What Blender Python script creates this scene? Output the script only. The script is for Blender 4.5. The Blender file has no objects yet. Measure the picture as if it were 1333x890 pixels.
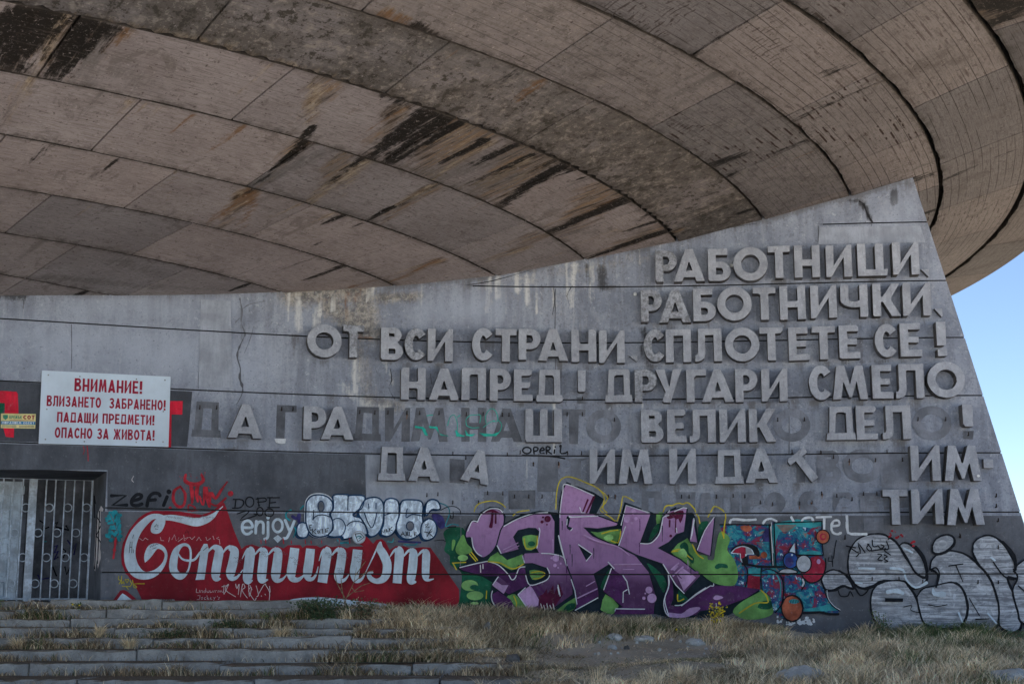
import bpy, bmesh, math, random
import numpy as np
from mathutils import Vector, Matrix
from mathutils.geometry import tessellate_polygon
random.seed(7); RNG = np.random.default_rng(7)
R = math.radians
sc = bpy.context.scene
C = sc.collection

# ------------------------------------------------------------ camera, sky, sun
U0, V0, F, HZ = 666.5, 445.0, 1900.0, 791.0
TH = math.atan((HZ - V0) / F)
cd = bpy.data.cameras.new('camera'); cam = bpy.data.objects.new('camera', cd); C.objects.link(cam)
cd.sensor_width = 36; cd.lens = F / 1333 * 36; cd.clip_start = 0.1; cd.clip_end = 6000
cam.location = (0, 0, 0); cam.rotation_euler = (R(90) + TH, 0, 0); sc.camera = cam
SUN_EL, SUN_AZ = 58.0, -75.0            # high behind the building, a little to the left
world = bpy.data.worlds.new('World'); sc.world = world; world.use_nodes = True
wn = world.node_tree; sky = wn.nodes.new('ShaderNodeTexSky'); sky.sky_type = 'NISHITA'; sky.sun_disc = False
sky.sun_elevation = R(SUN_EL); sky.sun_rotation = R(SUN_AZ); sky.altitude = 1800; sky.air_density = 0.9; sky.dust_density = 0.15; sky.ozone_density = 1.9
bg = wn.nodes['Background']; bg.inputs[1].default_value = 0.05; wn.links.new(sky.outputs[0], bg.inputs[0])
ld = bpy.data.lights.new('sun', 'SUN'); sun = bpy.data.objects.new('sun', ld); C.objects.link(sun)
ld.energy = 5.0; ld.angle = R(0.5); ld.color = (1, 0.95, 0.88)
sd = Vector((math.sin(R(SUN_AZ)) * math.cos(R(SUN_EL)), math.cos(R(SUN_AZ)) * math.cos(R(SUN_EL)), math.sin(R(SUN_EL))))
sun.rotation_euler = (-sd).to_track_quat('-Z', 'Y').to_euler(); sun.location = sd * 80
sc.view_settings.view_transform = 'Standard'; sc.view_settings.look = 'None'; sc.view_settings.gamma = 1
sc.view_settings.exposure = 2.12
sc.cycles.max_bounces = 6; sc.cycles.diffuse_bounces = 4; sc.cycles.use_denoising = True

# ------------------------------------------------------------ geometry of the place
CT, ST = math.cos(TH), math.sin(TH)
def ray(u, v):
    x = (u - U0) / F; y = -(v - V0) / F
    return x, CT - y * ST, ST + y * CT
WC = [7.360583494709199e-05, 0.00032135489115428935, -0.023409270865866465, 0.06572313201881971, 31.892035280954826]
WD = np.polyder(WC)
XA, XB = -11.0, 10.2
def wy(x):                       # plan of the concave wall
    x = np.asarray(x, float); c = np.clip(x, XA, XB)
    return np.polyval(WC, c) + np.polyval(WD, c) * (x - c)
def wd(x): return np.polyval(WD, np.clip(x, XA, XB))
def P(x, z, off=0.0):            # point on the wall, off metres in front of it
    s = wd(x); n = np.sqrt(1 + s * s)
    return x + s / n * off, wy(x) - off / n, z
def wall_px(u, v, off=0.0):      # pixel of the photograph -> (X, Z) on the wall
    a, b, c = ray(u, v); lo, hi = 15.0, 50.0
    for _ in range(44):
        m = (lo + hi) / 2; x = a / b * m; s = wd(x)
        if m < wy(x) - off * math.sqrt(1 + s * s): lo = m
        else: hi = m
    return a / b * m, c / b * m
GROOVES = [(8.394, 6.85), (7.065, -0.95), (5.794, -99), (4.519, -99), (3.278, -99), (2.012, -99), (0.713, -99)]
EDGE = lambda z: 8.95 + (9.31 - z) * 0.259
TOPX = [-14, -8.46, -5.01, -2.64, -0.43, 1.61, 3.7, 5.6, 7.53, 8.95, 12]
TOPZ = [6.15, 6.43, 6.74, 7.01, 7.31, 7.7, 8.09, 8.54, 9.03, 9.37, 10.1]
DOOR_X, DOOR_Z, FLOOR_Z = -8.3, 2.75, 0.13

# ------------------------------------------------------------ helpers
def tag(o, label=None, cat=None, group=None, kind=None):
    if label: o['label'] = label
    if cat: o['category'] = cat
    if group: o['group'] = group
    if kind: o['kind'] = kind
    return o
def empty(name, loc=(0, 0, 0)):
    o = bpy.data.objects.new(name, None); C.objects.link(o); o.location = loc; o.empty_display_size = .2; return o
def mesh_obj(name, verts, faces, mats, parent=None, mi=None, smooth=False):
    me = bpy.data.meshes.new(name); me.from_pydata([tuple(map(float, v)) for v in verts], [], faces)
    for m in (mats if isinstance(mats, (list, tuple)) else [mats]): me.materials.append(m)
    if mi is not None: me.polygons.foreach_set('material_index', mi)
    if smooth: me.polygons.foreach_set('use_smooth', [True] * len(me.polygons))
    me.update()
    o = bpy.data.objects.new(name, me); C.objects.link(o)
    if parent: o.parent = parent
    return o
def bm_obj(name, bm, mats, parent=None, smooth=False):
    me = bpy.data.meshes.new(name); bm.to_mesh(me); bm.free()
    for m in (mats if isinstance(mats, (list, tuple)) else [mats]): me.materials.append(m)
    if smooth: me.polygons.foreach_set('use_smooth', [True] * len(me.polygons))
    o = bpy.data.objects.new(name, me); C.objects.link(o)
    if parent: o.parent = parent
    return o
def attr(o, name, vals):
    a = o.data.attributes.new(name, 'FLOAT', 'POINT'); a.data.foreach_set('value', np.asarray(vals, np.float32))
def box(bm, c, s, rot=None, bevel=0.0, mi=0):
    M = Matrix.Translation(c) @ (rot.to_4x4() if rot is not None else Matrix.Identity(4)) @ Matrix.Diagonal((*s, 1))
    r = bmesh.ops.create_cube(bm, size=1, matrix=M)
    fs = set(f for v in r['verts'] for f in v.link_faces)
    for f in fs: f.material_index = mi
    if bevel:
        es = list(set(e for v in r['verts'] for e in v.link_edges))
        bmesh.ops.bevel(bm, geom=es, offset=bevel, segments=1, affect='EDGES')
def tube(bm, pts, r, n=6, mi=0):
    pts = [Vector(p) for p in pts]; rings = []
    rs = r if isinstance(r, (list, tuple)) else [r] * len(pts)
    for i, p in enumerate(pts):
        d = (pts[min(i + 1, len(pts) - 1)] - pts[max(i - 1, 0)]).normalized()
        a = d.orthogonal().normalized() if i == 0 else (A - d * A.dot(d)).normalized(); A = a; b = d.cross(a)
        rings.append([bm.verts.new(p + (a * math.cos(2 * math.pi * k / n) + b * math.sin(2 * math.pi * k / n)) * rs[i]) for k in range(n)])
    for i in range(len(rings) - 1):
        for k in range(n):
            f = bm.faces.new((rings[i][k], rings[i][(k + 1) % n], rings[i + 1][(k + 1) % n], rings[i + 1][k])); f.material_index = mi
    for q in (rings[0][::-1], rings[-1]):
        f = bm.faces.new(q); f.material_index = mi
def spline(pts, n=6, closed=False):
    a = np.array(pts, float); m = len(a); out = []
    if m < 3: return a
    for i in range(m if closed else m - 1):
        g = lambda k: a[k % m] if closed else a[min(max(k, 0), m - 1)]
        p0, p1, p2, p3 = g(i - 1), g(i), g(i + 1), g(i + 2)
        for t in np.linspace(0, 1, n, endpoint=False):
            out.append(.5 * (2 * p1 + (p2 - p0) * t + (2 * p0 - 5 * p1 + 4 * p2 - p3) * t * t + (3 * p1 - p0 - 3 * p2 + p3) * t ** 3))
    if not closed: out.append(a[-1])
    return np.array(out)
def ell(cx, cy, rx, ry=None, n=28, a0=0, a1=360):
    ry = rx if ry is None else ry
    full = abs(a1 - a0) >= 360
    return [(cx + rx * math.cos(R(t)), cy + ry * math.sin(R(t))) for t in np.linspace(a0, a1, n, endpoint=not full)]

# ------------------------------------------------------------ materials
GAIN = 1.62
class NT:
    def __init__(s, name, rough=0.9, spec=0.2):
        s.m = bpy.data.materials.new(name); s.m.use_nodes = True; s.t = s.m.node_tree
        s.b = s.t.nodes['Principled BSDF']; s.b.inputs['Roughness'].default_value = rough
        s.b.inputs['Specular IOR Level'].default_value = spec
        s.geo = s.t.nodes.new('ShaderNodeNewGeometry').outputs['Position']
    def n(s, typ, **kw):
        x = s.t.nodes.new(typ)
        for k, v in kw.items(): setattr(x, k, v)
        return x
    def put(s, inp, v):
        if hasattr(v, 'links'): s.t.links.new(v, inp)
        elif v is not None:
            if isinstance(v, tuple) and len(v) == 3 and inp.type == 'RGBA': v = (*v, 1)
            inp.default_value = v
    def math(s, op, a, b=0.0, clamp=False):
        x = s.n('ShaderNodeMath', operation=op, use_clamp=clamp); s.put(x.inputs[0], a); s.put(x.inputs[1], b); return x.outputs[0]
    def mix(s, f, a, b, bt='MIX'):
        x = s.n('ShaderNodeMix', data_type='RGBA', blend_type=bt)
        s.put(x.inputs[0], f); s.put(x.inputs[6], a); s.put(x.inputs[7], b); return x.outputs[2]
    def at(s, name):
        return s.n('ShaderNodeAttribute', attribute_name=name)
    def scale(s, v, sx, sy, sz):
        x = s.n('ShaderNodeVectorMath', operation='MULTIPLY'); s.put(x.inputs[0], v); x.inputs[1].default_value = (sx, sy, sz); return x.outputs[0]
    def noise(s, vec, sca, det=4, rough=.55, dist=0.0):
        x = s.n('ShaderNodeTexNoise'); s.put(x.inputs['Vector'], vec); x.inputs['Scale'].default_value = sca
        x.inputs['Detail'].default_value = det; x.inputs['Roughness'].default_value = rough; x.inputs['Distortion'].default_value = dist; return x.outputs['Fac']
    def ramp(s, f, lo, hi, a=0.0, b=1.0):
        x = s.n('ShaderNodeMapRange', interpolation_type='SMOOTHSTEP'); s.put(x.inputs[0], f)
        x.inputs[1].default_value = lo; x.inputs[2].default_value = hi; x.inputs[3].default_value = a; x.inputs[4].default_value = b; return x.outputs[0]
    def cramp(s, f, stops):
        x = s.n('ShaderNodeValToRGB'); s.put(x.inputs[0], f); e = x.color_ramp.elements
        while len(e) < len(stops): e.new(.5)
        for q, (p, c) in zip(e, stops): q.position = p; q.color = (*c, 1)
        return x.outputs[0]
    def bump(s, h, dist=.01, st=.5):
        x = s.n('ShaderNodeBump'); x.inputs['Strength'].default_value = st; x.inputs['Distance'].default_value = dist
        s.put(x.inputs['Height'], h); s.t.links.new(x.outputs[0], s.b.inputs['Normal'])
    def col(s, c, gain=GAIN):
        if gain != 1: c = s.mix(1.0, c, (gain, gain, gain), 'MULTIPLY')
        s.put(s.b.inputs['Base Color'], c); return s.m

def m_flat(name, c, var=.18, sca=3.0, rough=.85, worn=(.19, .195, .21), wamt=.22, dirt=1.0):
    """painted surface: one colour, weathered: blotches, rain streaks, fine grain and chips"""
    t = NT(name, rough); v2 = min(.5, var * 1.7)
    n1 = t.noise(t.geo, sca, 5, .6); n2 = t.noise(t.scale(t.geo, 1, 1, .18), sca * 3 + 6, 4, .65); n3 = t.noise(t.geo, 24, 5, .78)
    c1 = tuple(x * (1 - v2) for x in c); c2 = tuple(min(.85, x * (1 + v2 * .6)) for x in c); g = sum(c) / 3
    k = t.mix(t.ramp(n1, .32, .68), c1, c2)
    k = t.mix(t.ramp(n2, .40, .72, 0, .42 * dirt), k, tuple(x * .52 + g * .1 for x in c))
    k = t.mix(t.ramp(n3, .28, .46, .5 * dirt, 0), k, tuple(x * .4 for x in c)); k = t.mix(t.ramp(n3, .60, .74, 0, .22), k, tuple(min(.8, x * 1.3 + .03) for x in c))
    if wamt and dirt == 1: k = t.mix(t.math('MULTIPLY', t.ramp(t.noise(t.geo, 11, 7, .78), .58, .64), wamt), k, worn or (.2, .2, .22))
    t.bump(t.math('ADD', n3, t.math('MULTIPLY', t.noise(t.geo, 12, 5, .7), 1.2)), .012, .35)
    return t.col(k, min(GAIN, .82 / max(c)))

def m_wall():
    t = NT('wall_concrete', .92)
    n1 = t.noise(t.geo, .7, 6, .6); n2 = t.noise(t.geo, 5, 6, .65); n3 = t.noise(t.scale(t.geo, 1, 1, .12), 4.5, 4, .6)
    k = t.cramp(n1, [(.30, (.145, .16, .195)), (.5, (.215, .232, .272)), (.70, (.275, .292, .33))])
    k = t.mix(t.ramp(n3, .44, .66, 0, .62), k, (.135, .145, .172)); k = t.mix(t.ramp(t.noise(t.scale(t.geo, 1, 1, .09), 9, 4, .65), .56, .72, 0, .35), k, (.33, .34, .36))
    k = t.mix(t.ramp(t.noise(t.geo, 2.3, 7, .72, .8), .54, .62, 0, .30), k, (.30, .315, .345)); k = t.mix(t.ramp(t.noise(t.geo, 1.9, 7, .74, 1.2), .42, .36, 0, .45), k, (.125, .132, .155))
    k = t.mix(t.ramp(n2, .5, .72, 0, .35), k, (.285, .295, .32))
    fine = t.noise(t.geo, 21, 6, .78)
    k = t.mix(t.ramp(fine, .3, .5, .7, 0), k, (.095, .10, .115)); k = t.mix(t.ramp(fine, .58, .74, 0, .4), k, (.36, .37, .39))
    br = t.noise(t.geo, 9, 6, .75, .4)
    vs = t.noise(t.scale(t.geo, 1, 1, .07), 16, 4, .7)
    def lay(k, nm, c, lo=.25, hi=.75, am=1.0):
        a = t.math('ADD', t.at(nm).outputs['Fac'], t.math('MULTIPLY', t.math('SUBTRACT', t.math('ADD', t.math('MULTIPLY', br, .5), t.math('MULTIPLY', vs, .5)), .5), 1.6))
        a = t.math('MULTIPLY', t.ramp(a, lo, hi), t.ramp(t.at(nm).outputs['Fac'], .02, .25))
        return t.mix(t.math('MULTIPLY', a, am), k, c)
    k = t.mix(1.0, k, (.86, .86, .87), 'MULTIPLY')
    k = lay(k, 'grime_shade', (.085, .082, .085), .25, .8, .8)
    k = lay(k, 'dark', (.035, .034, .036), .3, .8, .9)
    k = lay(k, 'tan', t.mix(t.ramp(t.noise(t.geo, 7, 6, .8, .6), .38, .62), (.075, .068, .06), (.30, .265, .22)), .25, .95, .8)
    k = lay(k, 'white', (.44, .43, .41), .35, .85, .8)
    k = lay(k, 'rust', (.17, .08, .035), .35, .95, .8)
    k = t.mix(t.ramp(t.noise(t.geo, 8, 6, .85, .3), .57, .64, 0, .55), k, (.095, .10, .115)); k = t.mix(t.ramp(t.noise(t.geo, 10, 6, .85, .5), .58, .65, 0, .5), k, (.38, .395, .42))
    k = t.mix(t.math('MULTIPLY', t.at('pale').outputs['Fac'], t.ramp(n1, .3, .6, .35, .75)), k, (.275, .298, .35))
    pit = t.ramp(t.noise(t.geo, 22, 3, .6), .64, .70)
    k = t.mix(t.math('MULTIPLY', pit, .6), k, (.07, .07, .075))
    h = t.math('ADD', t.math('MULTIPLY', n2, .6), t.math('ADD', t.math('MULTIPLY', fine, .5), t.math('MULTIPLY', t.math('MULTIPLY', br, t.at('tan').outputs['Fac']), 3.0)))
    t.bump(h, .03, .6)
    return t.col(k)

def m_letter():
    t = NT('letter_concrete', .9)
    oi = t.n('ShaderNodeObjectInfo').outputs['Random']
    n1 = t.noise(t.geo, 3, 6, .6); n2 = t.noise(t.geo, 17, 6, .78)
    k = t.cramp(n1, [(.3, (.18, .188, .21)), (.5, (.25, .258, .285)), (.72, (.31, .318, .342))])
    k = t.mix(t.ramp(n2, .56, .72, 0, .6), k, (.43, .44, .45))
    k = t.mix(t.ramp(n2, .28, .44, .75, 0), k, (.11, .11, .12)); k = t.mix(t.ramp(t.noise(t.scale(t.geo, 1, 1, .25), 7, 5, .7), .52, .68, 0, .5), k, (.15, .152, .165))
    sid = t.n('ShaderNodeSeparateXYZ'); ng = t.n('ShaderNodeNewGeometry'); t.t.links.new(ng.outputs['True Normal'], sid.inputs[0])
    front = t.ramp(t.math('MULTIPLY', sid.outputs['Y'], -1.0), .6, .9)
    k = t.mix(t.math('MULTIPLY', t.math('SUBTRACT', 1.0, front), .92), k, (.048, .042, .038))   # shade of the letter sides put into the colour
    k = t.mix(t.ramp(t.noise(t.geo, 9, 6, .85, .4), .56, .64, 0, .6), k, (.13, .128, .135)); k = t.mix(t.ramp(t.noise(t.geo, 13, 5, .85), .58, .65, 0, .5), k, (.46, .47, .48))
    k = t.mix(t.ramp(oi, .0, 1.0, 0, .35), k, (.20, .20, .215))
    old = t.at('old').outputs['Fac']
    k = t.mix(t.math('MULTIPLY', old, t.ramp(t.noise(t.geo, 11, 5, .8), .42, .6)), k, (.10, .10, .105))
    t.bump(t.math('ADD', n2, t.math('MULTIPLY', t.noise(t.geo, 9, 5, .7), 1.2)), .022, .6)
    bv = t.n('ShaderNodeBevel', samples=4); bv.inputs['Radius'].default_value = .015
    bn = [x for x in t.t.nodes if x.type == 'BUMP'][0]; t.t.links.new(bv.outputs[0], bn.inputs['Normal'])
    return t.col(k)

def m_saucer():
    t = NT('saucer_concrete', .92)
    uv = t.at('uvp').outputs['Vector']
    tint, lines, mott = t.at('tint').outputs['Fac'], t.at('lines').outputs['Fac'], t.at('mott').outputs['Fac']
    n1 = t.noise(uv, .55, 6, .62); n2 = t.noise(uv, 3.2, 6, .68); n3 = t.noise(uv, 17, 6, .78)
    k = t.cramp(n1, [(.3, (.175, .156, .152)), (.5, (.232, .209, .205)), (.72, (.285, .259, .254))])
    k = t.mix(tint, k, t.cramp(n1, [(.3, (.215, .182, .174)), (.55, (.28, .243, .234)), (.75, (.33, .291, .281))]))
    grain = t.noise(t.scale(uv, 1.2, 14, 1), 2.4, 5, .65)             # board marks along the rings
    k = t.mix(t.ramp(grain, .46, .64, 0, .6), k, (.135, .113, .10)); k = t.mix(t.ramp(t.noise(t.scale(uv, .8, 22, 1), 2.1, 4, .7), .56, .7, 0, .4), k, (.34, .30, .28))
    k = t.mix(t.ramp(t.noise(uv, 1.3, 7, .74, .8), .45, .36, 0, .55), k, (.115, .098, .088))
    k = t.mix(t.ramp(n2, .55, .75, 0, .30), k, (.36, .315, .28))
    k = t.mix(t.ramp(n3, .28, .47, .65, 0), k, (.075, .06, .05)); k = t.mix(t.ramp(n3, .6, .74, 0, .3), k, (.42, .37, .34))
    # moss and peeling patches
    mo = t.math('ADD', n2, t.math('MULTIPLY', t.math('SUBTRACT', t.noise(uv, 9, 6, .75), .5), .8))
    k = t.mix(t.math('MULTIPLY', mott, t.ramp(n1, .36, .54)), k, (.115, .10, .088))
    k = t.mix(t.math('MULTIPLY', t.math('MULTIPLY', mott, t.ramp(mo, .53, .66)), .75), k, (.285, .25, .215))
    k = t.mix(t.math('MULTIPLY', mott, t.ramp(mo, .46, .38)), k, (.06, .052, .042))
    # thin board joints: lines at constant radius
    sp = t.n('ShaderNodeSeparateXYZ'); t.put(sp.inputs[0], uv)
    fr = t.math('FRACT', t.math('ADD', t.math('MULTIPLY', sp.outputs['Y'], 5.6), t.math('MULTIPLY', t.noise(uv, .3, 2), .5)))
    ln = t.math('MULTIPLY', t.ramp(t.math('ABSOLUTE', t.math('SUBTRACT', fr, .5)), .43, .48), t.ramp(t.noise(t.scale(uv, .25, 1.4, 1), 1.6, 3), .38, .56))
    k = t.mix(t.math('MULTIPLY', t.math('MULTIPLY', ln, lines), .85), k, (.04, .033, .027))
    # exposed reinforcement: short dashes on a grid, in irregular patches
    dm = t.math('MULTIPLY', t.ramp(t.noise(uv, .55, 3, .6), .47, .53), t.ramp(t.noise(uv, 1.8, 3, .6), .42, .50))
    gx = t.math('ABSOLUTE', t.math('SUBTRACT', t.math('FRACT', t.math('MULTIPLY', t.math('ADD', sp.outputs['X'], t.math('MULTIPLY', t.noise(uv, 1.1, 2), .5)), 9.5)), .5))
    on = t.ramp(t.noise(t.scale(uv, 9.5, 4.6, 1), 1.0, 1), .46, .52)
    d1 = t.math('MULTIPLY', t.ramp(gx, .20, .12), on)
    gy = t.math('ABSOLUTE', t.math('SUBTRACT', t.math('FRACT', t.math('MULTIPLY', sp.outputs['Y'], 7.5)), .5))
    d2 = t.math('MULTIPLY', t.ramp(gy, .18, .10), t.ramp(t.noise(t.scale(uv, 3.2, 7.5, 1), 1.0, 1), .48, .54))
    dd = t.mix(t.ramp(t.noise(uv, .17, 1), .45, .5), d1, d2)
    k = t.mix(t.math('MULTIPLY', t.math('MULTIPLY', dd, dm), t.math('MULTIPLY', t.at('bars').outputs['Fac'], 1.0)), k, (.035, .016, .010))
    # water stains
    wob = t.math('ADD', t.math('MULTIPLY', t.noise(t.scale(uv, 6, .7, 1), 2.0, 5, .7), .6), t.math('MULTIPLY', t.noise(uv, 5, 6, .75), .4))
    sn = t.noise(t.scale(uv, 5.5, .42, 1), 1.7, 6, .72, .35); sg = t.at('strk').outputs['Fac']
    sc = t.cramp(sn, [(.34, (.018, .013, .010)), (.43, (.085, .062, .045)), (.50, (.19, .16, .14)), (.58, (.20, .125, .07)), (.66, (.34, .285, .215))])
    k = t.mix(t.math('MULTIPLY', t.ramp(t.math('ADD', sg, t.math('MULTIPLY', t.math('SUBTRACT', t.noise(t.scale(uv, 3, .8, 1), 1.3, 5, .7), .5), 1.6)), .3, .75), t.ramp(sg, .02, .3)), k, sc)
    def lay(k, nm, c, lo, hi, am):
        a = t.at(nm).outputs['Fac']
        b = t.math('ADD', a, t.math('MULTIPLY', t.math('SUBTRACT', wob, .5), 2.2))
        return t.mix(t.math('MULTIPLY', t.math('MULTIPLY', t.ramp(b, lo, hi), t.ramp(a, .02, .3)), am), k, c)
    k = lay(k, 'grey', (.125, .113, .105), .2, .8, .8)
    k = lay(k, 'tan', t.mix(t.ramp(t.noise(t.scale(uv, 7, 1.2, 1), 2.2, 5, .75), .4, .6), (.13, .09, .055), (.36, .29, .205)), .3, .85, .9)
    k = lay(k, 'rust', (.155, .085, .04), .3, .75, .9)
    k = lay(k, 'dark', (.010, .008, .006), .20, .55, .98)
    sm = t.noise(t.scale(uv, 1.5, 5, 1), 1.1, 5, .6)
    k = t.mix(t.ramp(sm, .62, .74, 0, .55), k, (.10, .088, .08))      # scattered smudges
    k = t.mix(t.ramp(t.noise(uv, 7, 6, .85, .3), .575, .64, 0, .75), k, (.065, .052, .045)); k = t.mix(t.ramp(t.noise(uv, 11, 5, .85, .3), .585, .65, 0, .5), k, (.44, .385, .36)); k = t.mix(t.ramp(t.noise(t.scale(uv, .5, 5, 1), 3.2, 6, .8, .4), .57, .66, 0, .6), k, (.09, .073, .063))
    dots = t.ramp(t.noise(uv, 12, 2, .5), .665, .71)
    k = t.mix(t.math('MULTIPLY', dots, .7), k, (.05, .033, .026))
    eg = t.math('MULTIPLY', t.at('edge').outputs['Fac'], t.ramp(t.noise(uv, 3.5, 5, .7), .36, .60))
    k = t.mix(t.math('MULTIPLY', eg, .85), k, (.045, .036, .03))
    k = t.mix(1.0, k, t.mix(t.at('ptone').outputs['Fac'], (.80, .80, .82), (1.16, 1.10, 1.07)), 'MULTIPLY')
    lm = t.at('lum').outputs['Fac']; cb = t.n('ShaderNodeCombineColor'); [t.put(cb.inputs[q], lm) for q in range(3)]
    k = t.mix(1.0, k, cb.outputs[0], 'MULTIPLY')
    h = t.math('ADD', t.math('MULTIPLY', grain, .5), t.math('ADD', t.math('MULTIPLY', n3, .4), t.math('MULTIPLY', t.math('MULTIPLY', mo, mott), 2.0)))
    t.bump(h, .02, .5)
    return t.col(k)

def m_stone(name, a, b, sca=9, soil=0.0):
    t = NT(name, .9); n1 = t.noise(t.geo, 1.1, 5, .6); n2 = t.noise(t.geo, sca * 4, 5, .75); n3 = t.noise(t.geo, sca * .5, 5, .7)
    k = t.mix(t.ramp(n1, .3, .7), a, b)
    k = t.mix(t.ramp(n2, .32, .46, .75, 0), k, tuple(x * .38 for x in a)); k = t.mix(t.ramp(n2, .58, .72, 0, .6), k, tuple(min(1, x * 1.8) for x in b))
    k = t.mix(t.ramp(n3, .55, .72, 0, .55), k, tuple(x * .45 for x in a))
    k = t.mix(t.ramp(t.noise(t.geo, 2.4, 6, .7), .42, .6, 0, .55), k, tuple(x * .55 for x in a))
    if soil:
        ng = t.n('ShaderNodeSeparateXYZ'); g2 = t.n('ShaderNodeNewGeometry'); t.t.links.new(g2.outputs['True Normal'], ng.inputs[0])
        f = t.math('MULTIPLY', t.ramp(ng.outputs['Z'], .5, .8), t.ramp(t.noise(t.geo, 1.6, 5, .7), .30, .5, soil * .55, soil)); k = t.mix(f, k, t.mix(t.ramp(t.noise(t.geo, 30, 4, .7), .35, .65), (.055, .042, .03), (.16, .125, .085)))
    t.bump(n2, .03, .7); return t.col(k)

def m_ground():
    t = NT('dry_ground', .95); n1 = t.noise(t.geo, .5, 6, .6); n2 = t.noise(t.geo, 6, 6, .7); n3 = t.noise(t.geo, 45, 4, .7)
    k = t.cramp(n1, [(.3, (.24, .20, .15)), (.5, (.34, .29, .225)), (.7, (.40, .35, .28))])
    k = t.mix(t.ramp(n2, .5, .7, 0, .5), k, (.36, .32, .26)); k = t.mix(t.ramp(n3, .3, .46, .6, 0), k, (.09, .072, .055))
    t.bump(t.math('ADD', n2, n3), .03, .6); return t.col(k)

def m_attrcol(name, rough=.85, trans=0.0):
    t = NT(name, rough, .15); a = t.at('col')
    return t.col(a.outputs['Color'], 2.15)

def m_multi():        # the many-coloured dabbed paint of the small piece
    t = NT('dabbed_paint', .8)
    w = t.noise(t.geo, 3.4, 6, .68, .8); w2 = t.noise(t.scale(t.geo, 1, 1, 1.3), 4.2, 6, .66, 1.0); w3 = t.noise(t.scale(t.geo, 1.6, 1, .8), 5.5, 5, .7, .6)
    k = t.cramp(w, [(.33, (.17, .016, .028)), (.41, (.15, .03, .06)), (.46, (.016, .04, .13)), (.53, (.012, .10, .15)), (.59, (.035, .22, .25)), (.66, (.26, .08, .045)), (.74, (.33, .40, .45))])
    k = t.mix(t.ramp(w2, .55, .61), k, (.02, .19, .22)); k = t.mix(t.ramp(w2, .41, .36), k, (.19, .02, .025))
    k = t.mix(t.ramp(w3, .58, .63), k, (.012, .025, .09)); k = t.mix(t.ramp(w3, .36, .32), k, (.02, .02, .03))
    k = t.mix(t.ramp(t.noise(t.geo, 9, 4, .7), .62, .67), k, (.36, .45, .50))
    return t.col(k)

def m_silver(name, dark=(.125, .13, .145), light=(.37, .385, .41), horizontal=True, am=.6):
    t = NT(name, .6, .4)
    v = t.scale(t.geo, .45, .45, 8) if horizontal else t.scale(t.geo, 3, 3, 1.2)
    s1 = t.noise(v, 2.6, 6, .72, .8); s2 = t.noise(t.geo, 1.3, 4, .6); s3 = t.noise(t.geo, 4.5, 6, .75, 1.0)
    k = t.mix(t.ramp(s1, .43, .60), dark, light)
    k = t.mix(t.ramp(s2, .35, .65, am, 0), k, tuple((a * .6 + b * .4) for a, b in zip(dark, light)))
    k = t.mix(t.ramp(s3, .50, .64, 0, .75), k, tuple(x * .8 for x in dark)); k = t.mix(t.ramp(s3, .44, .34, 0, .7), k, tuple(x * 1.15 for x in light))
    k = t.mix(t.ramp(t.noise(t.geo, 18, 5, .8), .52, .66, 0, .5), k, dark)
    return t.col(k)

def m_purple():       # spray fade painted from lilac at the top to plum at the foot
    t = NT('purple_fade_paint', .8)
    sp = t.n('ShaderNodeSeparateXYZ'); t.put(sp.inputs[0], t.geo)
    f = t.math('ADD', sp.outputs['Z'], t.math('MULTIPLY', t.math('SUBTRACT', t.noise(t.geo, 1.6, 3), .5), .4))
    k = t.mix(t.ramp(f, .45, 1.0), (.062, .024, .066), (.215, .115, .222))
    k = t.mix(t.ramp(f, 1.1, 2.2), k, (.315, .175, .315))
    k = t.mix(t.ramp(t.noise(t.geo, 8, 5, .7), .45, .7, 0, .35), k, (.13, .06, .135)); k = t.mix(t.ramp(t.noise(t.scale(t.geo, 1, 1, .15), 9, 4, .7), .5, .7, 0, .35), k, (.12, .065, .125)); k = t.mix(t.ramp(t.noise(t.geo, 11, 7, .78), .59, .65, 0, .3), k, (.2, .18, .2))
    return t.col(k)

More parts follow.
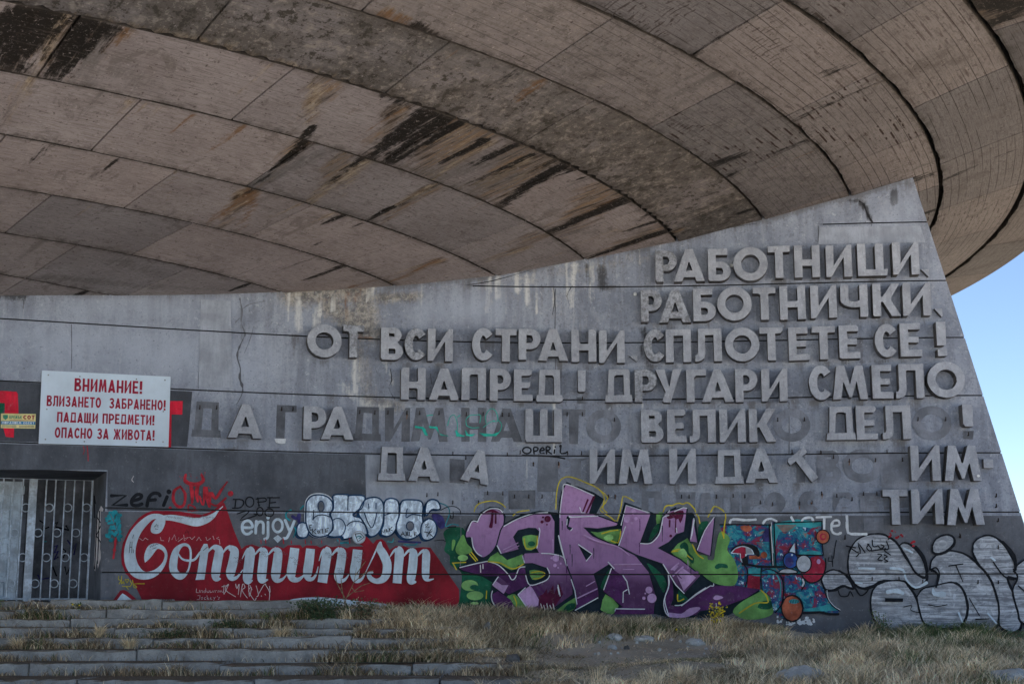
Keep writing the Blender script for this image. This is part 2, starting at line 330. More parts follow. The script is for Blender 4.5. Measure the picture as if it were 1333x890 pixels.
MAT = dict(
    bounce_paving=m_stone('bounce_slabs', (.36, .36, .355), (.42, .42, .415), 3), wall=m_wall(), letter=m_letter(), saucer=m_saucer(), ground=m_ground(),
    step=m_stone('stair_granite', (.235, .226, .212), (.325, .315, .295), 9, .95), rock=m_stone('pale_rock', (.30, .29, .27), (.42, .41, .385), 5),
    darkrock=m_stone('dark_rock', (.07, .065, .06), (.12, .11, .10), 5),
    groove=m_flat('groove_dirt', (.02, .02, .022), wamt=0), seam=m_flat('saucer_seam', (.040, .033, .028), .3, 6, wamt=0), imprint=m_flat('imprint_grey', (.100, .104, .118), .22, 2.2),
    imprint2=m_flat('imprint_faint', (.138, .145, .167), .2, 2.2), patch_l=m_flat('patch_light', (.23, .245, .28), .12, 2),
    under=m_flat('dark_grey_paint', (.068, .073, .086), .2, 1.3, .8, (.16, .165, .18), .35),
    under2=m_flat('mid_grey_paint', (.098, .101, .113), .2, 1.1, .8, (.2, .2, .21), .4),
    charcoal=m_flat('charcoal_paint', (.050, .054, .064), .15, 1.5, .8, (.15, .15, .16), .15),
    red=m_flat('red_paint', (.19, .009, .017), .26, 1.0, .7, (.12, .05, .05), .25), redspray=m_flat('red_spray', (.32, .02, .03), .3, 5),
    redbright=m_flat('bright_red_paint', (.44, .012, .03), .15, 2), redmid=m_flat('crimson_rim', (.215, .010, .02), .15, 2),
    cream=m_flat('pale_blue_white_paint', (.52, .60, .66), .12, 2.4, .7, (.3, .34, .37), .3),
    white=m_flat('white_paint', (.72, .74, .76), .1, 4), thinwhite=m_flat('thin_white', (.55, .50, .50), .15, 6),
    black=m_flat('black_paint', (.010, .011, .014), .2, 4, wamt=0), navy=m_flat('navy_outline', (.011, .019, .027), .2, 3, wamt=0), blue=m_flat('blue_outline', (.010, .036, .085), .3, 4, wamt=0),
    yellow=m_flat('yellow_paint', (.42, .34, .02), .2, 5), lime=m_flat('lime_paint', (.12, .265, .075), .22, 2.4), green=m_flat('bottle_green_paint', (.010, .075, .040), .25, 2.4),
    lime2=m_flat('pale_lime', (.19, .37, .12), .2, 3), lilac=m_flat('lilac_paint', (.36, .22, .37), .15, 3), plum=m_flat('plum_paint', (.07, .02, .08), .2, 3), wine=m_flat('wine_paint', (.075, .008, .03), .2, 3),
    purple=m_purple(), multi=m_multi(), silver=m_silver('silver_spray'), silver2=m_silver('white_scrubbed_paint', (.24, .29, .35), (.58, .66, .73), False, .35),
    teal=m_flat('teal_paint', (.015, .17, .20), .3, 4), mint=m_flat('mint_tag', (.02, .33, .25), .2, 5), cyan=m_flat('cyan_paint', (.035, .235, .25), .2, 4), indigo=m_flat('indigo_spray', (.035, .03, .11), .3, 4),
    orange=m_flat('orange_paint', (.28, .075, .04), .35, 4), ballred=m_flat('ball_red', (.24, .016, .035), .35, 3), ballblue=m_flat('ball_blue', (.02, .055, .19), .4, 4), grey=m_flat('grey_paint', (.3, .31, .33), .2, 5),
    gate=m_flat('white_metal_paint', (.43, .48, .54), .2, 6, .6, (.16, .11, .08), .5), door=m_flat('chalky_door_paint', (.40, .45, .50), .2, 3, .7, (.2, .2, .2), .3),
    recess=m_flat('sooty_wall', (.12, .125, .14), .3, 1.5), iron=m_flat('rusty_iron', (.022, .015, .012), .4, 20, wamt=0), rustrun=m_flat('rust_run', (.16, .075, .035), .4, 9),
    sign=m_flat('sign_enamel', (.60, .69, .78), .05, 1.2, .5, dirt=.12), signred=m_flat('sign_red_print', (.22, .012, .03), .08, 2, dirt=.4), bolt=m_flat('zinc_bolt', (.18, .19, .2), .2, 20, .4),
    signyel=m_flat('notice_yellow', (.62, .55, .25), .1, 4), signblue=m_flat('notice_blue', (.03, .14, .27), .1, 4), signgrn=m_flat('notice_green', (.04, .20, .12), .1, 4),
    grass=m_attrcol('grass_blades'), porcelain=m_flat('porcelain', (.7, .7, .68), .1, 10, .4))

# ------------------------------------------------------------ the wall
wall = empty('inscription_wall', (0, float(wy(0)), 0))
tag(wall, 'tall concave concrete wall carrying raised lettering and graffiti under the saucer', 'wall')
WP = (0, -float(wy(0)), 0)
def child(o): o.parent = wall; o.location = WP; return o

rows = []
zs = list(np.arange(-1.7, 9.75, .085))
ev = []
for z in zs:
    if all(abs(z - g) > .05 for g, _ in GROOVES) and abs(z - DOOR_Z) > .03: ev.append((z, None, 0))
for g, x0 in GROOVES: ev += [(g - .014, x0, 0), (g - .0139, x0, -.06), (g + .0139, x0, -.06), (g + .014, x0, 0)]
ev += [(DOOR_Z, None, 0)]
ev.sort()
base_cols = np.concatenate([np.arange(-14, DOOR_X - .01, .19), np.arange(DOOR_X, 8.2, .075)])
tail = np.linspace(0, 1, 36)
NCOL = len(base_cols) + len(tail)
VX = np.zeros((len(ev), NCOL)); VZ = np.zeros_like(VX); VO = np.zeros_like(VX)
for i, (z, x0, off) in enumerate(ev):
    xs = np.concatenate([base_cols, 8.2 + .075 + (EDGE(z) - 8.275) * tail])
    VX[i] = xs; VZ[i] = np.minimum(z, np.interp(xs, TOPX, TOPZ) + .22)
    if off: VO[i] = np.where(xs > x0, off, 0)
PX, PY, PZ = P(VX, VZ, VO)
verts = np.stack([PX, PY, PZ], -1).reshape(-1, 3); faces = []; WMI = []
for i in range(len(ev) - 1):
    zm = (ev[i][0] + ev[i + 1][0]) / 2
    for j in range(NCOL - 1):
        if zm < DOOR_Z and zm > FLOOR_Z - 2 and VX[i, j + 1] <= DOOR_X + .001: continue
        if VZ[i + 1, j] - VZ[i, j] < 1e-6 and VZ[i + 1, j + 1] - VZ[i, j + 1] < 1e-6 and ev[i][2] == ev[i + 1][2]: continue
        faces.append((i * NCOL + j, i * NCOL + j + 1, (i + 1) * NCOL + j + 1, (i + 1) * NCOL + j)); WMI.append(1 if (VO[i, j] or VO[i + 1, j]) and (VO[i, j + 1] or VO[i + 1, j + 1]) else 0)
# thickness behind the slanting arris, back face
nb = len(verts); back = []
for i in (0, len(ev) - 1):
    pass
xe = [VX[i, -1] for i in range(len(ev))]
ex, ey, ez = P(np.array(xe), VZ[:, -1], np.full(len(ev), -1.3))
back = np.stack([ex - .15, ey, ez], -1); verts = np.concatenate([verts, back])
for i in range(len(ev) - 1):
    if VZ[i + 1, -1] - VZ[i, -1] > 1e-6: faces.append((i * NCOL + NCOL - 1, nb + i, nb + i + 1, (i + 1) * NCOL + NCOL - 1))
nb2 = len(verts); bx = np.linspace(-14, 8.9, 24)
for z in (-1.7, 6.2):
    q = P(bx, np.full(24, z), np.full(24, -1.3)); verts = np.concatenate([verts, np.stack(q, -1)])
for j in range(23):
    if bx[j] > DOOR_X + .6: faces.append((nb2 + j, nb2 + 24 + j, nb2 + 25 + j, nb2 + j + 1))
wob = child(mesh_obj('wall_face', verts, faces, [MAT['wall'], MAT['groove']], None, WMI + [0] * (len(faces) - len(WMI))))
wob['label'] = 'stained grey concrete face of the wall with horizontal joints'

def stroke_mask(X, Z, strokes):
    m = np.zeros(len(X))
    for pts, w, a in strokes:
        q = np.array([wall_px(*p) for p in pts]); w = w / 62.0
        for k in range(len(q) - 1):
            d = q[k + 1] - q[k]; L = max(d @ d, 1e-9)
            t = np.clip(((X - q[k, 0]) * d[0] + (Z - q[k, 1]) * d[1]) / L, 0, 1)
            D = np.hypot(X - q[k, 0] - t * d[0], Z - q[k, 1] - t * d[1])
            m = np.maximum(m, a * np.clip(1.25 - D / w, 0, 1))
    return m
ax = np.concatenate([VX.ravel(), np.full(len(verts) - nb, 50.)]); az = np.concatenate([VZ.ravel(), np.full(len(verts) - nb, 50.)])
WHITE = [([(389, 390), (390, 430)], 6, .8), ([(414, 400), (415, 425)], 7, .6), ([(462, 468), (461, 512)], 6, .8), ([(469, 470), (466, 515)], 4, .6),
         ([(646, 362), (647, 388)], 6, .8), ([(672, 358), (673, 378)], 8, .8), ([(685, 360), (686, 395)], 6, .9), ([(720, 376), (722, 400)], 6, .7), ([(742, 376), (741, 398)], 6, .6),
         ([(721, 525), (720, 650)], 2.5, .9), ([(723, 490), (722, 560)], 4, .5), ([(1024, 530), (1027, 640)], 4, .5), ([(443, 500), (470, 524), (505, 530)], 10, .6), ([(1180, 528), (1186, 505)], 4, .5),
         ([(880, 262), (820, 320)], 5, .35), ([(760, 420), (790, 430)], 6, .3), ([(1034, 690), (1120, 700)], 4, .4), ([(940, 530), (990, 530)], 8, .35), ([(500, 470), (512, 500)], 5, .7), ([(760, 335), (700, 352)], 4, .5)]
RW = random.Random(21)
for _ in range(34):
    u_ = RW.uniform(375, 850); v_ = float(np.interp(u_, [380, 640, 760, 880], [378, 358, 337, 314])) + 3; WHITE.append(([(u_, v_), (u_ + RW.uniform(-2, 2), v_ + RW.uniform(10, 60))], RW.uniform(1.5, 5), RW.uniform(.4, .9)))
for _ in range(26):
    u_ = RW.uniform(60, 1200); v_ = RW.choice([448, 522, 596]); WHITE.append(([(u_, v_), (u_ + RW.uniform(-2, 2), v_ + RW.uniform(15, 55))], RW.uniform(1.5, 4), RW.uniform(.25, .6)))
RUST = [([(453, 380), (450, 395), (452, 418)], 5, .7), ([(472, 372), (462, 392)], 8, .6), ([(458, 438), (485, 440)], 4, .8), ([(1033, 700), (1035, 690)], 2, .6), ([(407, 392), (440, 388)], 7, .5), ([(1104, 290), (1106, 262)], 5, .4)]
DARK = [([(311, 395), (317, 434), (310, 458), (314, 490)], 7, .45), ([(783, 350), (785, 372)], 12, .8), ([(765, 345), (767, 368)], 6, .7),
        ([(1164, 250), (1164, 262)], 8, .9), ([(1164, 262), (1163, 276)], 5, .4), ([(1116, 261), (1127, 270), (1133, 286)], 5, .95), ([(1105, 262), (1118, 262)], 5, .7), ([(838, 430), (842, 440)], 8, .8), ([(835, 452), (845, 475)], 7, .6),
        ([(1150, 500), (1175, 505)], 3, .4), ([(555, 460), (560, 480)], 3, .3), ([(1120, 470), (1160, 468)], 6, .5), ([(0, 384), (30, 386)], 9, .8), ([(880, 335), (855, 372)], 3, .4), ([(1093, 456), (1100, 470)], 8, .7),
        ([(1065, 258), (1110, 250)], 4, .4), ([(430, 446), (500, 452)], 3, .4), ([(470, 300), (470, 301)], 1, .1), ([(410, 372), (410, 386)], 4, .4), ([(540, 375), (640, 362)], 5, .3), ([(820, 322), (900, 306), (990, 288)], 2.5, .55), ([(1095, 545), (1150, 543)], 3, .3)]
TAN = [([(620, 372), (760, 350), (840, 335)], 16, .45), ([(380, 384), (470, 378), (480, 430)], 26, .9), ([(430, 400), (470, 425)], 24, .9), ([(490, 388), (545, 386)], 12, .8), ([(465, 455), (480, 520)], 22, .55), ([(690, 390), (775, 430)], 34, .35), ([(650, 385), (770, 385)], 18, .35),
       ([(633, 400), (640, 390)], 8, .6), ([(350, 396), (345, 430)], 10, .3), ([(480, 520), (520, 530)], 14, .7), ([(930, 370), (1060, 330)], 10, .2)]
PALE = [([(-40, 445), (150, 455), (320, 470)], 46, .8), ([(300, 405), (100, 400)], 22, .6), ([(560, 405), (640, 400)], 26, .7), ([(1130, 330), (1180, 270)], 26, .5), ([(560, 560), (640, 600)], 40, .4), ([(330, 555), (420, 560)], 30, .4)]
for nm, s in (('pale', PALE), ('white', WHITE), ('rust', RUST), ('dark', DARK), ('tan', TAN)): attr(wob, nm, stroke_mask(ax, az, s))

# ------------------------------------------------------------ flat paint on the curved wall
class Paint:
    """layers of paint: polygons and brush strokes in photo pixels, laid on the wall one thin coat above the other"""
    def __init__(s, off=.003): s.bm = bmesh.new(); s.mats = []; s.off = off; s.T = (0, 0, 1.0)
    def view(s, x, y, k): s.T = (x, y, k); return s
    def to(s, p): return wall_px(s.T[0] + p[0] / s.T[2], s.T[1] + p[1] / s.T[2])
    def mi(s, m):
        m = MAT[m]
        if m not in s.mats: s.mats.append(m)
        return s.mats.index(m)
    def coat(s): s.off += .0011
    def poly(s, mat, pts, holes=(), smooth=0, jit=0.0, raw=False):
        s.coat(); loops = []
        for lp in [pts] + list(holes):
            if smooth: lp = spline(lp, smooth, True)
            q = [(p if raw else s.to(p)) for p in lp]
            if jit: q = [(a + random.gauss(0, jit), b + random.gauss(0, jit)) for a, b in q]
            loops.append([Vector((a, b, 0)) for a, b in q])
        flat = [v for l in loops for v in l]; vs = [s.bm.verts.new((v.x, v.y, s.off)) for v in flat]; k = s.mi(mat)
        for tri in tessellate_polygon(loops):
            try: f = s.bm.faces.new([vs[i] for i in tri]); f.material_index = k
            except ValueError: pass
        return s
    def stroke(s, mat, pts, w=None, smooth=5, cap=True, jit=0.0):
        """pts: (x, y) with one width w, or (x, y, w); pixel units of the current view"""
        s.coat(); pts = [p if len(p) == 3 else (p[0], p[1], w) for p in pts]
        a = spline(pts, smooth) if smooth > 1 and len(pts) > 2 else np.array(pts, float)
        d = np.gradient(a[:, :2], axis=0); d /= np.maximum(np.hypot(d[:, 0], d[:, 1])[:, None], 1e-6); nrm = np.stack([-d[:, 1], d[:, 0]], 1)
        if cap:
            e = a[:1].copy(); e[0, :2] -= d[0] * a[0, 2] * .35; e[0, 2] *= .55
            g = a[-1:].copy(); g[0, :2] += d[-1] * a[-1, 2] * .35; g[0, 2] *= .55
            a = np.concatenate([e, a, g]); nrm = np.concatenate([nrm[:1], nrm, nrm[-1:]])
        k = s.mi(mat); prev = None
        for i in range(len(a)):
            hw = abs(a[i, 2]) / 2 * (1 + random.gauss(0, jit)); o = s.off + i * 2e-5
            A = s.to(a[i, :2] + nrm[i] * hw); B = s.to(a[i, :2] - nrm[i] * hw)
            cur = (s.bm.verts.new((*A, o)), s.bm.verts.new((*B, o)))
            if prev: f = s.bm.faces.new((prev[0], prev[1], cur[1], cur[0])); f.material_index = k
            prev = cur
        s.off += len(a) * 2e-5
        return s
    def disc(s, mat, cx, cy, rx, ry=None, n=24, **k): return s.poly(mat, ell(cx, cy, rx, ry, n), **k)
    def dots(s, mat, x0, y0, x1, y1, n, r0, r1):
        s.coat(); k = s.mi(mat)
        for _ in range(n):
            cx, cy, r = random.uniform(x0, x1), random.uniform(y0, y1), random.uniform(r0, r1)
            vs = [s.bm.verts.new((*s.to(p), s.off + _ * 1e-5)) for p in ell(cx, cy, r * random.uniform(.7, 1.4), r, 7)]
            f = s.bm.faces.new(vs); f.material_index = k
    def done(s, name, label=None, grooves=True, zmin=-2):
        bm = s.bm; xs = [v.co.x for v in bm.verts]; z = [v.co.y for v in bm.verts]
        for x in np.arange(math.floor(min(xs) * 4) / 4, max(xs), .25):
            bmesh.ops.bisect_plane(bm, geom=bm.verts[:] + bm.edges[:] + bm.faces[:], plane_co=(x, 0, 0), plane_no=(1, 0, 0), dist=1e-6)
        if grooves:
            for g, x0 in GROOVES:
                if min(z) < g < max(z) and max(xs) > x0:
                    for q in (g - .014, g + .014):
                        bmesh.ops.bisect_plane(bm, geom=bm.verts[:] + bm.edges[:] + bm.faces[:], plane_co=(0, q, 0), plane_no=(0, 1, 0), dist=1e-6)
                    kill = [f for f in bm.faces if abs(f.calc_center_median().y - g) < .0135]
                    bmesh.ops.delete(bm, geom=kill, context='FACES')
        for v in bm.verts: v.co = Vector([float(c) for c in P(v.co.x, v.co.y, v.co.z)])
        bmesh.ops.recalc_face_normals(bm, faces=bm.faces[:])
        for f in bm.faces:
            if f.normal.y > 0: f.normal_flip()
        o = child(bm_obj(name, bm, s.mats)); 
        if label: o['label'] = label
        return o

# plain paint fields and repaired panels (photo pixels)
p = Paint(.002)
p.poly('under', [(-60, 583), (0, 577), (129, 581), (300, 587), (475, 591.5), (477, 664), (300, 666), (139.6, 664), (140, 611.6), (-60, 611)])
p.done('paint_field', 'dark grey paint field around the doorway')
p = Paint(.002)
p.poly('charcoal', [(-60, 490), (0, 496), (52, 499), (130, 503), (250, 509.5), (247, 545), (244, 581.5), (129, 577.5), (0, 573.5), (-60, 571)], jit=.004)
p.done('paint_field', 'charcoal painted band behind the warning sign')
p = Paint(.002)
p.poly('under2', [(131, 665), (480, 669), (812, 671.5), (1060, 671), (1329.5, 671), (1346, 740), (1372, 850), (900, 860), (600, 840), (131, 792)])
p.done('paint_field', 'grey painted strip along the foot of the wall')
p = Paint(.0025)
for q, m in [([(477, 592), (600, 594), (600, 665), (477, 664)], 'patch_l'), ([(585, 597), (605, 598), (605, 629), (585, 628)], 'imprint'), ([(662, 638), (697, 638), (697, 662), (662, 662)], 'imprint'), ([(630, 640), (656, 640), (656, 664), (630, 664)], 'imprint2'),
             ([(735, 597), (765, 597), (756, 600), (756, 632), (743, 632), (743, 600)], 'imprint2'), ([(733, 532), (762, 532), (762, 540), (753, 540), (753, 577), (741, 577), (741, 540), (733, 540)], 'imprint'),
             ([(700, 590), (726, 592), (726, 640), (700, 640)], 'imprint2'), ([(835, 639), (862, 639), (862, 668), (853, 668), (853, 648), (844, 648), (844, 668), (835, 668)], 'imprint2'), ([(880, 640), (905, 640), (905, 667), (880, 667)], 'imprint2'),
             ([(751, 517), (762, 517), (762, 525), (751, 525)], 'imprint'), ([(1254, 561), (1267, 561), (1266, 572), (1254, 571)], 'imprint'), ([(1124, 674), (1150, 674), (1150, 690), (1124, 690)], 'imprint2'),
             ([(1143, 590), (1183, 592), (1183, 660), (1150, 662)], 'imprint2'), ([(262, 390), (300, 392), (303, 505), (258, 503)], 'patch_l'), ([(1066, 296), (1198, 294), (1205, 316), (1066, 318)], 'patch_l')]:
    p.poly(m, q, jit=.006)
p.done('repair_patch', 'faded rectangular patches of mismatched grey')
# cracks
p = Paint(.0022)
for s in ([(312, 388, 3), (315, 405, 3.5), (314, 420, 2), (319, 434, 3), (316, 442, 2), (310, 456, 4), (309, 466, 3), (313, 480, 2), (312, 492, 4), (316, 505, 3), (314, 515, 1.5), (308, 526, 1)], [(316, 402, 2.5), (325, 396, 2), (344, 392, 1.5)], [(312, 414, 1.5), (306, 420, 1)], [(318, 460, 1), (326, 440, 1.2), (330, 425, .8)], [(1118, 262, 3), (1124, 266, 4), (1128, 276, 2.5), (1132, 284, 4), (1136, 290, 2)], [(1134, 300, 1), (1136, 312, 1.2)], [(508, 480, 1), (510, 495, 1.6), (506, 505, 1), (514, 520, 1)],
          [(720, 372, 1), (722, 390, 1.2), (719, 410, .8)], [(745, 372, 1), (738, 385, 1), (742, 398, .7)], [(905, 305, 1), (940, 298, 1.2), (985, 291, .8)], [(600, 372, 1), (640, 366, 1.5), (690, 352, 1)], [(1190, 655, .8), (1189, 665, 1)], [(560, 486, .8), (562, 500, .7)]):
    p.stroke('imprint' if s[0][0] < 400 else 'groove', [(x, y, w * .62) for x, y, w in s], smooth=3, cap=False, jit=.35)
p.done('crack', 'dark branching crack in the concrete')
# seams: thin upright joints
p = Paint(.002)
for a, b in [((93, 422), (93, 480)), ((262, 397), (258, 506)), ((1065, 294), (1065, 316)), ((723, 376), (722, 440)), ((1134, 290), (1135, 318)), ((31, 386), (30, 402)), ((723, 450), (722, 516)), ((600, 671), (599, 742)), ((1027, 523), (1027, 590))]:
    p.stroke('imprint', [a, ((a[0] + b[0]) / 2 + .4, (a[1] + b[1]) / 2), b], 1.1, cap=False, jit=.2)
p.done('panel_seam')

# ------------------------------------------------------------ the saucer above
AX, AY = -24.25, 43.25
RINGS = [('x', 5.60, [0.0, -0.0272172, 13.9], (-47, -41)), ('y', 5.95, [0, -0.0272172, 15.8], (-47, -41)), ('z', 6.16, [0, -0.0272172, 17.7], (-47, -41)), ('0', 6.43, [0.0, -0.0272172, 19.6181], (-47, -41)), ('A', 6.74, [-0.00215826, -0.180888, 19.1879], (-49, -33)), ('B', 7.01, [-0.0019921, -0.171476, 21.3236], (-51, -28)),
         ('C', 7.31, [-0.00106085, -0.0950298, 24.6937], (-53, -26)), ('D', 7.70, [-0.00146235, -0.121829, 26.1582], (-54, -24)), ('E', 8.09, [-0.00159922, -0.120759, 28.2769], (-55, -22)),
         ('F', 8.54, [-0.00118309, -0.078196, 30.8895], (-48, -21)), ('G', 9.03, [-0.00126372, -0.0707507, 32.9738], (-42, -20)), ('H', 9.56, [-0.00118928, -0.0563091, 35.132], (-37, -11)),
         ('I', 10.13, [-0.000410897, -0.0101853, 37.6956], (-32, 2)), ('J', 10.36, [0.0, 0.0, 39.3944], (-2, 8))]
def noise1(x):
    g_ = np.random.default_rng(77).random(512); k_ = np.floor(x).astype(int); f_ = x - k_; f_ = f_ * f_ * (3 - 2 * f_); return g_[k_ % 512] * (1 - f_) + g_[(k_ + 1) % 512] * f_
def ring_r(i, th):
    n, z, c, (a, b) = RINGS[i]; t = np.clip(th, a, b); return np.polyval(c, t)
def sauc_px(u, v):
    a, b, c = ray(u, v); z = 8.0
    for _ in range(30):
        t = z / c; x, y = a * t, b * t; th = math.degrees(math.atan2(y - AY, x - AX)); r = math.hypot(x - AX, y - AY)
        z = .5 * z + .5 * float(np.interp(r, [float(ring_r(i, th)) for i in range(len(RINGS))], [q[1] for q in RINGS]))
    return math.radians(th) * 30, r
saucer = empty('saucer_canopy', (AX, AY, 6)); tag(saucer, 'huge round concrete saucer with ringed underside overhanging the wall', 'roof')
#            row: joints, board lines, mottle, tint, bars
S0 = 6.31
def stag(t0): return [t0 + S0 * k for k in range(-14, 12)]
ROWS = {0: (stag(-45), 0, 0, .3, 0), 1: (stag(-48), 0, 0, .3, 0), 2: (stag(-45.7), .1, 0, .4, 0), 3: (stag(-45.7), .1, .05, .35, 0), 4: (stag(-49.2), .1, 0, .55, 0), 5: (stag(-46.2), .1, 0, .75, 0), 6: (stag(-49.6), .1, 0, .8, 0), 7: (stag(-46.55), .1, 0, .85, 0),
        8: (stag(-49.7), .2, 1.0, .1, .2), 9: (stag(-40.15), .6, .35, .45, 1), 10: (stag(-36.6), 1, .06, .25, 1), 11: (stag(-32.95), 1, .05, .05, .8), 12: (stag(-29.5), .7, .04, .1, 0)}
ST_ = {
 'dark': [([(600, 160), (560, 184), (512, 212)], 7, .9), ([(690, 202), (650, 224), (612, 240)], 8, .6), ([(470, 206), (450, 222), (428, 240)], 5, .8), ([(395, 186), (372, 210)], 7, .8), ([(340, 240), (300, 262)], 5, .6), ([(0, 30), (-10, 70)], 16, .9), ([(150, 38), (128, 66)], 8, .6), ([(52, 18), (38, 45), (12, 90)], 20, 1.0), ([(26, 18), (8, 55), (-4, 80)], 12, .9), ([(112, 32), (90, 65), (68, 98)], 13, 1.0), ([(405, 166), (396, 180)], 5, 1.0), ([(398, 183), (365, 212), (330, 243)], 4, .85),
          ([(556, 148), (515, 178), (478, 207)], 11, 1.0), ([(582, 152), (535, 185), (500, 212)], 9, 1.0), ([(632, 182), (600, 200), (570, 214)], 6, .9), ([(738, 213), (690, 240), (646, 271)], 10, 1.0), ([(752, 218), (730, 228)], 5, .8),
          ([(812, 261), (760, 283), (706, 305)], 11, 1.0), ([(868, 301), (815, 318), (763, 337)], 9, 1.0), ([(845, 278), (830, 290)], 5, .6), ([(510, 270), (490, 280), (478, 288)], 5, .9), ([(1262, -4), (1300, 6), (1340, 6)], 16, 1.0), ([(1282, 32), (1305, 24), (1336, 14)], 9, 1.0),
          ([(1020, 2), (1060, 26), (1076, 34)], 6, .8), ([(920, 216), (972, 200)], 11, .75), ([(955, 226), (940, 232)], 8, .6), ([(1075, 96), (1112, 84)], 8, .5), ([(900, 72), (1010, 4)], 5, .55), ([(1028, 159), (1150, 105)], 4, .6), ([(1225, 234), (1320, 196)], 5, .6),
          ([(1180, 140), (1205, 180), (1214, 200)], 7, .5), ([(540, 32), (560, 45), (584, 54)], 7, .7), ([(500, 122), (545, 143), (600, 160)], 7, .6), ([(620, 165), (680, 188), (740, 214)], 6, .7), ([(1142, 248), (1210, 228)], 12, .8), ([(0, 24), (0, 60)], 10, .3)],
 'strk': [([(610, 168), (545, 225)], 48, 1), ([(700, 200), (630, 262)], 48, 1), ([(790, 250), (725, 305)], 40, .95), ([(860, 298), (790, 328)], 26, .9), ([(425, 105), (382, 172)], 20, .7), ([(445, 205), (410, 258)], 18, .85), ([(392, 186), (335, 242)], 14, .8), ([(328, 250), (285, 296)], 16, .95), ([(560, 246), (490, 290)], 16, .8), ([(700, 308), (630, 346)], 26, .7), ([(100, 30), (50, 96)], 44, .8), ([(570, 340), (490, 372)], 18, .75), ([(1270, 6), (1336, 22)], 40, 1), ([(520, 140), (480, 200)], 16, .8), ([(880, 300), (860, 312)], 12, .8), ([(25, 110), (10, 160)], 12, .5)],
 'rust': [([(560, 146), (500, 192)], 9, .7), ([(800, 262), (720, 298)], 10, .8), ([(740, 216), (700, 238)], 10, .6), ([(330, 246), (300, 270), (270, 292)], 9, .9), ([(330, 248), (325, 275), (310, 300)], 10, .7), ([(40, 20), (30, 55)], 9, .6), ([(500, 18), (555, 40)], 9, .8), ([(570, 338), (520, 362), (470, 378)], 6, .8), ([(455, 374), (500, 362)], 5, .8), ([(398, 185), (360, 218)], 8, .7), ([(860, 303), (790, 330)], 9, .5)],
 'tan': [([(82, 20), (66, 55), (46, 96)], 11, .9), ([(40, 100), (22, 150)], 8, .7), ([(412, 112), (404, 150), (398, 178)], 9, .8), ([(470, 212), (440, 235), (405, 262)], 13, .95), ([(472, 212), (450, 245), (440, 262)], 8, .7), ([(560, 243), (520, 264), (478, 288)], 6, .9),
         ([(318, 250), (285, 285)], 12, .8), ([(640, 185), (580, 220), (545, 235)], 8, .8), ([(690, 205), (640, 232), (600, 245)], 10, .8), ([(720, 205), (660, 240)], 7, .7), ([(690, 322), (650, 335), (618, 346)], 7, .8), ([(730, 330), (690, 348)], 5, .7), ([(545, 345), (510, 358), (490, 368)], 8, .6),
         ([(800, 300), (745, 322)], 9, .6), ([(230, 222), (222, 238), (212, 285)], 3, .8), ([(840, 290), (760, 322)], 6, .6), ([(90, 22), (250, 50), (420, 95), (490, 115)], 8, .8), ([(500, 15), (560, 42)], 10, .6), ([(560, 235), (600, 215)], 8, .6)],
 'grey': [([(140, 32), (120, 70), (100, 112)], 16, .9), ([(120, 35), (85, 105)], 22, .6), ([(160, 95), (195, 112)], 16, .6), ([(560, 230), (700, 190)], 30, .7), ([(600, 245), (740, 215)], 30, .6), ([(700, 300), (880, 305)], 20, .6), ([(340, 235), (440, 190)], 14, .8), ([(300, 270), (400, 185)], 24, .5),
          ([(470, 290), (420, 262)], 10, .6), ([(360, 275), (340, 290)], 16, .4), ([(720, 340), (850, 315)], 12, .6), ([(1230, 250), (1300, 200)], 14, .4), ([(1130, 140), (1200, 190)], 16, .3), ([(60, 360), (180, 372), (330, 380)], 14, .7), ([(150, 340), (230, 365)], 22, .6), ([(590, 60), (700, 110), (860, 200), (940, 260)], 26, .6), ([(1205, 160), (1300, 150)], 8, .35)],
}
ST2 = {k: [([sauc_px(*q) for q in pts], w / 60.0, a) for pts, w, a in v] for k, v in ST_.items()}
LUM = {0: 1., 1: 1., 2: 1.05, 3: 1.08, 4: 1.06, 5: 1.02, 6: .94, 7: .86, 8: .69, 9: .62, 10: .50, 11: .43, 12: .37}  # outer rows dimmed, inner rows lifted: light balance put into the colour
RS = random.Random(12)
for k in range(120):                       # thin leaks running inward from the joints
    i = RS.choice([8, 8, 8, 7, 7, 6, 5, 9, 10, 11, 4, 3]); t0 = RS.uniform(-56, -14); r0 = float(ring_r(i, t0)) - .06; L = RS.uniform(.3, 1.5)
    ST2[RS.choice(['dark', 'dark', 'grey', 'grey', 'tan', 'rust'])].append(([(math.radians(t0) * 30, r0), (math.radians(t0 + RS.uniform(-.2, .2)) * 30, r0 - L)], RS.uniform(.03, .12), RS.uniform(.4, .95)))
TH_F = np.arange(-62, 14.01, .18)
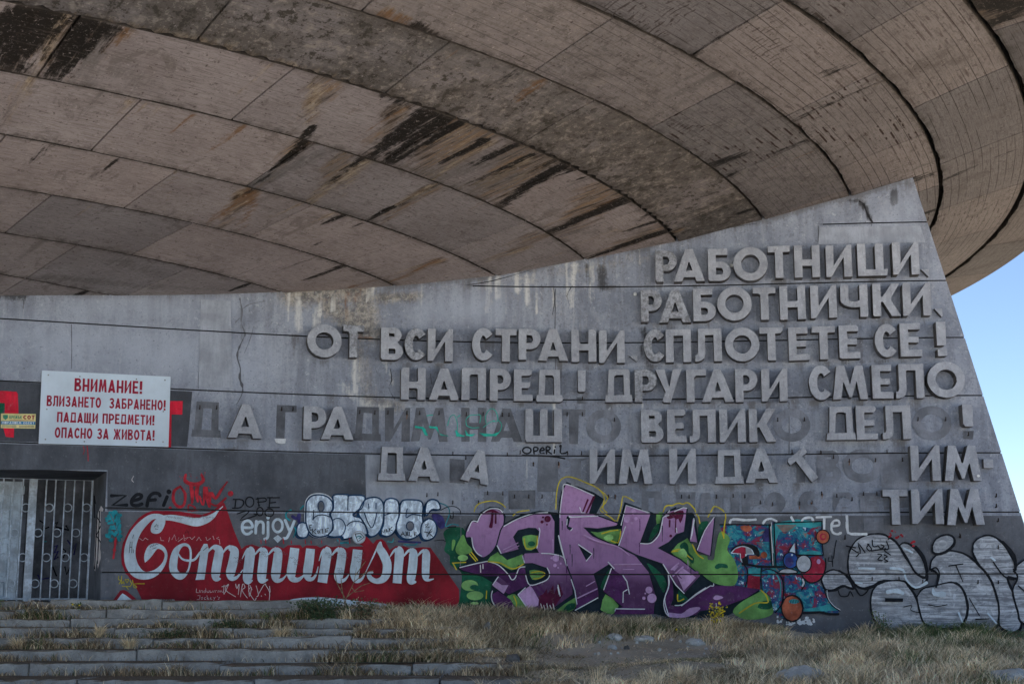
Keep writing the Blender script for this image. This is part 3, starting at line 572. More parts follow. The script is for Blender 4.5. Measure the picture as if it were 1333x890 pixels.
for i in range(len(RINGS) - 1):
    joints, lines, mott, tint, bars = ROWS[i]
    fine = i >= 2
    cols = []   # (theta, recess)
    for t in TH_F:
        if all(abs(t - j) > .10 for j in joints): cols.append((t, 0))
    for j in joints:
        if -62 < j < 14:
            w = .036
            cols += [(j - w, 0), (j - w + .002, 1), (j + w - .002, 1), (j + w, 0)]
    for t in np.arange(-175, -62, 3.0): cols.append((t, 0))
    for t in np.arange(15, 185, 3.0): cols.append((t, 0))
    cols.sort(); n = len(cols); th = np.array([c[0] for c in cols]); rec = np.array([c[1] for c in cols])
    gw = ({'I': .13, 'H': .10, 'G': .075, 'E': .09}.get(RINGS[i][0], .06)) * (.75 + .5 * noise1(th * .9 + 31 * i))
    rin, rout = ring_r(i, th), ring_r(i + 1, th); zin, zout = RINGS[i][1], RINGS[i + 1][1]
    if i < 12: rout = rout - 0.0
    S = [(None, .30)] + [(0, 0)] + [(s, 0) for s in np.linspace(0, 1, 15)[1:]] + [(1, .30)]
    V = []; U = []
    jag = np.array([.5 * math.sin(t * 9.1 + i) + .5 * math.sin(t * 23.7 + 2 * i) for t in th]) * (.06 if RINGS[i][0] == 'E' else .0) + .03 * (noise1(th * 3.1 + 9 * i) - .5)
    for s, dz in S:
        s0 = 0 if s is None else s
        r = rin + gw * (1 - s0) * 1.0 + (rout - rin) * s0 * 1.0 + jag * (1 - s0) ** 6
        z = zin + (zout - zin) * (s0 + .10 * s0 * (1 - s0)) + dz + rec * (.06 if dz == 0 else 0)
        V.append(np.stack([AX + r * np.cos(np.radians(th)), AY + r * np.sin(np.radians(th)), np.broadcast_to(z, r.shape)], -1)); U.append(np.stack([np.radians(th) * 30, r, 0 * r], -1))
    V = np.array(V); U = np.array(U).reshape(-1, 3); m = len(S)
    faces = [(a * n + b, (a + 1) * n + b, (a + 1) * n + (b + 1) % n, a * n + (b + 1) % n) for a in range(m - 1) for b in range(n)]
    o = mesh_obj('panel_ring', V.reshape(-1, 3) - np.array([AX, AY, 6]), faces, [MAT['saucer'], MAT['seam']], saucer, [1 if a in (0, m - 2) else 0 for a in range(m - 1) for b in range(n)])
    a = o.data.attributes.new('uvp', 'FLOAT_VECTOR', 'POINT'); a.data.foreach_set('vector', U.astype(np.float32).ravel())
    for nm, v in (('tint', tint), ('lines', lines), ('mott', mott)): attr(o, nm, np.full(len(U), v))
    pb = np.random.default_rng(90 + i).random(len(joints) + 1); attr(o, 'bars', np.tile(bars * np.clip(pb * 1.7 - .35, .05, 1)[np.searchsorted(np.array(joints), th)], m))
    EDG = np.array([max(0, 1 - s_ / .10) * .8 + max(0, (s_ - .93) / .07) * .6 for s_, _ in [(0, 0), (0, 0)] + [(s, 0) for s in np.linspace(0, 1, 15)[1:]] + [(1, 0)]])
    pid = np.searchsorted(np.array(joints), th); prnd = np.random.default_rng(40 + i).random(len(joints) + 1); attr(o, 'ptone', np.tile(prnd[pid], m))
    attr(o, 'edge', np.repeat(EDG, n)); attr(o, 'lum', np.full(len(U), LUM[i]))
    for nm in ST2:
        mk = np.zeros(len(U))
        for q, w, am in ST2[nm]:
            q = np.array(q); md = q[len(q) // 2] if len(q) > 2 else q.mean(0); tm = math.degrees(md[0] / 30)
            if not float(ring_r(i, tm)) - .05 <= md[1] < float(ring_r(i + 1, tm)) - .05: continue
            nq = len(q) - 1
            for k in range(nq):
                d = q[k + 1] - q[k]; L = max(d @ d, 1e-9); t = np.clip(((U[:, :2] - q[k]) @ d) / L, 0, 1)
                D = np.hypot(*(U[:, :2] - q[k] - t[:, None] * d).T)
                mk = np.maximum(mk, am * np.exp(-(D / w) ** 2 * .8) * (1 - .45 * (k + t) / nq))
        attr(o, nm, mk)
th = np.linspace(-180, 180, 361)
prof = [(39.39, 10.36), (39.40, 10.40), (39.75, 10.62), (39.9, 14.6), (38.5, 15.6), (30, 18.4), (15, 20.4), (.01, 21)]
V = np.array([[(r * math.cos(R(t)), r * math.sin(R(t)), z - 6) for t in th] for r, z in prof]); n = len(th)
o = mesh_obj('rim_and_roof', V.reshape(-1, 3), [(a * n + b, a * n + b + 1, (a + 1) * n + b + 1, (a + 1) * n + b) for a in range(len(prof) - 1) for b in range(n - 1)], MAT['saucer'], saucer)
for nm in ('tint', 'lines', 'mott', 'bars', 'dark', 'rust', 'tan', 'grey', 'edge', 'strk', 'ptone'): attr(o, nm, np.zeros(len(o.data.vertices)))
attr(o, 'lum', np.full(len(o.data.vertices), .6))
a = o.data.attributes.new('uvp', 'FLOAT_VECTOR', 'POINT'); a.data.foreach_set('vector', np.array([(R(t) * 30, r + z, 0) for r, z in prof for t in th], np.float32).ravel())
V = np.array([[(r * math.cos(R(t)), r * math.sin(R(t)), z - 6) for t in th] for r, z in [(13.0, -8), (13.0, 0.6)]])
o = mesh_obj('drum', V.reshape(-1, 3), [(b, b + 1, n + b + 1, n + b) for b in range(n - 1)], MAT['wall'], saucer)

# ------------------------------------------------------------ ground and stairs
STEP_Y = [28.7, 28.35, 28.0, 27.6, 27.1, 26.2, 25.0, 23.4, 21.6]
STEP_V = [782, 793, 805, 816, 828.5, 843.5, 860.5, 880, 903]
STEP_Z = [-(v - 791) / F * y for v, y in zip(STEP_V, STEP_Y)]
BX = lambda y: np.interp(y, [18, 21.5, 23.4, 25, 26.2, 27.6, 28.7, 33], [.9, .83, .66, .05, -.92, -1.55, -3.0, -3.6])
BANK_Y = [8, 18, 22, 25, 27, 28.5, 29.5, 30.5, 32.2]
BZ = {-2: [-1.65, -1.5, -1.2, -.95, -.66, -.42, -.30, -.22, -.17], 1: [-1.65, -1.5, -1.2, -.98, -.86, -.66, -.42, -.28, -.22], 4: [-1.65, -1.5, -1.18, -.97, -.88, -.77, -.58, -.42, -.34],
      7: [-1.65, -1.5, -1.16, -.95, -.86, -.78, -.70, -.60, -.52], 11: [-1.65, -1.5, -1.15, -1.0, -.92, -.86, -.8, -.72, -.66]}
def bump_noise(x, y):
    return .035 * np.sin(1.7 * x + .6 * y) + .03 * np.sin(2.9 * y - 1.3 * x + 1) + .02 * np.sin(5.3 * x + 2.2) * np.sin(4.1 * y)
def bank_z(x, y):
    ks = sorted(BZ); cols = np.stack([np.interp(y, BANK_Y, BZ[k]) for k in ks], -1); x = np.clip(x, ks[0], ks[-1])
    i = np.clip(np.searchsorted(ks, x) - 1, 0, len(ks) - 2); ka = np.array(ks, float); t = (x - ka[i]) / (ka[i + 1] - ka[i]); j = np.arange(len(x))
    return cols[j, i] * (1 - t) + cols[j, i + 1] * t
def ground_z(x, y):
    x = np.asarray(x, float).ravel(); y = np.asarray(y, float).ravel()
    b = bank_z(x, y) + bump_noise(x, y)
    st = np.interp(y, [8, 19, 21.6, 23.4, 25, 26.2, 27.1, 28.7, 29.2], [-1.7, -1.66, -1.5, -1.34, -1.16, -.95, -.78, -.2, -.12])
    t = np.clip((x - BX(y) + .5) / .9, 0, 1); t = t * t * (3 - 2 * t)
    return st * (1 - t) + b * t
def axis(fine0, fine1, step, far):
    a = list(np.arange(fine0, fine1 + 1e-6, step)); d = step
    lo, hi = [fine0], [fine1]
    while hi[-1] < far: d *= 1.5; hi.append(hi[-1] + d); lo.append(lo[-1] - d)
    return np.array(lo[:0:-1] + a + hi[1:])
gx, gy = axis(-15, 15, .16, 1500), axis(16, 36, .16, 1500)
X, Y = np.meshgrid(gx, gy); Z = ground_z(X, Y).reshape(X.shape)
Z += np.where((np.abs(X) < 16) & (Y > 14) & (Y < 40), RNG.normal(0, .006, X.shape), 0)
far = np.hypot(X, Y - 20); Z = np.where(far > 120, Z - (far - 120) * .03, Z)
nx, ny = len(gx), len(gy)
g = mesh_obj('ground', np.stack([X, Y, Z], -1).reshape(-1, 3), [(a * nx + b, a * nx + b + 1, (a + 1) * nx + b + 1, (a + 1) * nx + b) for a in range(ny - 1) for b in range(nx - 1)], MAT['ground'], smooth=True)
g['kind'] = 'structure'

pz = [(-90, -110), (90, -110), (90, 7), (-90, 7)]
pl = mesh_obj('bounce_plaza', [(x, y, -1.60) for x, y in pz] + [(x, y, -2.4) for x, y in pz], [(0, 1, 2, 3), (2, 6, 7, 3), (1, 5, 6, 2), (3, 7, 4, 0)], MAT['bounce_paving']); pl['kind'] = 'structure'  # unseen pale slab behind the camera, added to bounce sunlight onto wall and saucer
stairs = empty('stone_stairs', (-6, 26, -1.6)); tag(stairs, 'wide weathered granite stairs with weeds growing in the joints below the doorway', 'stairs')
for k, (y, z) in enumerate(zip(STEP_Y, STEP_Z)):
    bm = bmesh.new(); yb = (STEP_Y[k - 1] + .15) if k else 29.9
    x = -13.0; xr = [-3.9, -2.6, -2.0, -1.0, -.6, -.1, .5, .9, 1.0][k]
    while x < xr:
        L = min(random.uniform(1.7, 3.6), xr - x)
        if xr - x - L < .4: L = xr - x
        dz = random.gauss(0, .014); dy = random.gauss(0, .022)
        yb2 = min(yb, float(wy(x + L / 2)) - .05) if k == 0 else yb
        rot = Matrix.Rotation(random.gauss(0, .008), 3, 'Z') @ Matrix.Rotation(random.gauss(0, .007), 3, 'Y')
        box(bm, Vector((x + L / 2, (y + yb2) / 2 + dy, z - .19 + dz)), (L - .02, yb2 - y, .38), rot, .018)
        x += L
    bmesh.ops.subdivide_edges(bm, edges=[e for e in bm.edges if e.calc_length() > .5], cuts=14)
    for q in bm.verts: q.co += Vector((0, random.gauss(0, .006) + .012 * math.sin(q.co.x * 7 + k), random.gauss(0, .005) + .008 * math.sin(q.co.x * 4.3 + 2 * k)))
    o = bm_obj('step', bm, MAT['step'], stairs); o.location = (6, -26, 1.6)
# platform floor inside the doorway
p0 = [P(x, FLOOR_Z, o_) for x, o_ in ((-14, .6), (-7.9, .6), (-7.9, -4), (-14, -4))]
o = mesh_obj('threshold', [tuple(float(c) for c in q) for q in p0], [(0, 1, 2, 3)], MAT['step'], stairs); o.location = (6, -26, 1.6)

# ------------------------------------------------------------ doorway recess, gate, door
CX, CY, _ = [float(c) for c in P(DOOR_X, 0, 0)]
sl = float(wd(DOOR_X)); tn = Vector((1, sl, 0)).normalized(); nn = Vector((-sl, 1, 0)).normalized()     # along the wall, into the wall
D = 2.3
def on_plane(u, v, d):           # pixel -> point on the upright plane d metres behind the doorway's face
    a, b, c = ray(u, v); p0 = Vector((CX, CY, 0)) + nn * d
    t = p0.dot(nn) / (Vector((a, b, 0)).dot(nn)); return Vector((a * t, b * t, c * t))
J0 = Vector((CX, CY, 0)); J1 = on_plane(118, 700, D); J1.z = 0
L0 = J0 - tn * 6; L1 = J1 - tn * 6
def wallq(a, b, z0, z1): return [(a.x, a.y, z0), (b.x, b.y, z0), (b.x, b.y, z1), (a.x, a.y, z1)]
bv = wallq(J0, J1, -1, DOOR_Z); fv = [(0, 1, 2, 3)]
bv += [(J0.x, J0.y, DOOR_Z), (J1.x, J1.y, DOOR_Z), (L1.x, L1.y, DOOR_Z), (L0.x, L0.y, DOOR_Z)]; fv.append((4, 5, 6, 7))
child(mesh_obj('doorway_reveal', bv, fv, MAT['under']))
B0 = J1 + nn * .9 + tn * .5; B1 = L1 + nn * .9
bv = wallq(B0, B1, -1, 3.4); fv = [(0, 1, 2, 3)]; q = wallq(J1 + tn * .02, B0 + tn * .1, -1, 3.4); bv += q; fv.append((4, 5, 6, 7))
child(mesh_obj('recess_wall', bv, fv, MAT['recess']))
gate = empty('iron_gate', on_plane(60, 779, D)); tag(gate, 'white barred iron gate with small rings set in the dark doorway', 'gate')
def gw(o): o.parent = gate; o.location = -gate.location; return o
zt = on_plane(60, 622.5, D).z; zb = FLOOR_Z + .02
gx0, g_y = 0, 600
def gp(zx, zy, d=D): return on_plane(zx / 4.681, 600 + zy / 4.681, d)
for xq in (-230, -170, -108, -48, 12, 73, 133, 275, 332, 390, 447, 504):
    b = gp(xq, 300); bm = bmesh.new(); tube(bm, [(b.x, b.y, zb), (b.x, b.y, zt)], .017, 6)
    gw(bm_obj('bar', bm, MAT['gate']))
for xq, w in ((205, .17), (566, .05)):
    b = gp(xq, 130); bm = bmesh.new(); rot = Matrix.Rotation(math.atan2(tn.y, tn.x), 3, 'Z')
    box(bm, Vector((b.x, b.y, (zb + zt) / 2)), (w, .06, zt - zb + .04), rot, .006); gw(bm_obj('post', bm, MAT['gate']))
a, b = gp(-300, 120), gp(575, 120); bm = bmesh.new(); tube(bm, [(a.x, a.y, zt), (b.x, b.y, zt)], .028, 6); gw(bm_obj('top_rail', bm, MAT['gate']))
a, b = gp(-300, 838), gp(575, 838); bm = bmesh.new(); tube(bm, [(a.x, a.y, zb + .04), (b.x, b.y, zb + .04)], .022, 6); gw(bm_obj('bottom_rail', bm, MAT['gate']))
for zy, xs in ((283, (-80, 38, 157, 300, 413, 527)), (436, (-30, 88, 232, 347, 462)), (586, (-100, 18, 137, 283, 397, 512)), (745, (-50, 66, 213, 330, 445))):
    for xq in xs:
        c = gp(xq, zy); bm = bmesh.new(); tube(bm, [c + tn * .085 * math.cos(t) + Vector((0, 0, .085 * math.sin(t))) for t in np.linspace(0, 2 * math.pi, 21)], .011, 5)
        gw(bm_obj('ring', bm, MAT['gate']))
door = empty('panelled_door', gp(0, 840, D + .35)); tag(door, 'chalky white panelled door standing behind the iron gate', 'door')
rot = Matrix.Rotation(math.atan2(tn.y, tn.x), 3, 'Z')
def dpart(name, x0, x1, y0, y1, th, d, m, bev=.006):
    a, b = gp(x0, (y0 + y1) / 2, d), gp(x1, (y0 + y1) / 2, d); zt_, zb_ = gp((x0 + x1) / 2, y0, d).z, gp((x0 + x1) / 2, y1, d).z
    bm = bmesh.new(); m_ = (a + b) / 2; box(bm, Vector((m_.x, m_.y, (zt_ + zb_) / 2)), ((b - a).length, th, zt_ - zb_), rot, bev)
    o = bm_obj(name, bm, MAT[m], door); o.location = -door.location; return o
dpart('door_leaf', -260, 116, 120, 842, .05, D + .35, 'door')
for x0, x1, y0, y1 in ((-2, 60, 205, 470), (-2, 45, 500, 705), (-2, 25, 735, 830), (-150, -60, 205, 470), (-150, -60, 500, 705)):
    dpart('door_panel', x0, x1, y0, y1, .05, D + .325, 'door', .02)
dpart('door_frame', 118, 150, 115, 842, .08, D + .42, 'recess')
for m_, s in (('black', [(240, 360), (270, 380), (250, 420), (300, 400)]), ('black', [(330, 380), (350, 370), (340, 400), (420, 420), (400, 390)]), ('indigo', [(330, 520), (350, 510), (330, 560), (355, 545), (330, 600), (356, 580)]), ('black', [(380, 530), (400, 545), (385, 590)]), ('indigo', [(410, 480), (440, 520), (425, 560), (465, 500), (450, 570)]), ('black', [(320, 640), (345, 700)]), ('black', [(395, 640), (405, 690), (430, 640)]), ('indigo', [(230, 690), (245, 720), (300, 710)]), ('cyan', [(262, 490), (285, 488)])):
    bm = bmesh.new(); tube(bm, [gp(a, b, D + .86) for a, b in s], .018, 4); child(bm_obj('recess_tag', bm, MAT[m_]))
dpart('door_frame', 60, 150, 150, 200, .02, D + .31, 'door')
# ------------------------------------------------------------ letter shapes
def arc(cx, cy, rx, ry, a0, a1, n=14): return ell(cx, cy, rx, ry, n, a0, a1 + (1e-9 if abs(a1 - a0) >= 360 else 0)) if abs(a1 - a0) < 360 else ell(cx, cy, rx, ry, n * 2)
def glyph(ch, w, h, t):
    s = t * .82           # thickness of the horizontals
    if ch == 'Н': return [[(0, 0), (t, 0), (t, .36 * h), (w - t, .36 * h), (w - t, 0), (w, 0), (w, h), (w - t, h), (w - t, .36 * h + s), (t, .36 * h + s), (t, h), (0, h)]]
    if ch == 'П': return [[(0, 0), (t, 0), (t, h - s), (w - t, h - s), (w - t, 0), (w, 0), (w, h), (0, h)]]
    if ch == 'Г': return [[(0, 0), (t, 0), (t, h - s), (w, h - s), (w, h), (0, h)]]
    if ch == 'Т': c = w / 2; return [[(c - t / 2, 0), (c + t / 2, 0), (c + t / 2, h - s), (w, h - s), (w, h), (0, h), (0, h - s), (c - t / 2, h - s)]]
    if ch == 'Е': return [[(0, 0), (w, 0), (w, s), (t, s), (t, .5 * h - s * .45), (w * .86, .5 * h - s * .45), (w * .86, .5 * h + s * .45), (t, .5 * h + s * .45), (t, h - s), (w * .95, h - s), (w * .95, h), (0, h)]]
    if ch == 'И': return [[(0, 0), (t * .62, 0), (w - t, .62 * h), (w - t, 0), (w, 0), (w, h), (w - t * .55, h), (t, .36 * h), (t, h), (0, h)]]
    if ch == 'Ш': c = w / 2; return [[(0, 0), (w, 0), (w, h), (w - t, h), (w - t, s), (c + t / 2, s), (c + t / 2, h), (c - t / 2, h), (c - t / 2, s), (t, s), (t, h), (0, h)]]
    if ch == 'Ц': e = w * .86; return [[(0, 0), (w - .02, 0), (w, s), (e, s), (e, h), (e - t, h), (e - t, s), (t, s), (t, h), (0, h)]]
    if ch == 'М': a = t * .95; return [[(0, 0), (t, 0), (w * .19 + t * .55, .52 * h), (w / 2 - t * .16, 0.06 * h), (w / 2 + t * .16, .06 * h), (w * .81 - t * .55, .52 * h), (w - t, 0), (w, 0), (w - w * .13, h), (w - w * .13 - a, h), (w / 2, .44 * h), (w * .13 + a, h), (w * .13, h)]]
    if ch == 'А':
        a = t * .95; k = (w / 2 - a / 2); xl = lambda y: y / h * k; tt = t * 1.08; y1, y2 = .13 * h, .33 * h; ya = h * (w / 2 - tt) / k
        ya = min(ya, .82 * h)
        return [[(0, 0), (tt, 0), (xl(y1) + tt, y1), (w - xl(y1) - tt, y1), (w - tt, 0), (w, 0), (w / 2 + a / 2, h), (w / 2 - a / 2, h)], [(xl(y2) + tt, y2), (w - xl(y2) - tt, y2), (w / 2 + .01, ya), (w / 2 - .01, ya)]]
    if ch == 'Д':
        i = w * .09; y = .21 * h; s2 = s * .9
        return [[(0, 0), (w, 0), (w - .015, y), (w - i, y), (w - i * 1.15, h), (i * 1.5, h), (i, y), (.015, y)], [(i + t * .78, y + .0), (i * 1.4 + t * .78, h - s2), (w - i * 1.1 - t * .78, h - s2), (w - i - t * .78, y)]]
    if ch == 'Л':
        return [[(0, 0), (.28 * t, -.00 * h), (.75 * t, .02 * h), (t * 1.15, .09 * h), (t * 1.3, .22 * h), (t * 1.3, h - s), (w - t, h - s), (w - t, 0), (w, 0), (w, h), (t * .42, h), (t * .42, .28 * h), (t * .3, .2 * h), (0, .19 * h)]]
    if ch == 'К': return [[(0, 0), (t, 0), (t, .44 * h), (t * 1.25, .44 * h), (w - t * 1.12, 0), (w, 0), (t * 1.3 + (w - t * 1.3) * .42, .53 * h), (w, h), (w - t * 1.08, h), (t * 1.22, .60 * h), (t, .60 * h), (t, h), (0, h)]]
    if ch == 'Ч':
        cx, r = t + (w - 2 * t) / 2, (w - 2 * t) / 2; y0 = .38 * h; yt = .38 * h
        o = [(w - t, 0), (w, 0), (w, h), (w - t, h), (w - t, .52 * h)] + [(t + (w - 2 * t) * (.5 + .5 * math.cos(R(a))), .56 * h - .08 * h * math.sin(R(a))) for a in (30, 60, 90, 130, 160)] + [(t, .62 * h), (t, h), (0, h), (0, .52 * h)] + [(.5 * w - .5 * w * math.cos(R(a)), .52 * h - .22 * h * math.sin(R(a))) for a in (20, 45, 70, 90)] + [(w - t, .30 * h)]
        return [o]
    if ch == 'О': return [arc(w / 2, h / 2, w / 2, h / 2, 0, 360, 20), arc(w / 2, h / 2, w / 2 - t * 1.02, h / 2 - t * 1.0, 0, 360, 16)]
    if ch == 'С':
        rx, ry = w * .56, h / 2; cx = rx; o = []
        a0 = math.degrees(math.acos(min(1, (w - cx) / rx))); o = [(cx + rx * math.cos(R(a)), h / 2 + ry * math.sin(R(a))) for a in np.linspace(a0, 360 - a0, 26)]
        ix, iy = rx - t * 1.02, ry - t * .98; b0 = math.degrees(math.acos(min(1, (w - cx) / ix))) if (w - cx) < ix else 38
        o += [(min(w, cx + ix * math.cos(R(a))), h / 2 + iy * math.sin(R(a))) for a in np.linspace(360 - b0, b0, 20)]
        return [o]
    if ch in 'РВБ':
        y0 = .34 * h
        if ch == 'Р':
            r = (h - y0) / 2; cy = y0 + r; bx = w - r * .98
            o = [(0, 0), (t, 0), (t, y0)] + [(bx, y0)] + [(bx + r * .98 * math.cos(R(a)), cy + r * math.sin(R(a))) for a in np.linspace(-80, 80, 12)] + [(bx, h), (0, h)]
            ri = r - s; bi = bx; hol = [(t, cy - ri), (bi, cy - ri)] + [(bi + (r * .98 - t) * math.cos(R(a)), cy + ri * math.sin(R(a))) for a in np.linspace(-75, 75, 9)] + [(bi, cy + ri), (t, cy + ri)]
            return [o, hol]
        if ch == 'Б':
            yb = .60 * h; r = yb / 2; bx = w - r * 1.05
            o = [(0, 0), (bx, 0)] + [(bx + r * 1.05 * math.cos(R(a)), r + r * math.sin(R(a))) for a in np.linspace(-80, 80, 12)] + [(bx, yb), (t, yb), (t, h - s), (w * .86, h - s), (w * .86, h), (0, h)]
            ri = r - s; hol = [(t, r - ri), (bx, r - ri)] + [(bx + (r * 1.05 - t) * math.cos(R(a)), r + ri * math.sin(R(a))) for a in np.linspace(-75, 75, 9)] + [(bx, r + ri), (t, r + ri)]
            return [o, hol]
        m = .53 * h; r1 = m / 2; r2 = (h - m) / 2; b1 = w - r1; b2 = w * .93 - r2
        o = [(0, 0), (b1, 0)] + [(b1 + r1 * math.cos(R(a)), r1 + r1 * math.sin(R(a))) for a in np.linspace(-80, 62, 12)] + [(b2 + r2 * math.cos(R(a)), m + r2 + r2 * math.sin(R(a))) for a in np.linspace(-58, 80, 12)] + [(b2, h), (0, h)]
        k1 = r1 - s * .92; k2 = r2 - s * .92
        h1 = [(t, r1 - k1), (b1, r1 - k1)] + [(b1 + (r1 - t * .95) * math.cos(R(a)), r1 + k1 * math.sin(R(a))) for a in np.linspace(-75, 75, 7)] + [(b1, r1 + k1), (t, r1 + k1)]
        c2 = m + r2; h2 = [(t, c2 - k2), (b2, c2 - k2)] + [(b2 + (r2 - t * .9) * math.cos(R(a)), c2 + k2 * math.sin(R(a))) for a in np.linspace(-75, 75, 7)] + [(b2, c2 + k2), (t, c2 + k2)]
        return [o, h1, h2]
    if ch == 'У': return [[(w * .22, 0), (w * .22 + t * 1.1, 0), (w, h), (w - t * 1.1, h), (w * .52, .45 * h), (t * 1.12, h), (0, h), (w * .37, .31 * h)]]
    if ch == ',': return [[(w * .9, 0), (w, h * .1), (w, h), (0, h)]]
    if ch == 'Щ': c = (w - .1) / 2; e = w - .1; return [[(0, 0), (e, 0), (e, -.2 * h), (w, -.2 * h), (w, s), (e, s), (e, h), (e - t, h), (e - t, s), (c + t / 2, s), (c + t / 2, h), (c - t / 2, h), (c - t / 2, s), (t, s), (t, h), (0, h)]]
    if ch == 'Ж': c = w / 2; q = t * .5; return [[(c - q, 0), (c + q, 0), (c + q, .42 * h), (w - t * 1.1, 0), (w, 0), (c + q + t * .5, .53 * h), (w - .02, h), (w - t * 1.1, h), (c + q, .62 * h), (c + q, h), (c - q, h), (c - q, .62 * h), (t * 1.1, h), (.02, h), (c - q - t * .5, .53 * h), (0, 0), (t * 1.1, 0), (c - q, .42 * h)]]
    if ch == 'Ъ': return [[(.14 * w, 0), (w * .7, 0), (w * .93, .1 * h), (w, .3 * h), (w * .93, .5 * h), (w * .7, .6 * h), (.14 * w + t, .6 * h), (.14 * w + t, h), (0, h), (0, h - s), (.14 * w, h - s)], [(.14 * w + t, s), (w * .62, s), (w - t, .3 * h), (w * .62, .6 * h - s), (.14 * w + t, .6 * h - s)]]
    if ch == 'З':
        ro = [(w * .5 + w * .47 * math.cos(R(a)), .74 * h + .26 * h * math.sin(R(a))) for a in np.linspace(165, -50, 12)] + [(w * .5 + w * .5 * math.cos(R(a)), .28 * h + .28 * h * math.sin(R(a))) for a in np.linspace(50, -165, 12)]
        ri = [(w * .5 + (w * .5 - t) * math.cos(R(a)), .28 * h + (.28 * h - s) * math.sin(R(a))) for a in np.linspace(-160, 80, 10)] + [(w * .32, .45 * h), (w * .32, .60 * h)] + [(w * .5 + (w * .47 - t) * math.cos(R(a)), .74 * h + (.26 * h - s) * math.sin(R(a))) for a in np.linspace(-70, 160, 9)]
        return [ro + ri]
    if ch == '!': return [[(0, .30 * h), (w * .96, .30 * h), (w, h), (0, h)], None, [(w * .05, 0), (w, 0), (w, .2 * h), (w * .05, .2 * h)]]
    if ch == 'l': return [[(0, 0), (w * .95, 0), (w, h), (0, h)]]
    return [[(0, 0), (w, 0), (w, h), (0, h)]]
def sets(g):
    out, cur = [], []
    for l in g:
        if l is None: out.append(cur); cur = []
        else: cur.append(l)
    out.append(cur); return out

# ------------------------------------------------------------ warning signs
def plane_frame(px4, off):
    """four photo pixels (tl, tr, br, bl) -> origin, right and up vectors of a flat board off metres in front of the wall"""
    q = [Vector([float(c) for c in P(*wall_px(*p, off), off)]) for p in px4]
    return q
def board(name, px4, off, th, mats, parent):
    q = plane_frame(px4, off); nrm = (q[1] - q[0]).cross(q[3] - q[0]).normalized()
    if nrm.y > 0: nrm = -nrm
    bm = bmesh.new(); f_ = [bm.verts.new(v) for v in q]; b_ = [bm.verts.new(v - nrm * th) for v in q]
    bm.faces.new(f_[::-1]); bm.faces.new(b_)
    for i in range(4): bm.faces.new((f_[i], f_[(i + 1) % 4], b_[(i + 1) % 4], b_[i]))
    bmesh.ops.recalc_face_normals(bm, faces=bm.faces[:])
    o = bm_obj(name, bm, mats, parent); o.location = -parent.location
    return q, nrm
def text_on(q, nrm, txt, mat, name, parent, u0, u1, vtop, vbase, bold=.21, off=.003):
    """bold condensed capitals between u0 and u1 of the board (cap height vtop..vbase); one mesh per word"""
    wid = lambda ch: {' ': .34, '!': .26, 'М': .80, 'Щ': .92, 'Ж': .96, 'Д': .74, 'А': .72, 'О': .70, 'С': .66, 'Ъ': .72, 'Т': .62, 'Е': .58}.get(ch, .66)
    gap = .12; tot = sum(wid(ch) + gap for ch in txt) - gap; x = 0; words = [[]]
    for ch in txt:
        w = wid(ch)
        if ch == ' ':
            if words[-1]: words.append([])
        else:
            for s in sets(glyph(ch, w, 1.0, bold)): words[-1].append([[(x + a, b) for a, b in lp] for lp in s])
        x += w + gap
    for wl in words:
        V, Fc = [], []
        for lp in wl:
            flat = [p_ for l in lp for p_ in l]; k = len(V)
            for a, b in flat:
                u = u0 + a / tot * (u1 - u0); w = vbase + (vtop - vbase) * b
                V.append((q[0] * (1 - u) + q[1] * u) * (1 - w) + (q[3] * (1 - u) + q[2] * u) * w + nrm * off)
            Fc += [tuple(k + i for i in tri) for tri in tessellate_polygon([[Vector((a, b, 0)) for a, b in l] for l in lp])]
        t = mesh_obj(name, V, Fc, MAT[mat], parent); t.location = -parent.location
def quad_on(q, nrm, mat, name, parent, u0, u1, v0, v1, off=.002):
    f = lambda u, w: (q[0] * (1 - u) + q[1] * u) * (1 - w) + (q[3] * (1 - u) + q[2] * u) * w + nrm * off
    o = mesh_obj(name, [f(u0, v0), f(u1, v0), f(u1, v1), f(u0, v1)], [(0, 1, 2, 3)], MAT[mat], parent); o.location = -parent.location; return o
px4 = [(52.6, 481.8), (220.3, 490), (217.5, 581.5), (48.2, 577)]
x, z = wall_px(135, 577); sign = empty('warning_sign', [float(c) for c in P(x, z, .05)])
tag(sign, 'large white warning sign with four lines of dark red capitals', 'sign')
q, nv = board('sign_board', px4, .085, .03, MAT['sign'], sign)
for txt, u0, u1, vt, vb in (('ВНИМАНИЕ!', .252, .778, .085, .265), ('ВЛИЗАНЕТО  ЗАБРАНЕНО!', .047, .967, .34, .485), ('ПАДАЩИ ПРЕДМЕТИ!', .13, .882, .56, .70), ('ОПАСНО ЗА ЖИВОТА!', .118, .887, .77, .915)):
    text_on(q, nv, txt, 'signred', 'lettering', sign, u0, u1, vt, vb)
for u, w in ((.05, .06), (.955, .055), (.05, .53), (.95, .5), (.05, .94), (.955, .93), (.345, .955), (.745, .945), (.29, .06), (.73, .06)):
    c = (q[0] * (1 - u) + q[1] * u) * (1 - w) + (q[3] * (1 - u) + q[2] * u) * w
    bm = bmesh.new(); tube(bm, [c - nv * .005, c + nv * .012], .016, 8); o = bm_obj('bolt', bm, MAT['bolt'], sign); o.location = -sign.location
x, z = wall_px(23, 557); note = empty('security_notice', [float(c) for c in P(x, z, .02)])
tag(note, 'small yellow and blue security notice left of the large warning sign', 'sign')
q, nv = board('notice_plate', [(.6, 537.8), (46, 538.5), (45.2, 557.4), (.3, 556.8)], .03, .015, MAT['signyel'], note)
quad_on(q, nv, 'signblue', 'blue_band', note, 0.005, .995, .52, .75)
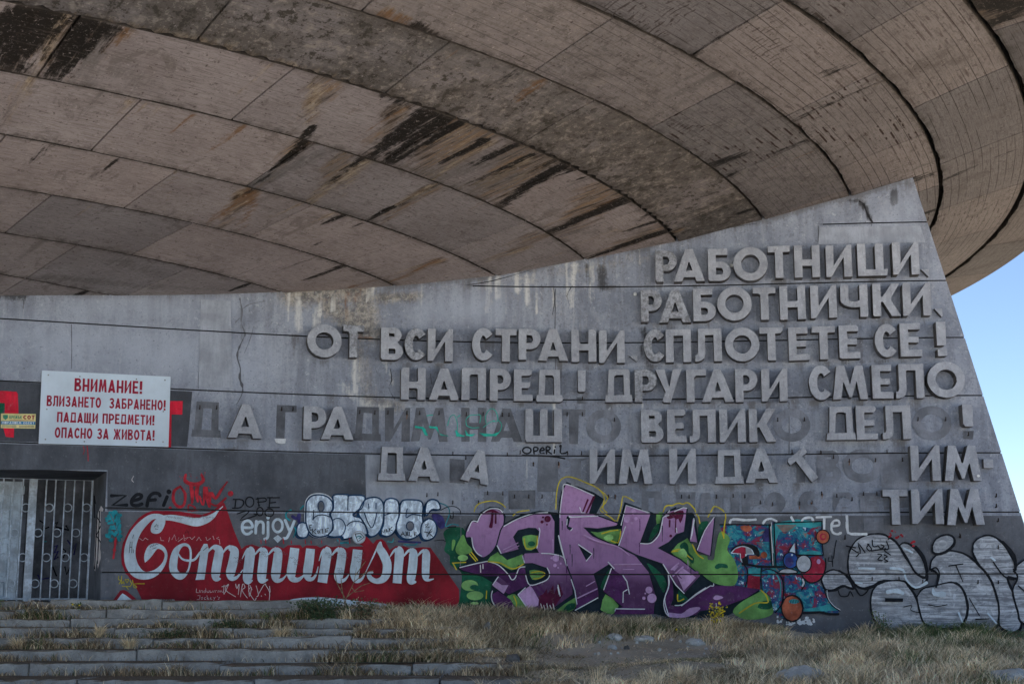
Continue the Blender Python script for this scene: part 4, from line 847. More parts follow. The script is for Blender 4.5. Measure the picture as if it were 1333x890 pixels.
text_on(q, nv, 'КРЕМЪК', 'signgrn', 'lettering', note, .24, .60, .14, .36); text_on(q, nv, 'СОТ', 'signred', 'lettering', note, .64, .97, .10, .38, .24)
quad_on(q, nv, 'signred', 'red_rule', note, .25, .96, .44, .47)
text_on(q, nv, 'ОХРАНЯЕМ ОБЕКТ', 'sign', 'lettering', note, .03, .97, .56, .71, off=.004)
o = mesh_obj('shield', [(q[0] * (1 - u) + q[1] * u) * (1 - w) + (q[3] * (1 - u) + q[2] * u) * w + nv * .003 for u, w in ((.06, .1), (.2, .1), (.2, .3), (.13, .45), (.06, .3))], [(0, 1, 2, 3, 4)], MAT['signgrn'], note); o.location = -note.location
for k, (u0, u1) in enumerate(((.03, .45), (.52, .97))):
    for w in (.83, .91): quad_on(q, nv, 'imprint', 'small_print', note, u0, u1, w - .02, w + .015)

# ------------------------------------------------------------ raised letters
LETTER_D = .27; DRIP = []
def letter_mesh(loopsets, d, bev=True):
    bm = bmesh.new()
    for loops in loopsets:
        vf = [[bm.verts.new((x, -d, z)) for x, z in lp] for lp in loops]; vb = [[bm.verts.new((x, .02, z)) for x, z in lp] for lp in loops]
        flat = [v for l in vf for v in l]
        for tri in tessellate_polygon([[Vector((x, z, 0)) for x, z in lp] for lp in loops]):
            try: bm.faces.new([flat[i] for i in tri])
            except ValueError: pass
        for a, b in zip(vf, vb):
            for i in range(len(a)):
                j = (i + 1) % len(a); bm.faces.new((a[i], a[j], b[j], b[i]))
    bmesh.ops.recalc_face_normals(bm, faces=bm.faces[:])
    return bm
V5, V6, V4, V7, V8, V9, V3 = (780, 290, 4.443), (1060, 290, 4.45), (480, 440, 4.443), (780, 480, 4.047), (1060, 480, 4.044), (380, 360, 4.166), (230, 370, 3.87)
VC, VD, VP = (380, 300, 2.617), (820, 230, 2.1715), (0, 0, 1)
ORD = 'first second third fourth fifth sixth seventh eighth ninth tenth'.split()
LINES = [
 ('top line', [('РАБОТНИЦИ', [('Р', V5, 330, 160, 455, 340), ('А', V5, 437, 153, 617, 338), ('Б', V5, 637, 150, 768, 335), ('О', V5, 783, 140, 983, 335), ('Т', V5, 985, 133, 1113, 318), ('Н', V5, 1137, 130, 1285, 315), ('И', V6, 75, 130, 225, 313), ('Ц', V6, 257, 120, 432, 306), ('И', V6, 458, 112, 612, 300), (',', V6, 622, 268, 667, 312)])]),
 ('second line', [('РАБОТНИЧКИ', [('Р', V5, 245, 388, 368, 572), ('А', V5, 353, 388, 537, 575), ('Б', V5, 550, 380, 680, 568), ('О', V5, 690, 370, 890, 565), ('Т', V5, 898, 372, 1030, 560), ('Н', V5, 1052, 365, 1202, 558), ('И', V6, -14, 362, 138, 550), ('Ч', V6, 160, 358, 318, 545), ('К', V6, 345, 352, 505, 540), ('И', V6, 517, 348, 680, 537), (',', V6, 697, 497, 744, 545)])]),
 ('third line', [('ОТ', [('О', V9, 65, 258, 252, 437), ('Т', V9, 262, 262, 375, 437)]), ('ВСИ', [('В', V9, 470, 275, 590, 450), ('С', V9, 600, 278, 713, 452), ('И', V9, 727, 283, 863, 457)]),
   ('СТРАНИ', [('С', V9, 970, 278, 1080, 455), ('Т', V9, 1100, 283, 1213, 460), ('Р', VC, 770, 335, 845, 440), ('А', VC, 838, 335, 940, 443), ('Н', VC, 952, 338, 1037, 447), ('И', VC, 1047, 340, 1135, 450), (',', VC, 1150, 426, 1177, 446)]),
   ('СПЛОТЕТЕ', [('С', V5, 262, 617, 380, 803), ('П', V5, 390, 615, 537, 805), ('Л', V5, 560, 612, 715, 800), ('О', V5, 735, 605, 935, 800), ('Т', V5, 938, 603, 1072, 795), ('Е', V5, 1103, 603, 1223, 795), ('Т', V6, -4, 598, 130, 790), ('Е', V6, 152, 592, 272, 785)]), ('СЕ', [('С', V6, 357, 585, 483, 778), ('Е', V6, 503, 580, 627, 773), ('!', V6, 712, 573, 768, 770)])]),
 ('fourth line', [('НАПРЕД', [('Н', V4, 175, 170, 317, 355), ('А', V4, 337, 175, 515, 357), ('П', V4, 530, 172, 670, 358), ('Р', V4, 695, 178, 818, 362), ('Е', V4, 835, 180, 945, 363), ('Д', V4, 965, 182, 1120, 368), ('l', V4, 1210, 187, 1255, 310)]),
   ('ДРУГАРИ', [('Д', VP, 788, 480.5, 824, 523), ('Р', VP, 827, 481, 856, 523), ('У', VP, 855, 480.5, 889, 523.5), ('Г', VP, 895, 480.5, 920.5, 523), ('А', VP, 915, 480.5, 956.5, 523), ('Р', VP, 959, 480, 988, 523), ('И', VP, 993, 479.5, 1027, 522)]),
   ('СМЕЛО', [('С', VP, 1055, 475.5, 1083.5, 520.5), ('М', VP, 1085.5, 475.5, 1131.5, 519.5), ('Е', VP, 1137, 474.5, 1164, 518.5), ('Л', VP, 1167, 473.5, 1204, 518), ('О', VP, 1208, 470.5, 1257, 517.5)])]),
 ('fifth line', [('ДА', [('А', V3, 240, 603, 412, 773)]), ('ГРАДИМ', [('Р', V3, 622, 613, 737, 780), ('А', V3, 713, 615, 878, 780)]), ('НАШТО', [('Ш', V4, 903, 410, 1115, 600)]),
   ('ВЕЛИКО', [('В', V7, 225, 215, 343, 387), ('Е', V7, 362, 213, 465, 386), ('Л', V7, 482, 213, 620, 386), ('И', V7, 640, 212, 778, 385), ('К', V7, 797, 210, 937, 384)]), ('ДЕЛО', [('Д', V8, 70, 197, 225, 373), ('Е', V8, 228, 195, 340, 372), ('Л', V8, 365, 192, 514, 369), ('l', V8, 783, 187, 838, 303)])]),
 ('sixth line', [('ДА', [('Д', V4, 40, 628, 200, 822), ('А', V4, 217, 630, 400, 825)]), ('*', [('А', V4, 530, 640, 718, 845, -12)]), ('ИМ', [('И', VC, 1015, 745, 1102, 862), ('М', VC, 1115, 745, 1230, 862)]), ('И', [('И', V7, 375, 420, 515, 606)]), ('ДА!', [('Д', V7, 615, 425, 767, 604), ('А', V7, 775, 418, 947, 600)]),
   ('#', [('Т', V7, 1030, 417, 1155, 612, 36)]), ('ТВОРИМ', [('И', V8, 513, 403, 668, 588), ('М', V8, 685, 403, 880, 588), ('.', V8, 892, 475, 943, 522)])]),
 ('bottom line', [('ПРОСВЕТИМ', [('Т', V8, 370, 635, 500, 818), ('И', V8, 517, 632, 683, 815), ('М', V8, 697, 632, 895, 820)])])]
OLD = {('second line', 0), ('third line', 1), ('third line', 3), ('fourth line', 8), ('third line', 12), ('second line', 1), ('top line', 0)}
for line, words in LINES:
    li = 0
    for word, ls in words:
        for wi, (ch, vw, x0, y0, x1, y1, *rot) in enumerate(ls):
            x0, x1 = vw[0] + x0 / vw[2], vw[0] + x1 / vw[2]; y0, y1 = vw[1] + y0 / vw[2], vw[1] + y1 / vw[2]
            small = ch in ',.'; d = .12 if small else LETTER_D
            a, b = wall_px(x0, (y0 + y1) / 2, d), wall_px(x1, (y0 + y1) / 2, d); zt, zb = wall_px((x0 + x1) / 2, y0, d)[1], wall_px((x0 + x1) / 2, y1, d)[1]
            xm = (a[0] + b[0]) / 2; w = (b[0] - a[0]) * math.sqrt(1 + float(wd(xm)) ** 2); h = zt - zb
            t = .172
            if ch == 'Ч': pass
            if rot:
                k = .685; w, h0 = {'А': (.63, .70), 'Т': (.46, .70)}[ch]; zc = (zt + zb) / 2; h = h0; zb = zc - h / 2
            g = sets(glyph(ch, w, h, min(t, w * .9)))
            g = [[[(x - w / 2 + random.gauss(0, .0022), z + random.gauss(0, .0022)) for x, z in lp] for lp in s] for s in g]
            def chip(lp):
                out = []
                for i_ in range(len(lp)):
                    p_, a_, b_ = np.array(lp[i_]), np.array(lp[i_ - 1]), np.array(lp[(i_ + 1) % len(lp)])
                    la, lb = np.hypot(*(a_ - p_)), np.hypot(*(b_ - p_))
                    if la > .13 and lb > .13 and random.random() < .22:
                        ca_, cb_ = random.uniform(.015, .055), random.uniform(.015, .055)
                        q1, q2 = p_ + (a_ - p_) / la * ca_, p_ + (b_ - p_) / lb * cb_
                        out += [tuple(q1), tuple((q1 + q2) / 2 + RNG.normal(0, .004, 2)), tuple(q2)]
                    else: out.append(tuple(p_))
                return out
            if not small: g = [[chip(lp) for lp in s] for s in g]
            if rot:
                ca, sa = math.cos(R(rot[0])), math.sin(R(rot[0]))
                g = [[[(x * ca - (z - h / 2) * sa, h / 2 + x * sa + (z - h / 2) * ca) for x, z in lp] for lp in s] for s in g]
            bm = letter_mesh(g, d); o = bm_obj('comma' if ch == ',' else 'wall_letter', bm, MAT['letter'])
            s = float(wd(xm)); o.location = [float(c) for c in P(xm, zb, 0)]; o.rotation_euler = (0, 0, math.atan(s) + random.gauss(0, .004))
            attr(o, 'old', np.full(len(o.data.vertices), .8 if (line, li) in OLD else .12))
            if not small and random.random() < .75: DRIP.append((xm + random.uniform(-.2, .2), zb, random.uniform(.25, .9), random.uniform(.08, .22), random.uniform(.5, .95)))
            nth = (ORD + ['last'])[min(wi, 10)]
            shown = {'*': None, '#': None}.get(word, word)
            if ch == ',': L = f'small wedge shaped concrete comma after the word {word}'
            elif ch == '.': L = 'small square concrete block after the last letters of the sixth line'
            elif ch in '!l' : L = {'third line': 'complete concrete exclamation mark with bar and dot after СЕ', 'fourth line': 'concrete exclamation bar missing its dot after НАПРЕД', 'fifth line': 'concrete exclamation bar missing its dot near the slanting edge'}[line]
            elif word == '*': L = 'tilted concrete letter А hanging askew left of the black tag'
            elif word == '#': L = 'fallen askew concrete letter Т hanging diagonally in the sixth line'
            elif word == 'ДА!': L = f'raised concrete letter {ch} of ДА just left of the askew Т'
            elif line == 'sixth line' and word == 'ДА': L = f'raised concrete letter {ch} of ДА starting the sixth line'
            elif line == 'fifth line' and word == 'ДА': L = 'lone raised concrete letter А nearest the warning sign'
            elif word == 'ИМ': L = f'raised concrete letter {ch} of ИМ above the purple graffiti'
            elif word == 'И': L = 'single raised concrete letter И standing alone in the sixth line'
            elif word == 'ТВОРИМ': L = f'raised concrete letter {ch} of ИМ ending the sixth line'
            elif word == 'ПРОСВЕТИМ': L = f'raised concrete letter {ch} of ТИМ in the bottom line'
            elif word == 'ГРАДИМ': L = f'raised concrete letter {ch} of РА beside the missing letters of ГРАДИМ'
            elif word == 'НАШТО': L = 'wide raised concrete letter Ш left alone of the word НАШТО'
            else: L = f'raised concrete letter {ch}, {nth} remaining letter of {word}, {line}'
            tag(o, L, 'comma' if ch == ',' else ('block' if ch == '.' else 'letter'), 'raised letters on the wall'); li += 1

# grey imprints where letters have fallen off
p = Paint(.004)
IMP = [('Д', 249, 523.7, 289, 568, 0), ('Г', 359, 527.6, 386, 570, 0), ('Д', 459, 530, 497, 573, 0), ('И', 501, 531, 534, 574, 0), ('М', 535, 531, 583, 574, 0), ('Н', 600.4, 531, 633, 574.6, 0), ('А', 638.7, 532, 680, 574.6, 0), ('О', 763, 533, 808, 577, 1),
       ('О', 1007, 531, 1054, 575, 1), ('О', 1189, 528, 1237, 573, 1), ('В', 1064, 586, 1094, 628, 1), ('О', 1098, 584, 1148, 628, 1), ('Р', 1152, 588, 1180, 627, 1), ('П', 931, 639, 962, 668, 1), ('Р', 966, 640, 993, 668, 1), ('О', 996, 640, 1022, 668, 1), ('С', 1040, 639, 1064, 668, 1), ('В', 1085, 640, 1111, 668, 1), ('Е', 1120, 641, 1144, 668, 1), ('Т', 1036, 590, 1048, 628, 1), ('А', 908, 641, 930, 668, 1)]
for ch, x0, y0, x1, y1, faint in IMP:
    (xa, zb), (xb, zt) = wall_px(x0, y1), wall_px(x1, y0); w, h = xb - xa, zt - zb
    for s in sets(glyph(ch, w, h, .18)):
        lp = [[(xa + x, zb + z) for x, z in l] for l in s]; p.poly('imprint2' if faint else 'imprint', lp[0], lp[1:], raw=True, jit=.003)
p.poly('white', [(357, 571), (372, 571), (371, 577), (366, 578), (359, 576)])
p.done('letter_imprint', 'dark grey imprints left where letters have fallen off')
# hooks
HK = [(V3, [(115, 620), (200, 620), (527, 628), (584, 628), (921, 643), (997, 645), (1063, 645), (1158, 648)]), (V4, [(220, 433), (293, 433), (405, 433), (563, 440), (660, 440), (772, 443), (810, 443), (1147, 440), (1235, 440), (1235, 350), (875, 660), (800, 672), (485, 668), (560, 692), (1150, 665), (1230, 665), (1097, 725), (952, 728)]),
      ((540, 500, 4.443), [(68, 640), (132, 635), (218, 682), (367, 682), (420, 628), (508, 630), (575, 648), (658, 648), (735, 648), (1118, 648), (1157, 648)]), (V7, [(940, 268), (1080, 266), (80, 268), (433, 672), (473, 672), (617, 672), (705, 668), (767, 670), (848, 702), (912, 712), (1055, 708), (1120, 702), (1170, 655), (1015, 437), (1165, 440)]),
      (V8, [(543, 265), (688, 265), (807, 343), (35, 442), (100, 463), (183, 483), (320, 480), (380, 437), (462, 478), (38, 655), (117, 667), (197, 685), (257, 657), (327, 655), (953, 665), (953, 720), (963, 795), (765, 880)]), ((1060, 680, 4.883), [(193, 95), (470, 95), (365, 355), (535, 355), (685, 375), (1035, 375), (1163, 155), (1163, 378), (920, 80)])]
bm = bmesh.new(); box(bm, Vector((0, -.03, -.03)), (.022, .10, .022), None, .003); box(bm, Vector((0, -.075, .0)), (.02, .02, .08), None, .003)
hk0 = None
for vw, pts in HK:
    for a, b in pts:
        x, z = wall_px(vw[0] + a / vw[2], vw[1] + b / vw[2])
        o = bm_obj('hook', bm, MAT['iron']) if hk0 is None else hk0.copy()
        if hk0 is None: hk0 = o
        else: C.objects.link(o)
        o.parent = wall; q = P(x, z, 0); o.location = (float(q[0]), float(q[1]) + WP[1], float(q[2])); o.rotation_euler = (0, 0, math.atan(float(wd(x))))
p = Paint(.003)
for vw, a, b, L in [(V7, 243, 668, 60), (V7, 322, 668, 52), (V4, 1297, 470, 110), (V8, 543, 268, 36), (V8, 688, 268, 30), (V4, 1100, 720, 30), (V7, 48, 665, 22), (V7, 84, 665, 24), (V7, 1118, 705, 26), (V7, 1055, 710, 30), (V8, 183, 485, 26), (V8, 40, 655, 30), (V3, 1159, 650, 30), (V4, 952, 722, 10)]:
    p.view(*vw); p.stroke('rustrun', [(a, b, 8), (a + 1, b + L * .4, 6), (a - 1, b + L, 2)], jit=.2)
p.done('rust_run', 'thin rust runs below the iron hooks')
for i, (u, v, L) in enumerate([(953, 345.5, 'small white porcelain insulator between the letters Б and О of the top line'), (827, 383, 'small white porcelain insulator left of the second line of letters'), (1274, 619, 'small white disc fixed on the foot of the letter М ending the sixth line')]):
    off = .30 if i == 2 else .1
    x, z = wall_px(u, v, off); o0 = Vector([float(c) for c in P(x, z, off)]); bm = bmesh.new()
    if i == 2: tube(bm, [Vector((0, .03, 0)), Vector((0, 0, 0))], .03, 12)
    else: tube(bm, [Vector((0, .11, 0)), Vector((0, .03, 0)), Vector((0, 0, 0)), Vector((0, -.03, 0))], [.012, .02, .045, .03], 10)
    o = bm_obj('insulator' if i < 2 else 'white_disc', bm, MAT['porcelain']); o.location = o0; tag(o, L, 'insulator' if i < 2 else 'disc')

# grime washed down the wall below letters, joints and the canopy edge, plus painted contact shade
for _ in range(90):
    xr = random.uniform(-9, 9); DRIP.append((xr, random.choice([g_ for g_, _x in GROOVES[1:6]] + [float(np.interp(xr, TOPX, TOPZ))] * 2), random.uniform(.2, 1.1), random.uniform(.04, .25), random.uniform(.3, .85)))
gm = np.zeros(len(ax))
for x_, z_, L, w_, a_ in DRIP:
    t_ = np.clip((z_ - az) / L, 0, 1); gm = np.maximum(gm, np.where(az < z_ + .02, a_ * np.exp(-((ax - x_) / w_) ** 2) * (1 - t_), 0))
tz_ = np.interp(ax, TOPX, TOPZ) - az; gm = np.maximum(gm, np.clip(1 - tz_ / .22, 0, 1) * (.45 + .5 * noise1(ax * 1.7 + 40)))  # contact shade under the canopy edge, painted as a dark band
attr(wob, 'grime_shade', gm)

# ------------------------------------------------------------ graffiti
M1, M2, M3 = (140, 655, 6.595), (300, 655, 6.595), (420, 655, 6.595)
T1, T2, KK = (130, 605, 6.665), (290, 625, 6.665), (380, 625, 5.554)
P1, P2, P3 = (570, 610, 4.236), (700, 610, 4.236), (820, 640, 4.945)
C4, S5, G7 = (930, 660, 5.561), (1060, 680, 4.883), (540, 500, 4.443)
def conv(src, pts, dst):
    return [(((p[0] / src[2] + src[0]) - dst[0]) * dst[2], ((p[1] / src[2] + src[1]) - dst[1]) * dst[2]) + ((p[2] * dst[2] / src[2],) if len(p) > 2 else ()) for p in pts]

# --- red script mural
p = Paint(.004); p.view(*M1)
red = [(300, 836), (235, 700), (160, 600), (122, 520), (116, 440), (130, 340), (185, 225), (265, 125), (330, 85), (400, 66), (490, 64), (620, 68), (740, 88), (810, 96), (880, 74), (935, 36), (975, -2), (1000, -8), (1020, 40), (1085, 230), (1150, 390), (1185, 362), (1240, 350)]
red += conv(M2, [(250, 372), (300, 360), (352, 380), (400, 362), (455, 385), (492, 358), (600, 356), (618, 380), (650, 358), (740, 362), (770, 378), (820, 356), (870, 374), (940, 362), (1000, 384), (1030, 370), (1140, 368), (1080, 330), (1130, 290), (1170, 285), (1225, 345), (1252, 312), (1300, 304)], M1)
red += conv(M3, [(540, 330), (575, 400), (625, 364), (700, 366), (750, 384), (860, 374), (925, 378), (1000, 480), (1090, 620), (1170, 735), (1174, 905), (600, 905)], M1) + conv(M2, [(1319, 870), (440, 856)], M1)
p.poly('red', red)
p.poly('red', [(46, 832), (108, 746), (140, 740), (170, 754), (262, 832)]); p.poly('cream', [(80, 830), (112, 786), (128, 770), (150, 782), (215, 830)])
p.poly('cream', conv(M2, [(425, 856), (480, 836), (540, 818), (620, 808), (700, 804), (780, 804), (850, 809), (1000, 824), (1319, 858)], M1) + conv(M3, [(600, 884), (520, 900), (300, 900), (0, 890)], M1))
# painted rim, a brighter crimson line inside the edge
p.stroke('redmid', [(165, 600, 22), (132, 480, 24), (145, 350, 24), (200, 235, 26), (280, 135, 28), (370, 82, 26), (480, 78, 24), (620, 82, 22), (740, 100, 18), (810, 110, 16), (890, 84, 14), (960, 30, 12)])
w = 'cream'
p.stroke(w, [(475, 112, 26), (430, 108, 40), (370, 120, 52), (305, 172, 66), (245, 245, 80), (205, 335, 92), (190, 430, 98), (205, 520, 104), (250, 588, 96), (315, 618, 70), (385, 606, 60), (440, 570, 46), (485, 510, 30), (502, 440, 24), (478, 388, 34), (430, 366, 46), (382, 385, 74), (350, 435, 66), (332, 475, 40), (322, 503, 6)], smooth=7)
p.poly(w, [(370, 222), (382, 175), (425, 125), (475, 108), (496, 150), (482, 205), (452, 248), (412, 260), (378, 248)], smooth=4)
p.stroke(w, [(470, 124, 40), (540, 122, 50), (620, 134, 58), (700, 152, 66), (770, 160, 72), (850, 138, 60), (905, 105, 40), (945, 66, 16), (988, 26, 7)], smooth=7)
p.poly(w, [(640, 342), (690, 347), (718, 390), (722, 460), (710, 540), (682, 610), (640, 650), (590, 645), (545, 602), (527, 540), (540, 450), (575, 380)], [[(655, 365), (690, 376), (704, 420), (700, 500), (685, 570), (655, 597), (622, 590), (598, 560), (600, 500), (610, 430), (628, 388)]], smooth=4)
p.stroke(w, [(603, 425, 12), (640, 475, 16), (700, 490, 20), (748, 478, 20), (790, 425, 18), (825, 385, 14)])
def down(pts, view=None): p.stroke(w, pts, smooth=6, cap=False)
p.poly(w, [(800, 390), (826, 346), (856, 346), (868, 390), (850, 520), (830, 652), (754, 655), (770, 590)])
down([(852, 425, 12), (890, 384, 20), (925, 366, 34)]); down([(915, 372, 44), (952, 392, 66), (955, 430, 76), (942, 500, 78), (928, 590, 78), (934, 640, 62), (972, 646, 8)])
down([(982, 432, 12), (1020, 384, 22), (1055, 372, 36)]); down([(1045, 378, 44), (1082, 398, 68), (1088, 430, 76), (1072, 520, 80), (1054, 595, 78), (1064, 640, 48), (1110, 632, 24), (1162, 566, 6)])
p.view(*M2)
p.stroke(w, [(98, 474, 5), (128, 418, 18), (152, 396, 36)]); down([(150, 384, 40), (168, 410, 80), (160, 500, 84), (148, 600, 84), (150, 660, 72), (190, 658, 8)])
down([(206, 440, 12), (245, 398, 22), (272, 388, 36)]); down([(262, 394, 40), (284, 420, 72), (276, 520, 78), (266, 620, 78), (272, 660, 56), (322, 652, 8)])
down([(322, 440, 12), (362, 398, 22), (392, 390, 36)]); down([(382, 394, 40), (406, 420, 72), (398, 520, 80), (386, 612, 80), (396, 656, 50), (440, 652, 24), (484, 606, 7)])
down([(550, 382, 78), (536, 490, 80), (520, 590, 78), (530, 642, 58), (575, 654, 38), (622, 622, 18), (642, 592, 10)]); down([(686, 388, 76), (674, 490, 80), (660, 590, 78), (666, 640, 50), (704, 645, 28), (736, 600, 16), (751, 540, 6)])
p.stroke(w, [(758, 492, 5), (782, 424, 18), (806, 400, 36)]); down([(806, 388, 40), (826, 414, 78), (812, 520, 82), (792, 640, 82), (786, 678, 82)])
down([(866, 446, 12), (905, 402, 24), (935, 390, 38)]); down([(926, 396, 44), (954, 424, 74), (942, 530, 78), (926, 620, 78), (936, 660, 50), (980, 652, 24), (1018, 604, 7)])
down([(1090, 396, 82), (1080, 490, 84), (1064, 590, 82), (1076, 656, 52), (1118, 654, 26), (1158, 596, 8)])
p.disc('grey', 1100, 290, 57); p.disc('cream', 1100, 290, 48); p.stroke('imprint', [(1068, 262), (1112, 256), (1145, 290), (1092, 328), (1068, 262)], 9, smooth=1); p.stroke('teal', [(1080, 290), (1100, 280), (1122, 288), (1100, 298)], 8)
p.view(*M3)
p.stroke(w, [(360, 604, 5), (420, 480, 11), (462, 390, 14), (494, 334, 20)]); down([(494, 330, 18), (490, 385, 62), (520, 440, 74), (550, 515, 76), (546, 595, 74), (516, 648, 60), (460, 666, 44), (412, 644, 42), (394, 606, 34), (432, 588, 12)])
p.stroke(w, [(573, 460, 7), (606, 412, 20), (632, 398, 36)]); down([(634, 384, 40), (656, 414, 76), (648, 540, 76), (636, 684, 76)])
down([(690, 456, 12), (730, 410, 22), (762, 400, 36)]); down([(752, 404, 42), (776, 430, 72), (768, 560, 78), (756, 640, 74), (764, 668, 60), (802, 674, 10)])
down([(806, 456, 12), (846, 414, 22), (874, 406, 36)]); down([(866, 408, 42), (886, 436, 68), (882, 560, 66), (884, 630, 60), (906, 656, 26), (952, 646, 7)])
# small pen marks
p.view(*M1)
for s in ([(760, 730), (758, 762), (778, 764)], [(786, 742), (786, 764)], [(796, 764), (798, 745), (812, 748), (812, 764)], [(838, 748), (822, 750), (824, 764), (840, 762), (840, 728)], [(850, 748), (852, 764), (868, 762), (868, 746)], [(876, 746), (880, 764), (894, 760), (896, 746), (906, 762), (914, 744)], [(920, 764), (922, 746), (934, 746)], [(944, 764), (946, 746), (958, 750), (962, 764), (966, 748), (978, 750), (982, 764)],
          [(770, 790), (792, 788), (784, 822), (764, 824)], [(800, 806), (812, 802), (814, 820), (800, 822), (800, 806)], [(838, 804), (826, 810), (828, 822), (840, 820)], [(850, 788), (852, 824), (862, 806), (854, 812), (868, 824)], [(876, 814), (890, 808), (880, 802), (878, 822), (894, 822)], [(902, 802), (910, 814), (922, 800), (906, 832)], [(940, 792), (938, 800)], [(960, 804), (946, 808), (956, 816), (944, 824)],
          [(270, 300), (300, 320), (320, 296), (345, 312)], [(450, 290), (455, 318), (480, 320)], [(520, 330), (530, 290), (548, 312), (570, 268), (585, 320), (610, 290), (600, 330), (640, 300)], [(650, 270), (655, 322), (690, 290), (660, 300)], [(700, 290), (720, 310), (745, 284)], [(760, 320), (780, 290), (800, 320)], [(840, 290), (850, 320), (880, 300)], [(900, 280), (910, 310)], [(950, 290), (930, 300), (955, 310), (960, 350)]):
    p.stroke('thinwhite', s, 3.2, smooth=1)
p.view(*M2)
for s in ([(-80, 714), (-20, 700)], [(-60, 700), (-62, 780), (-20, 690), (-50, 740), (40, 800)], [(40, 690), (50, 730), (70, 690), (62, 780)], [(80, 800), (100, 690), (120, 720), (95, 745), (140, 810)], [(150, 690), (158, 800), (175, 720), (150, 750), (200, 830), (215, 810)], [(160, 700), (180, 740)], [(215, 705), (235, 780), (220, 800)], [(240, 770), (280, 700), (300, 690)], [(290, 690), (330, 760), (325, 840)], [(330, 710), (335, 760)], [(258, 790), (262, 796)], [(290, 776), (296, 784)]):
    p.stroke('thinwhite', s, 5, smooth=3)
for (a, b), n_ in (((245, 420), 3), ((500, 470), 4), ((800, 430), 3), ((930, 430), 3), ((1050, 430), 5), ((400, 420), 2), ((20, 470), 3), ((905, 560), 3)):
    for k in range(n_):
        x, y = a + random.uniform(0, 50), b + k * 18
        p.stroke('imprint', [(x, y), (x + 10, y - 9), (x + 18, y + 5), (x + 30, y - 8), (x + 42, y + 3)], 2.6, smooth=2)
p.view(*M1)
for s in ([(190, 330), (180, 425)], [(185, 380), (205, 375)], [(205, 330), (202, 425)], [(215, 395), (216, 425)], [(218, 270), (210, 300)], [(395, 205), (415, 180), (430, 210), (398, 195), (430, 192)], [(400, 220), (428, 222)], [(360, 378), (372, 362), (380, 372), (392, 352)], [(398, 362), (412, 350), (430, 355)], [(380, 392), (412, 380)], [(815, 405), (850, 375)], [(655, 265), (672, 225), (690, 268), (660, 250), (690, 245)]): p.stroke('black', s, 4.5, smooth=1)
for k in range(14):
    x = 500 + k * 30; p.stroke('imprint2', [(x, 120 + (k % 5) * 4), (x + 8, 108 + (k % 5) * 5), (x + 14, 124 + k % 4 * 4), (x + 22, 112 + k % 5 * 5)], 3, smooth=2)
p.done('script_mural', 'red sprayed mural with white flowing script reading Communism')

# --- enjoy
p = Paint(.005); p.view(*M2)
for s in ([(102, 205), (184, 205), (180, 170), (160, 150), (130, 150), (106, 172), (100, 205), (108, 240), (130, 260), (160, 258), (184, 238)], [(222, 150), (218, 200), (216, 256)], [(220, 195), (238, 164), (262, 156), (280, 172), (282, 210), (280, 256)], [(322, 156), (322, 220), (322, 275), (312, 298), (290, 305)]): p.stroke('cream', s, 24, smooth=5)
p.disc('cream', 322, 122, 15); p.poly('cream', ell(405, 190, 52, 66), [ell(405, 190, 30, 43)])
p.stroke('cream', [(468, 142), (488, 190), (506, 234)], 24); p.stroke('cream', [(548, 150), (520, 220), (492, 280), (476, 298), (456, 298)], 24); p.poly('cream', [(366, 297), (406, 270), (442, 300), (404, 338)]); p.stroke('grey', [(386, 300), (405, 284), (424, 300), (404, 320), (386, 300)], 3, smooth=1)
p.done('graffiti_word', 'white rounded lowercase word enjoy above the red mural')

# --- bubble letters EKO16
p = Paint(.0045); p.view(*KK)
BL = [[(75, 302), (112, 318), (122, 360), (108, 405), (75, 414), (42, 400), (32, 355), (46, 315)], [(100, 210), (106, 155), (140, 114), (200, 104), (258, 120), (292, 160), (292, 210), (272, 245), (292, 290), (292, 350), (262, 392), (210, 408), (160, 402), (122, 368), (100, 300)],
      [(300, 160), (302, 106), (404, 104), (404, 120), (420, 108), (524, 116), (504, 190), (440, 250), (495, 272), (532, 310), (550, 352), (545, 388), (470, 402), (380, 425), (360, 405), (300, 408), (262, 395), (296, 350), (292, 290), (278, 246), (298, 205)],
      [(490, 262), (482, 225), (520, 150), (560, 126), (620, 126), (656, 160), (664, 230), (656, 310), (632, 370), (590, 404), (552, 396), (532, 330)], [(664, 180), (678, 142), (720, 130), (765, 150), (774, 220), (766, 300), (742, 368), (700, 402), (652, 396), (640, 372), (662, 310)],
      [(780, 185), (800, 146), (860, 140), (930, 150), (947, 190), (942, 250), (946, 330), (922, 388), (860, 424), (800, 416), (758, 372), (754, 320), (776, 250)], [(962, 215), (974, 160), (1010, 138), (1052, 150), (1072, 190), (1062, 212), (1010, 212), (972, 256)], [(990, 274), (1030, 296), (1048, 350), (1030, 405), (985, 432), (945, 420), (930, 370), (944, 306)]]
for b in BL: p.poly('blue', [(x - 14 if x < 9999 else x, y + 10) for x, y in b], smooth=3)
for b in BL: p.stroke('white', [(x, y - 3) for x, y in b + b[:1]], 20, smooth=3) if b is BL[1] else None
for b in BL:
    p.poly('silver2', b, smooth=4); p.stroke('blue', b + b[:1], 11, smooth=4, cap=False)
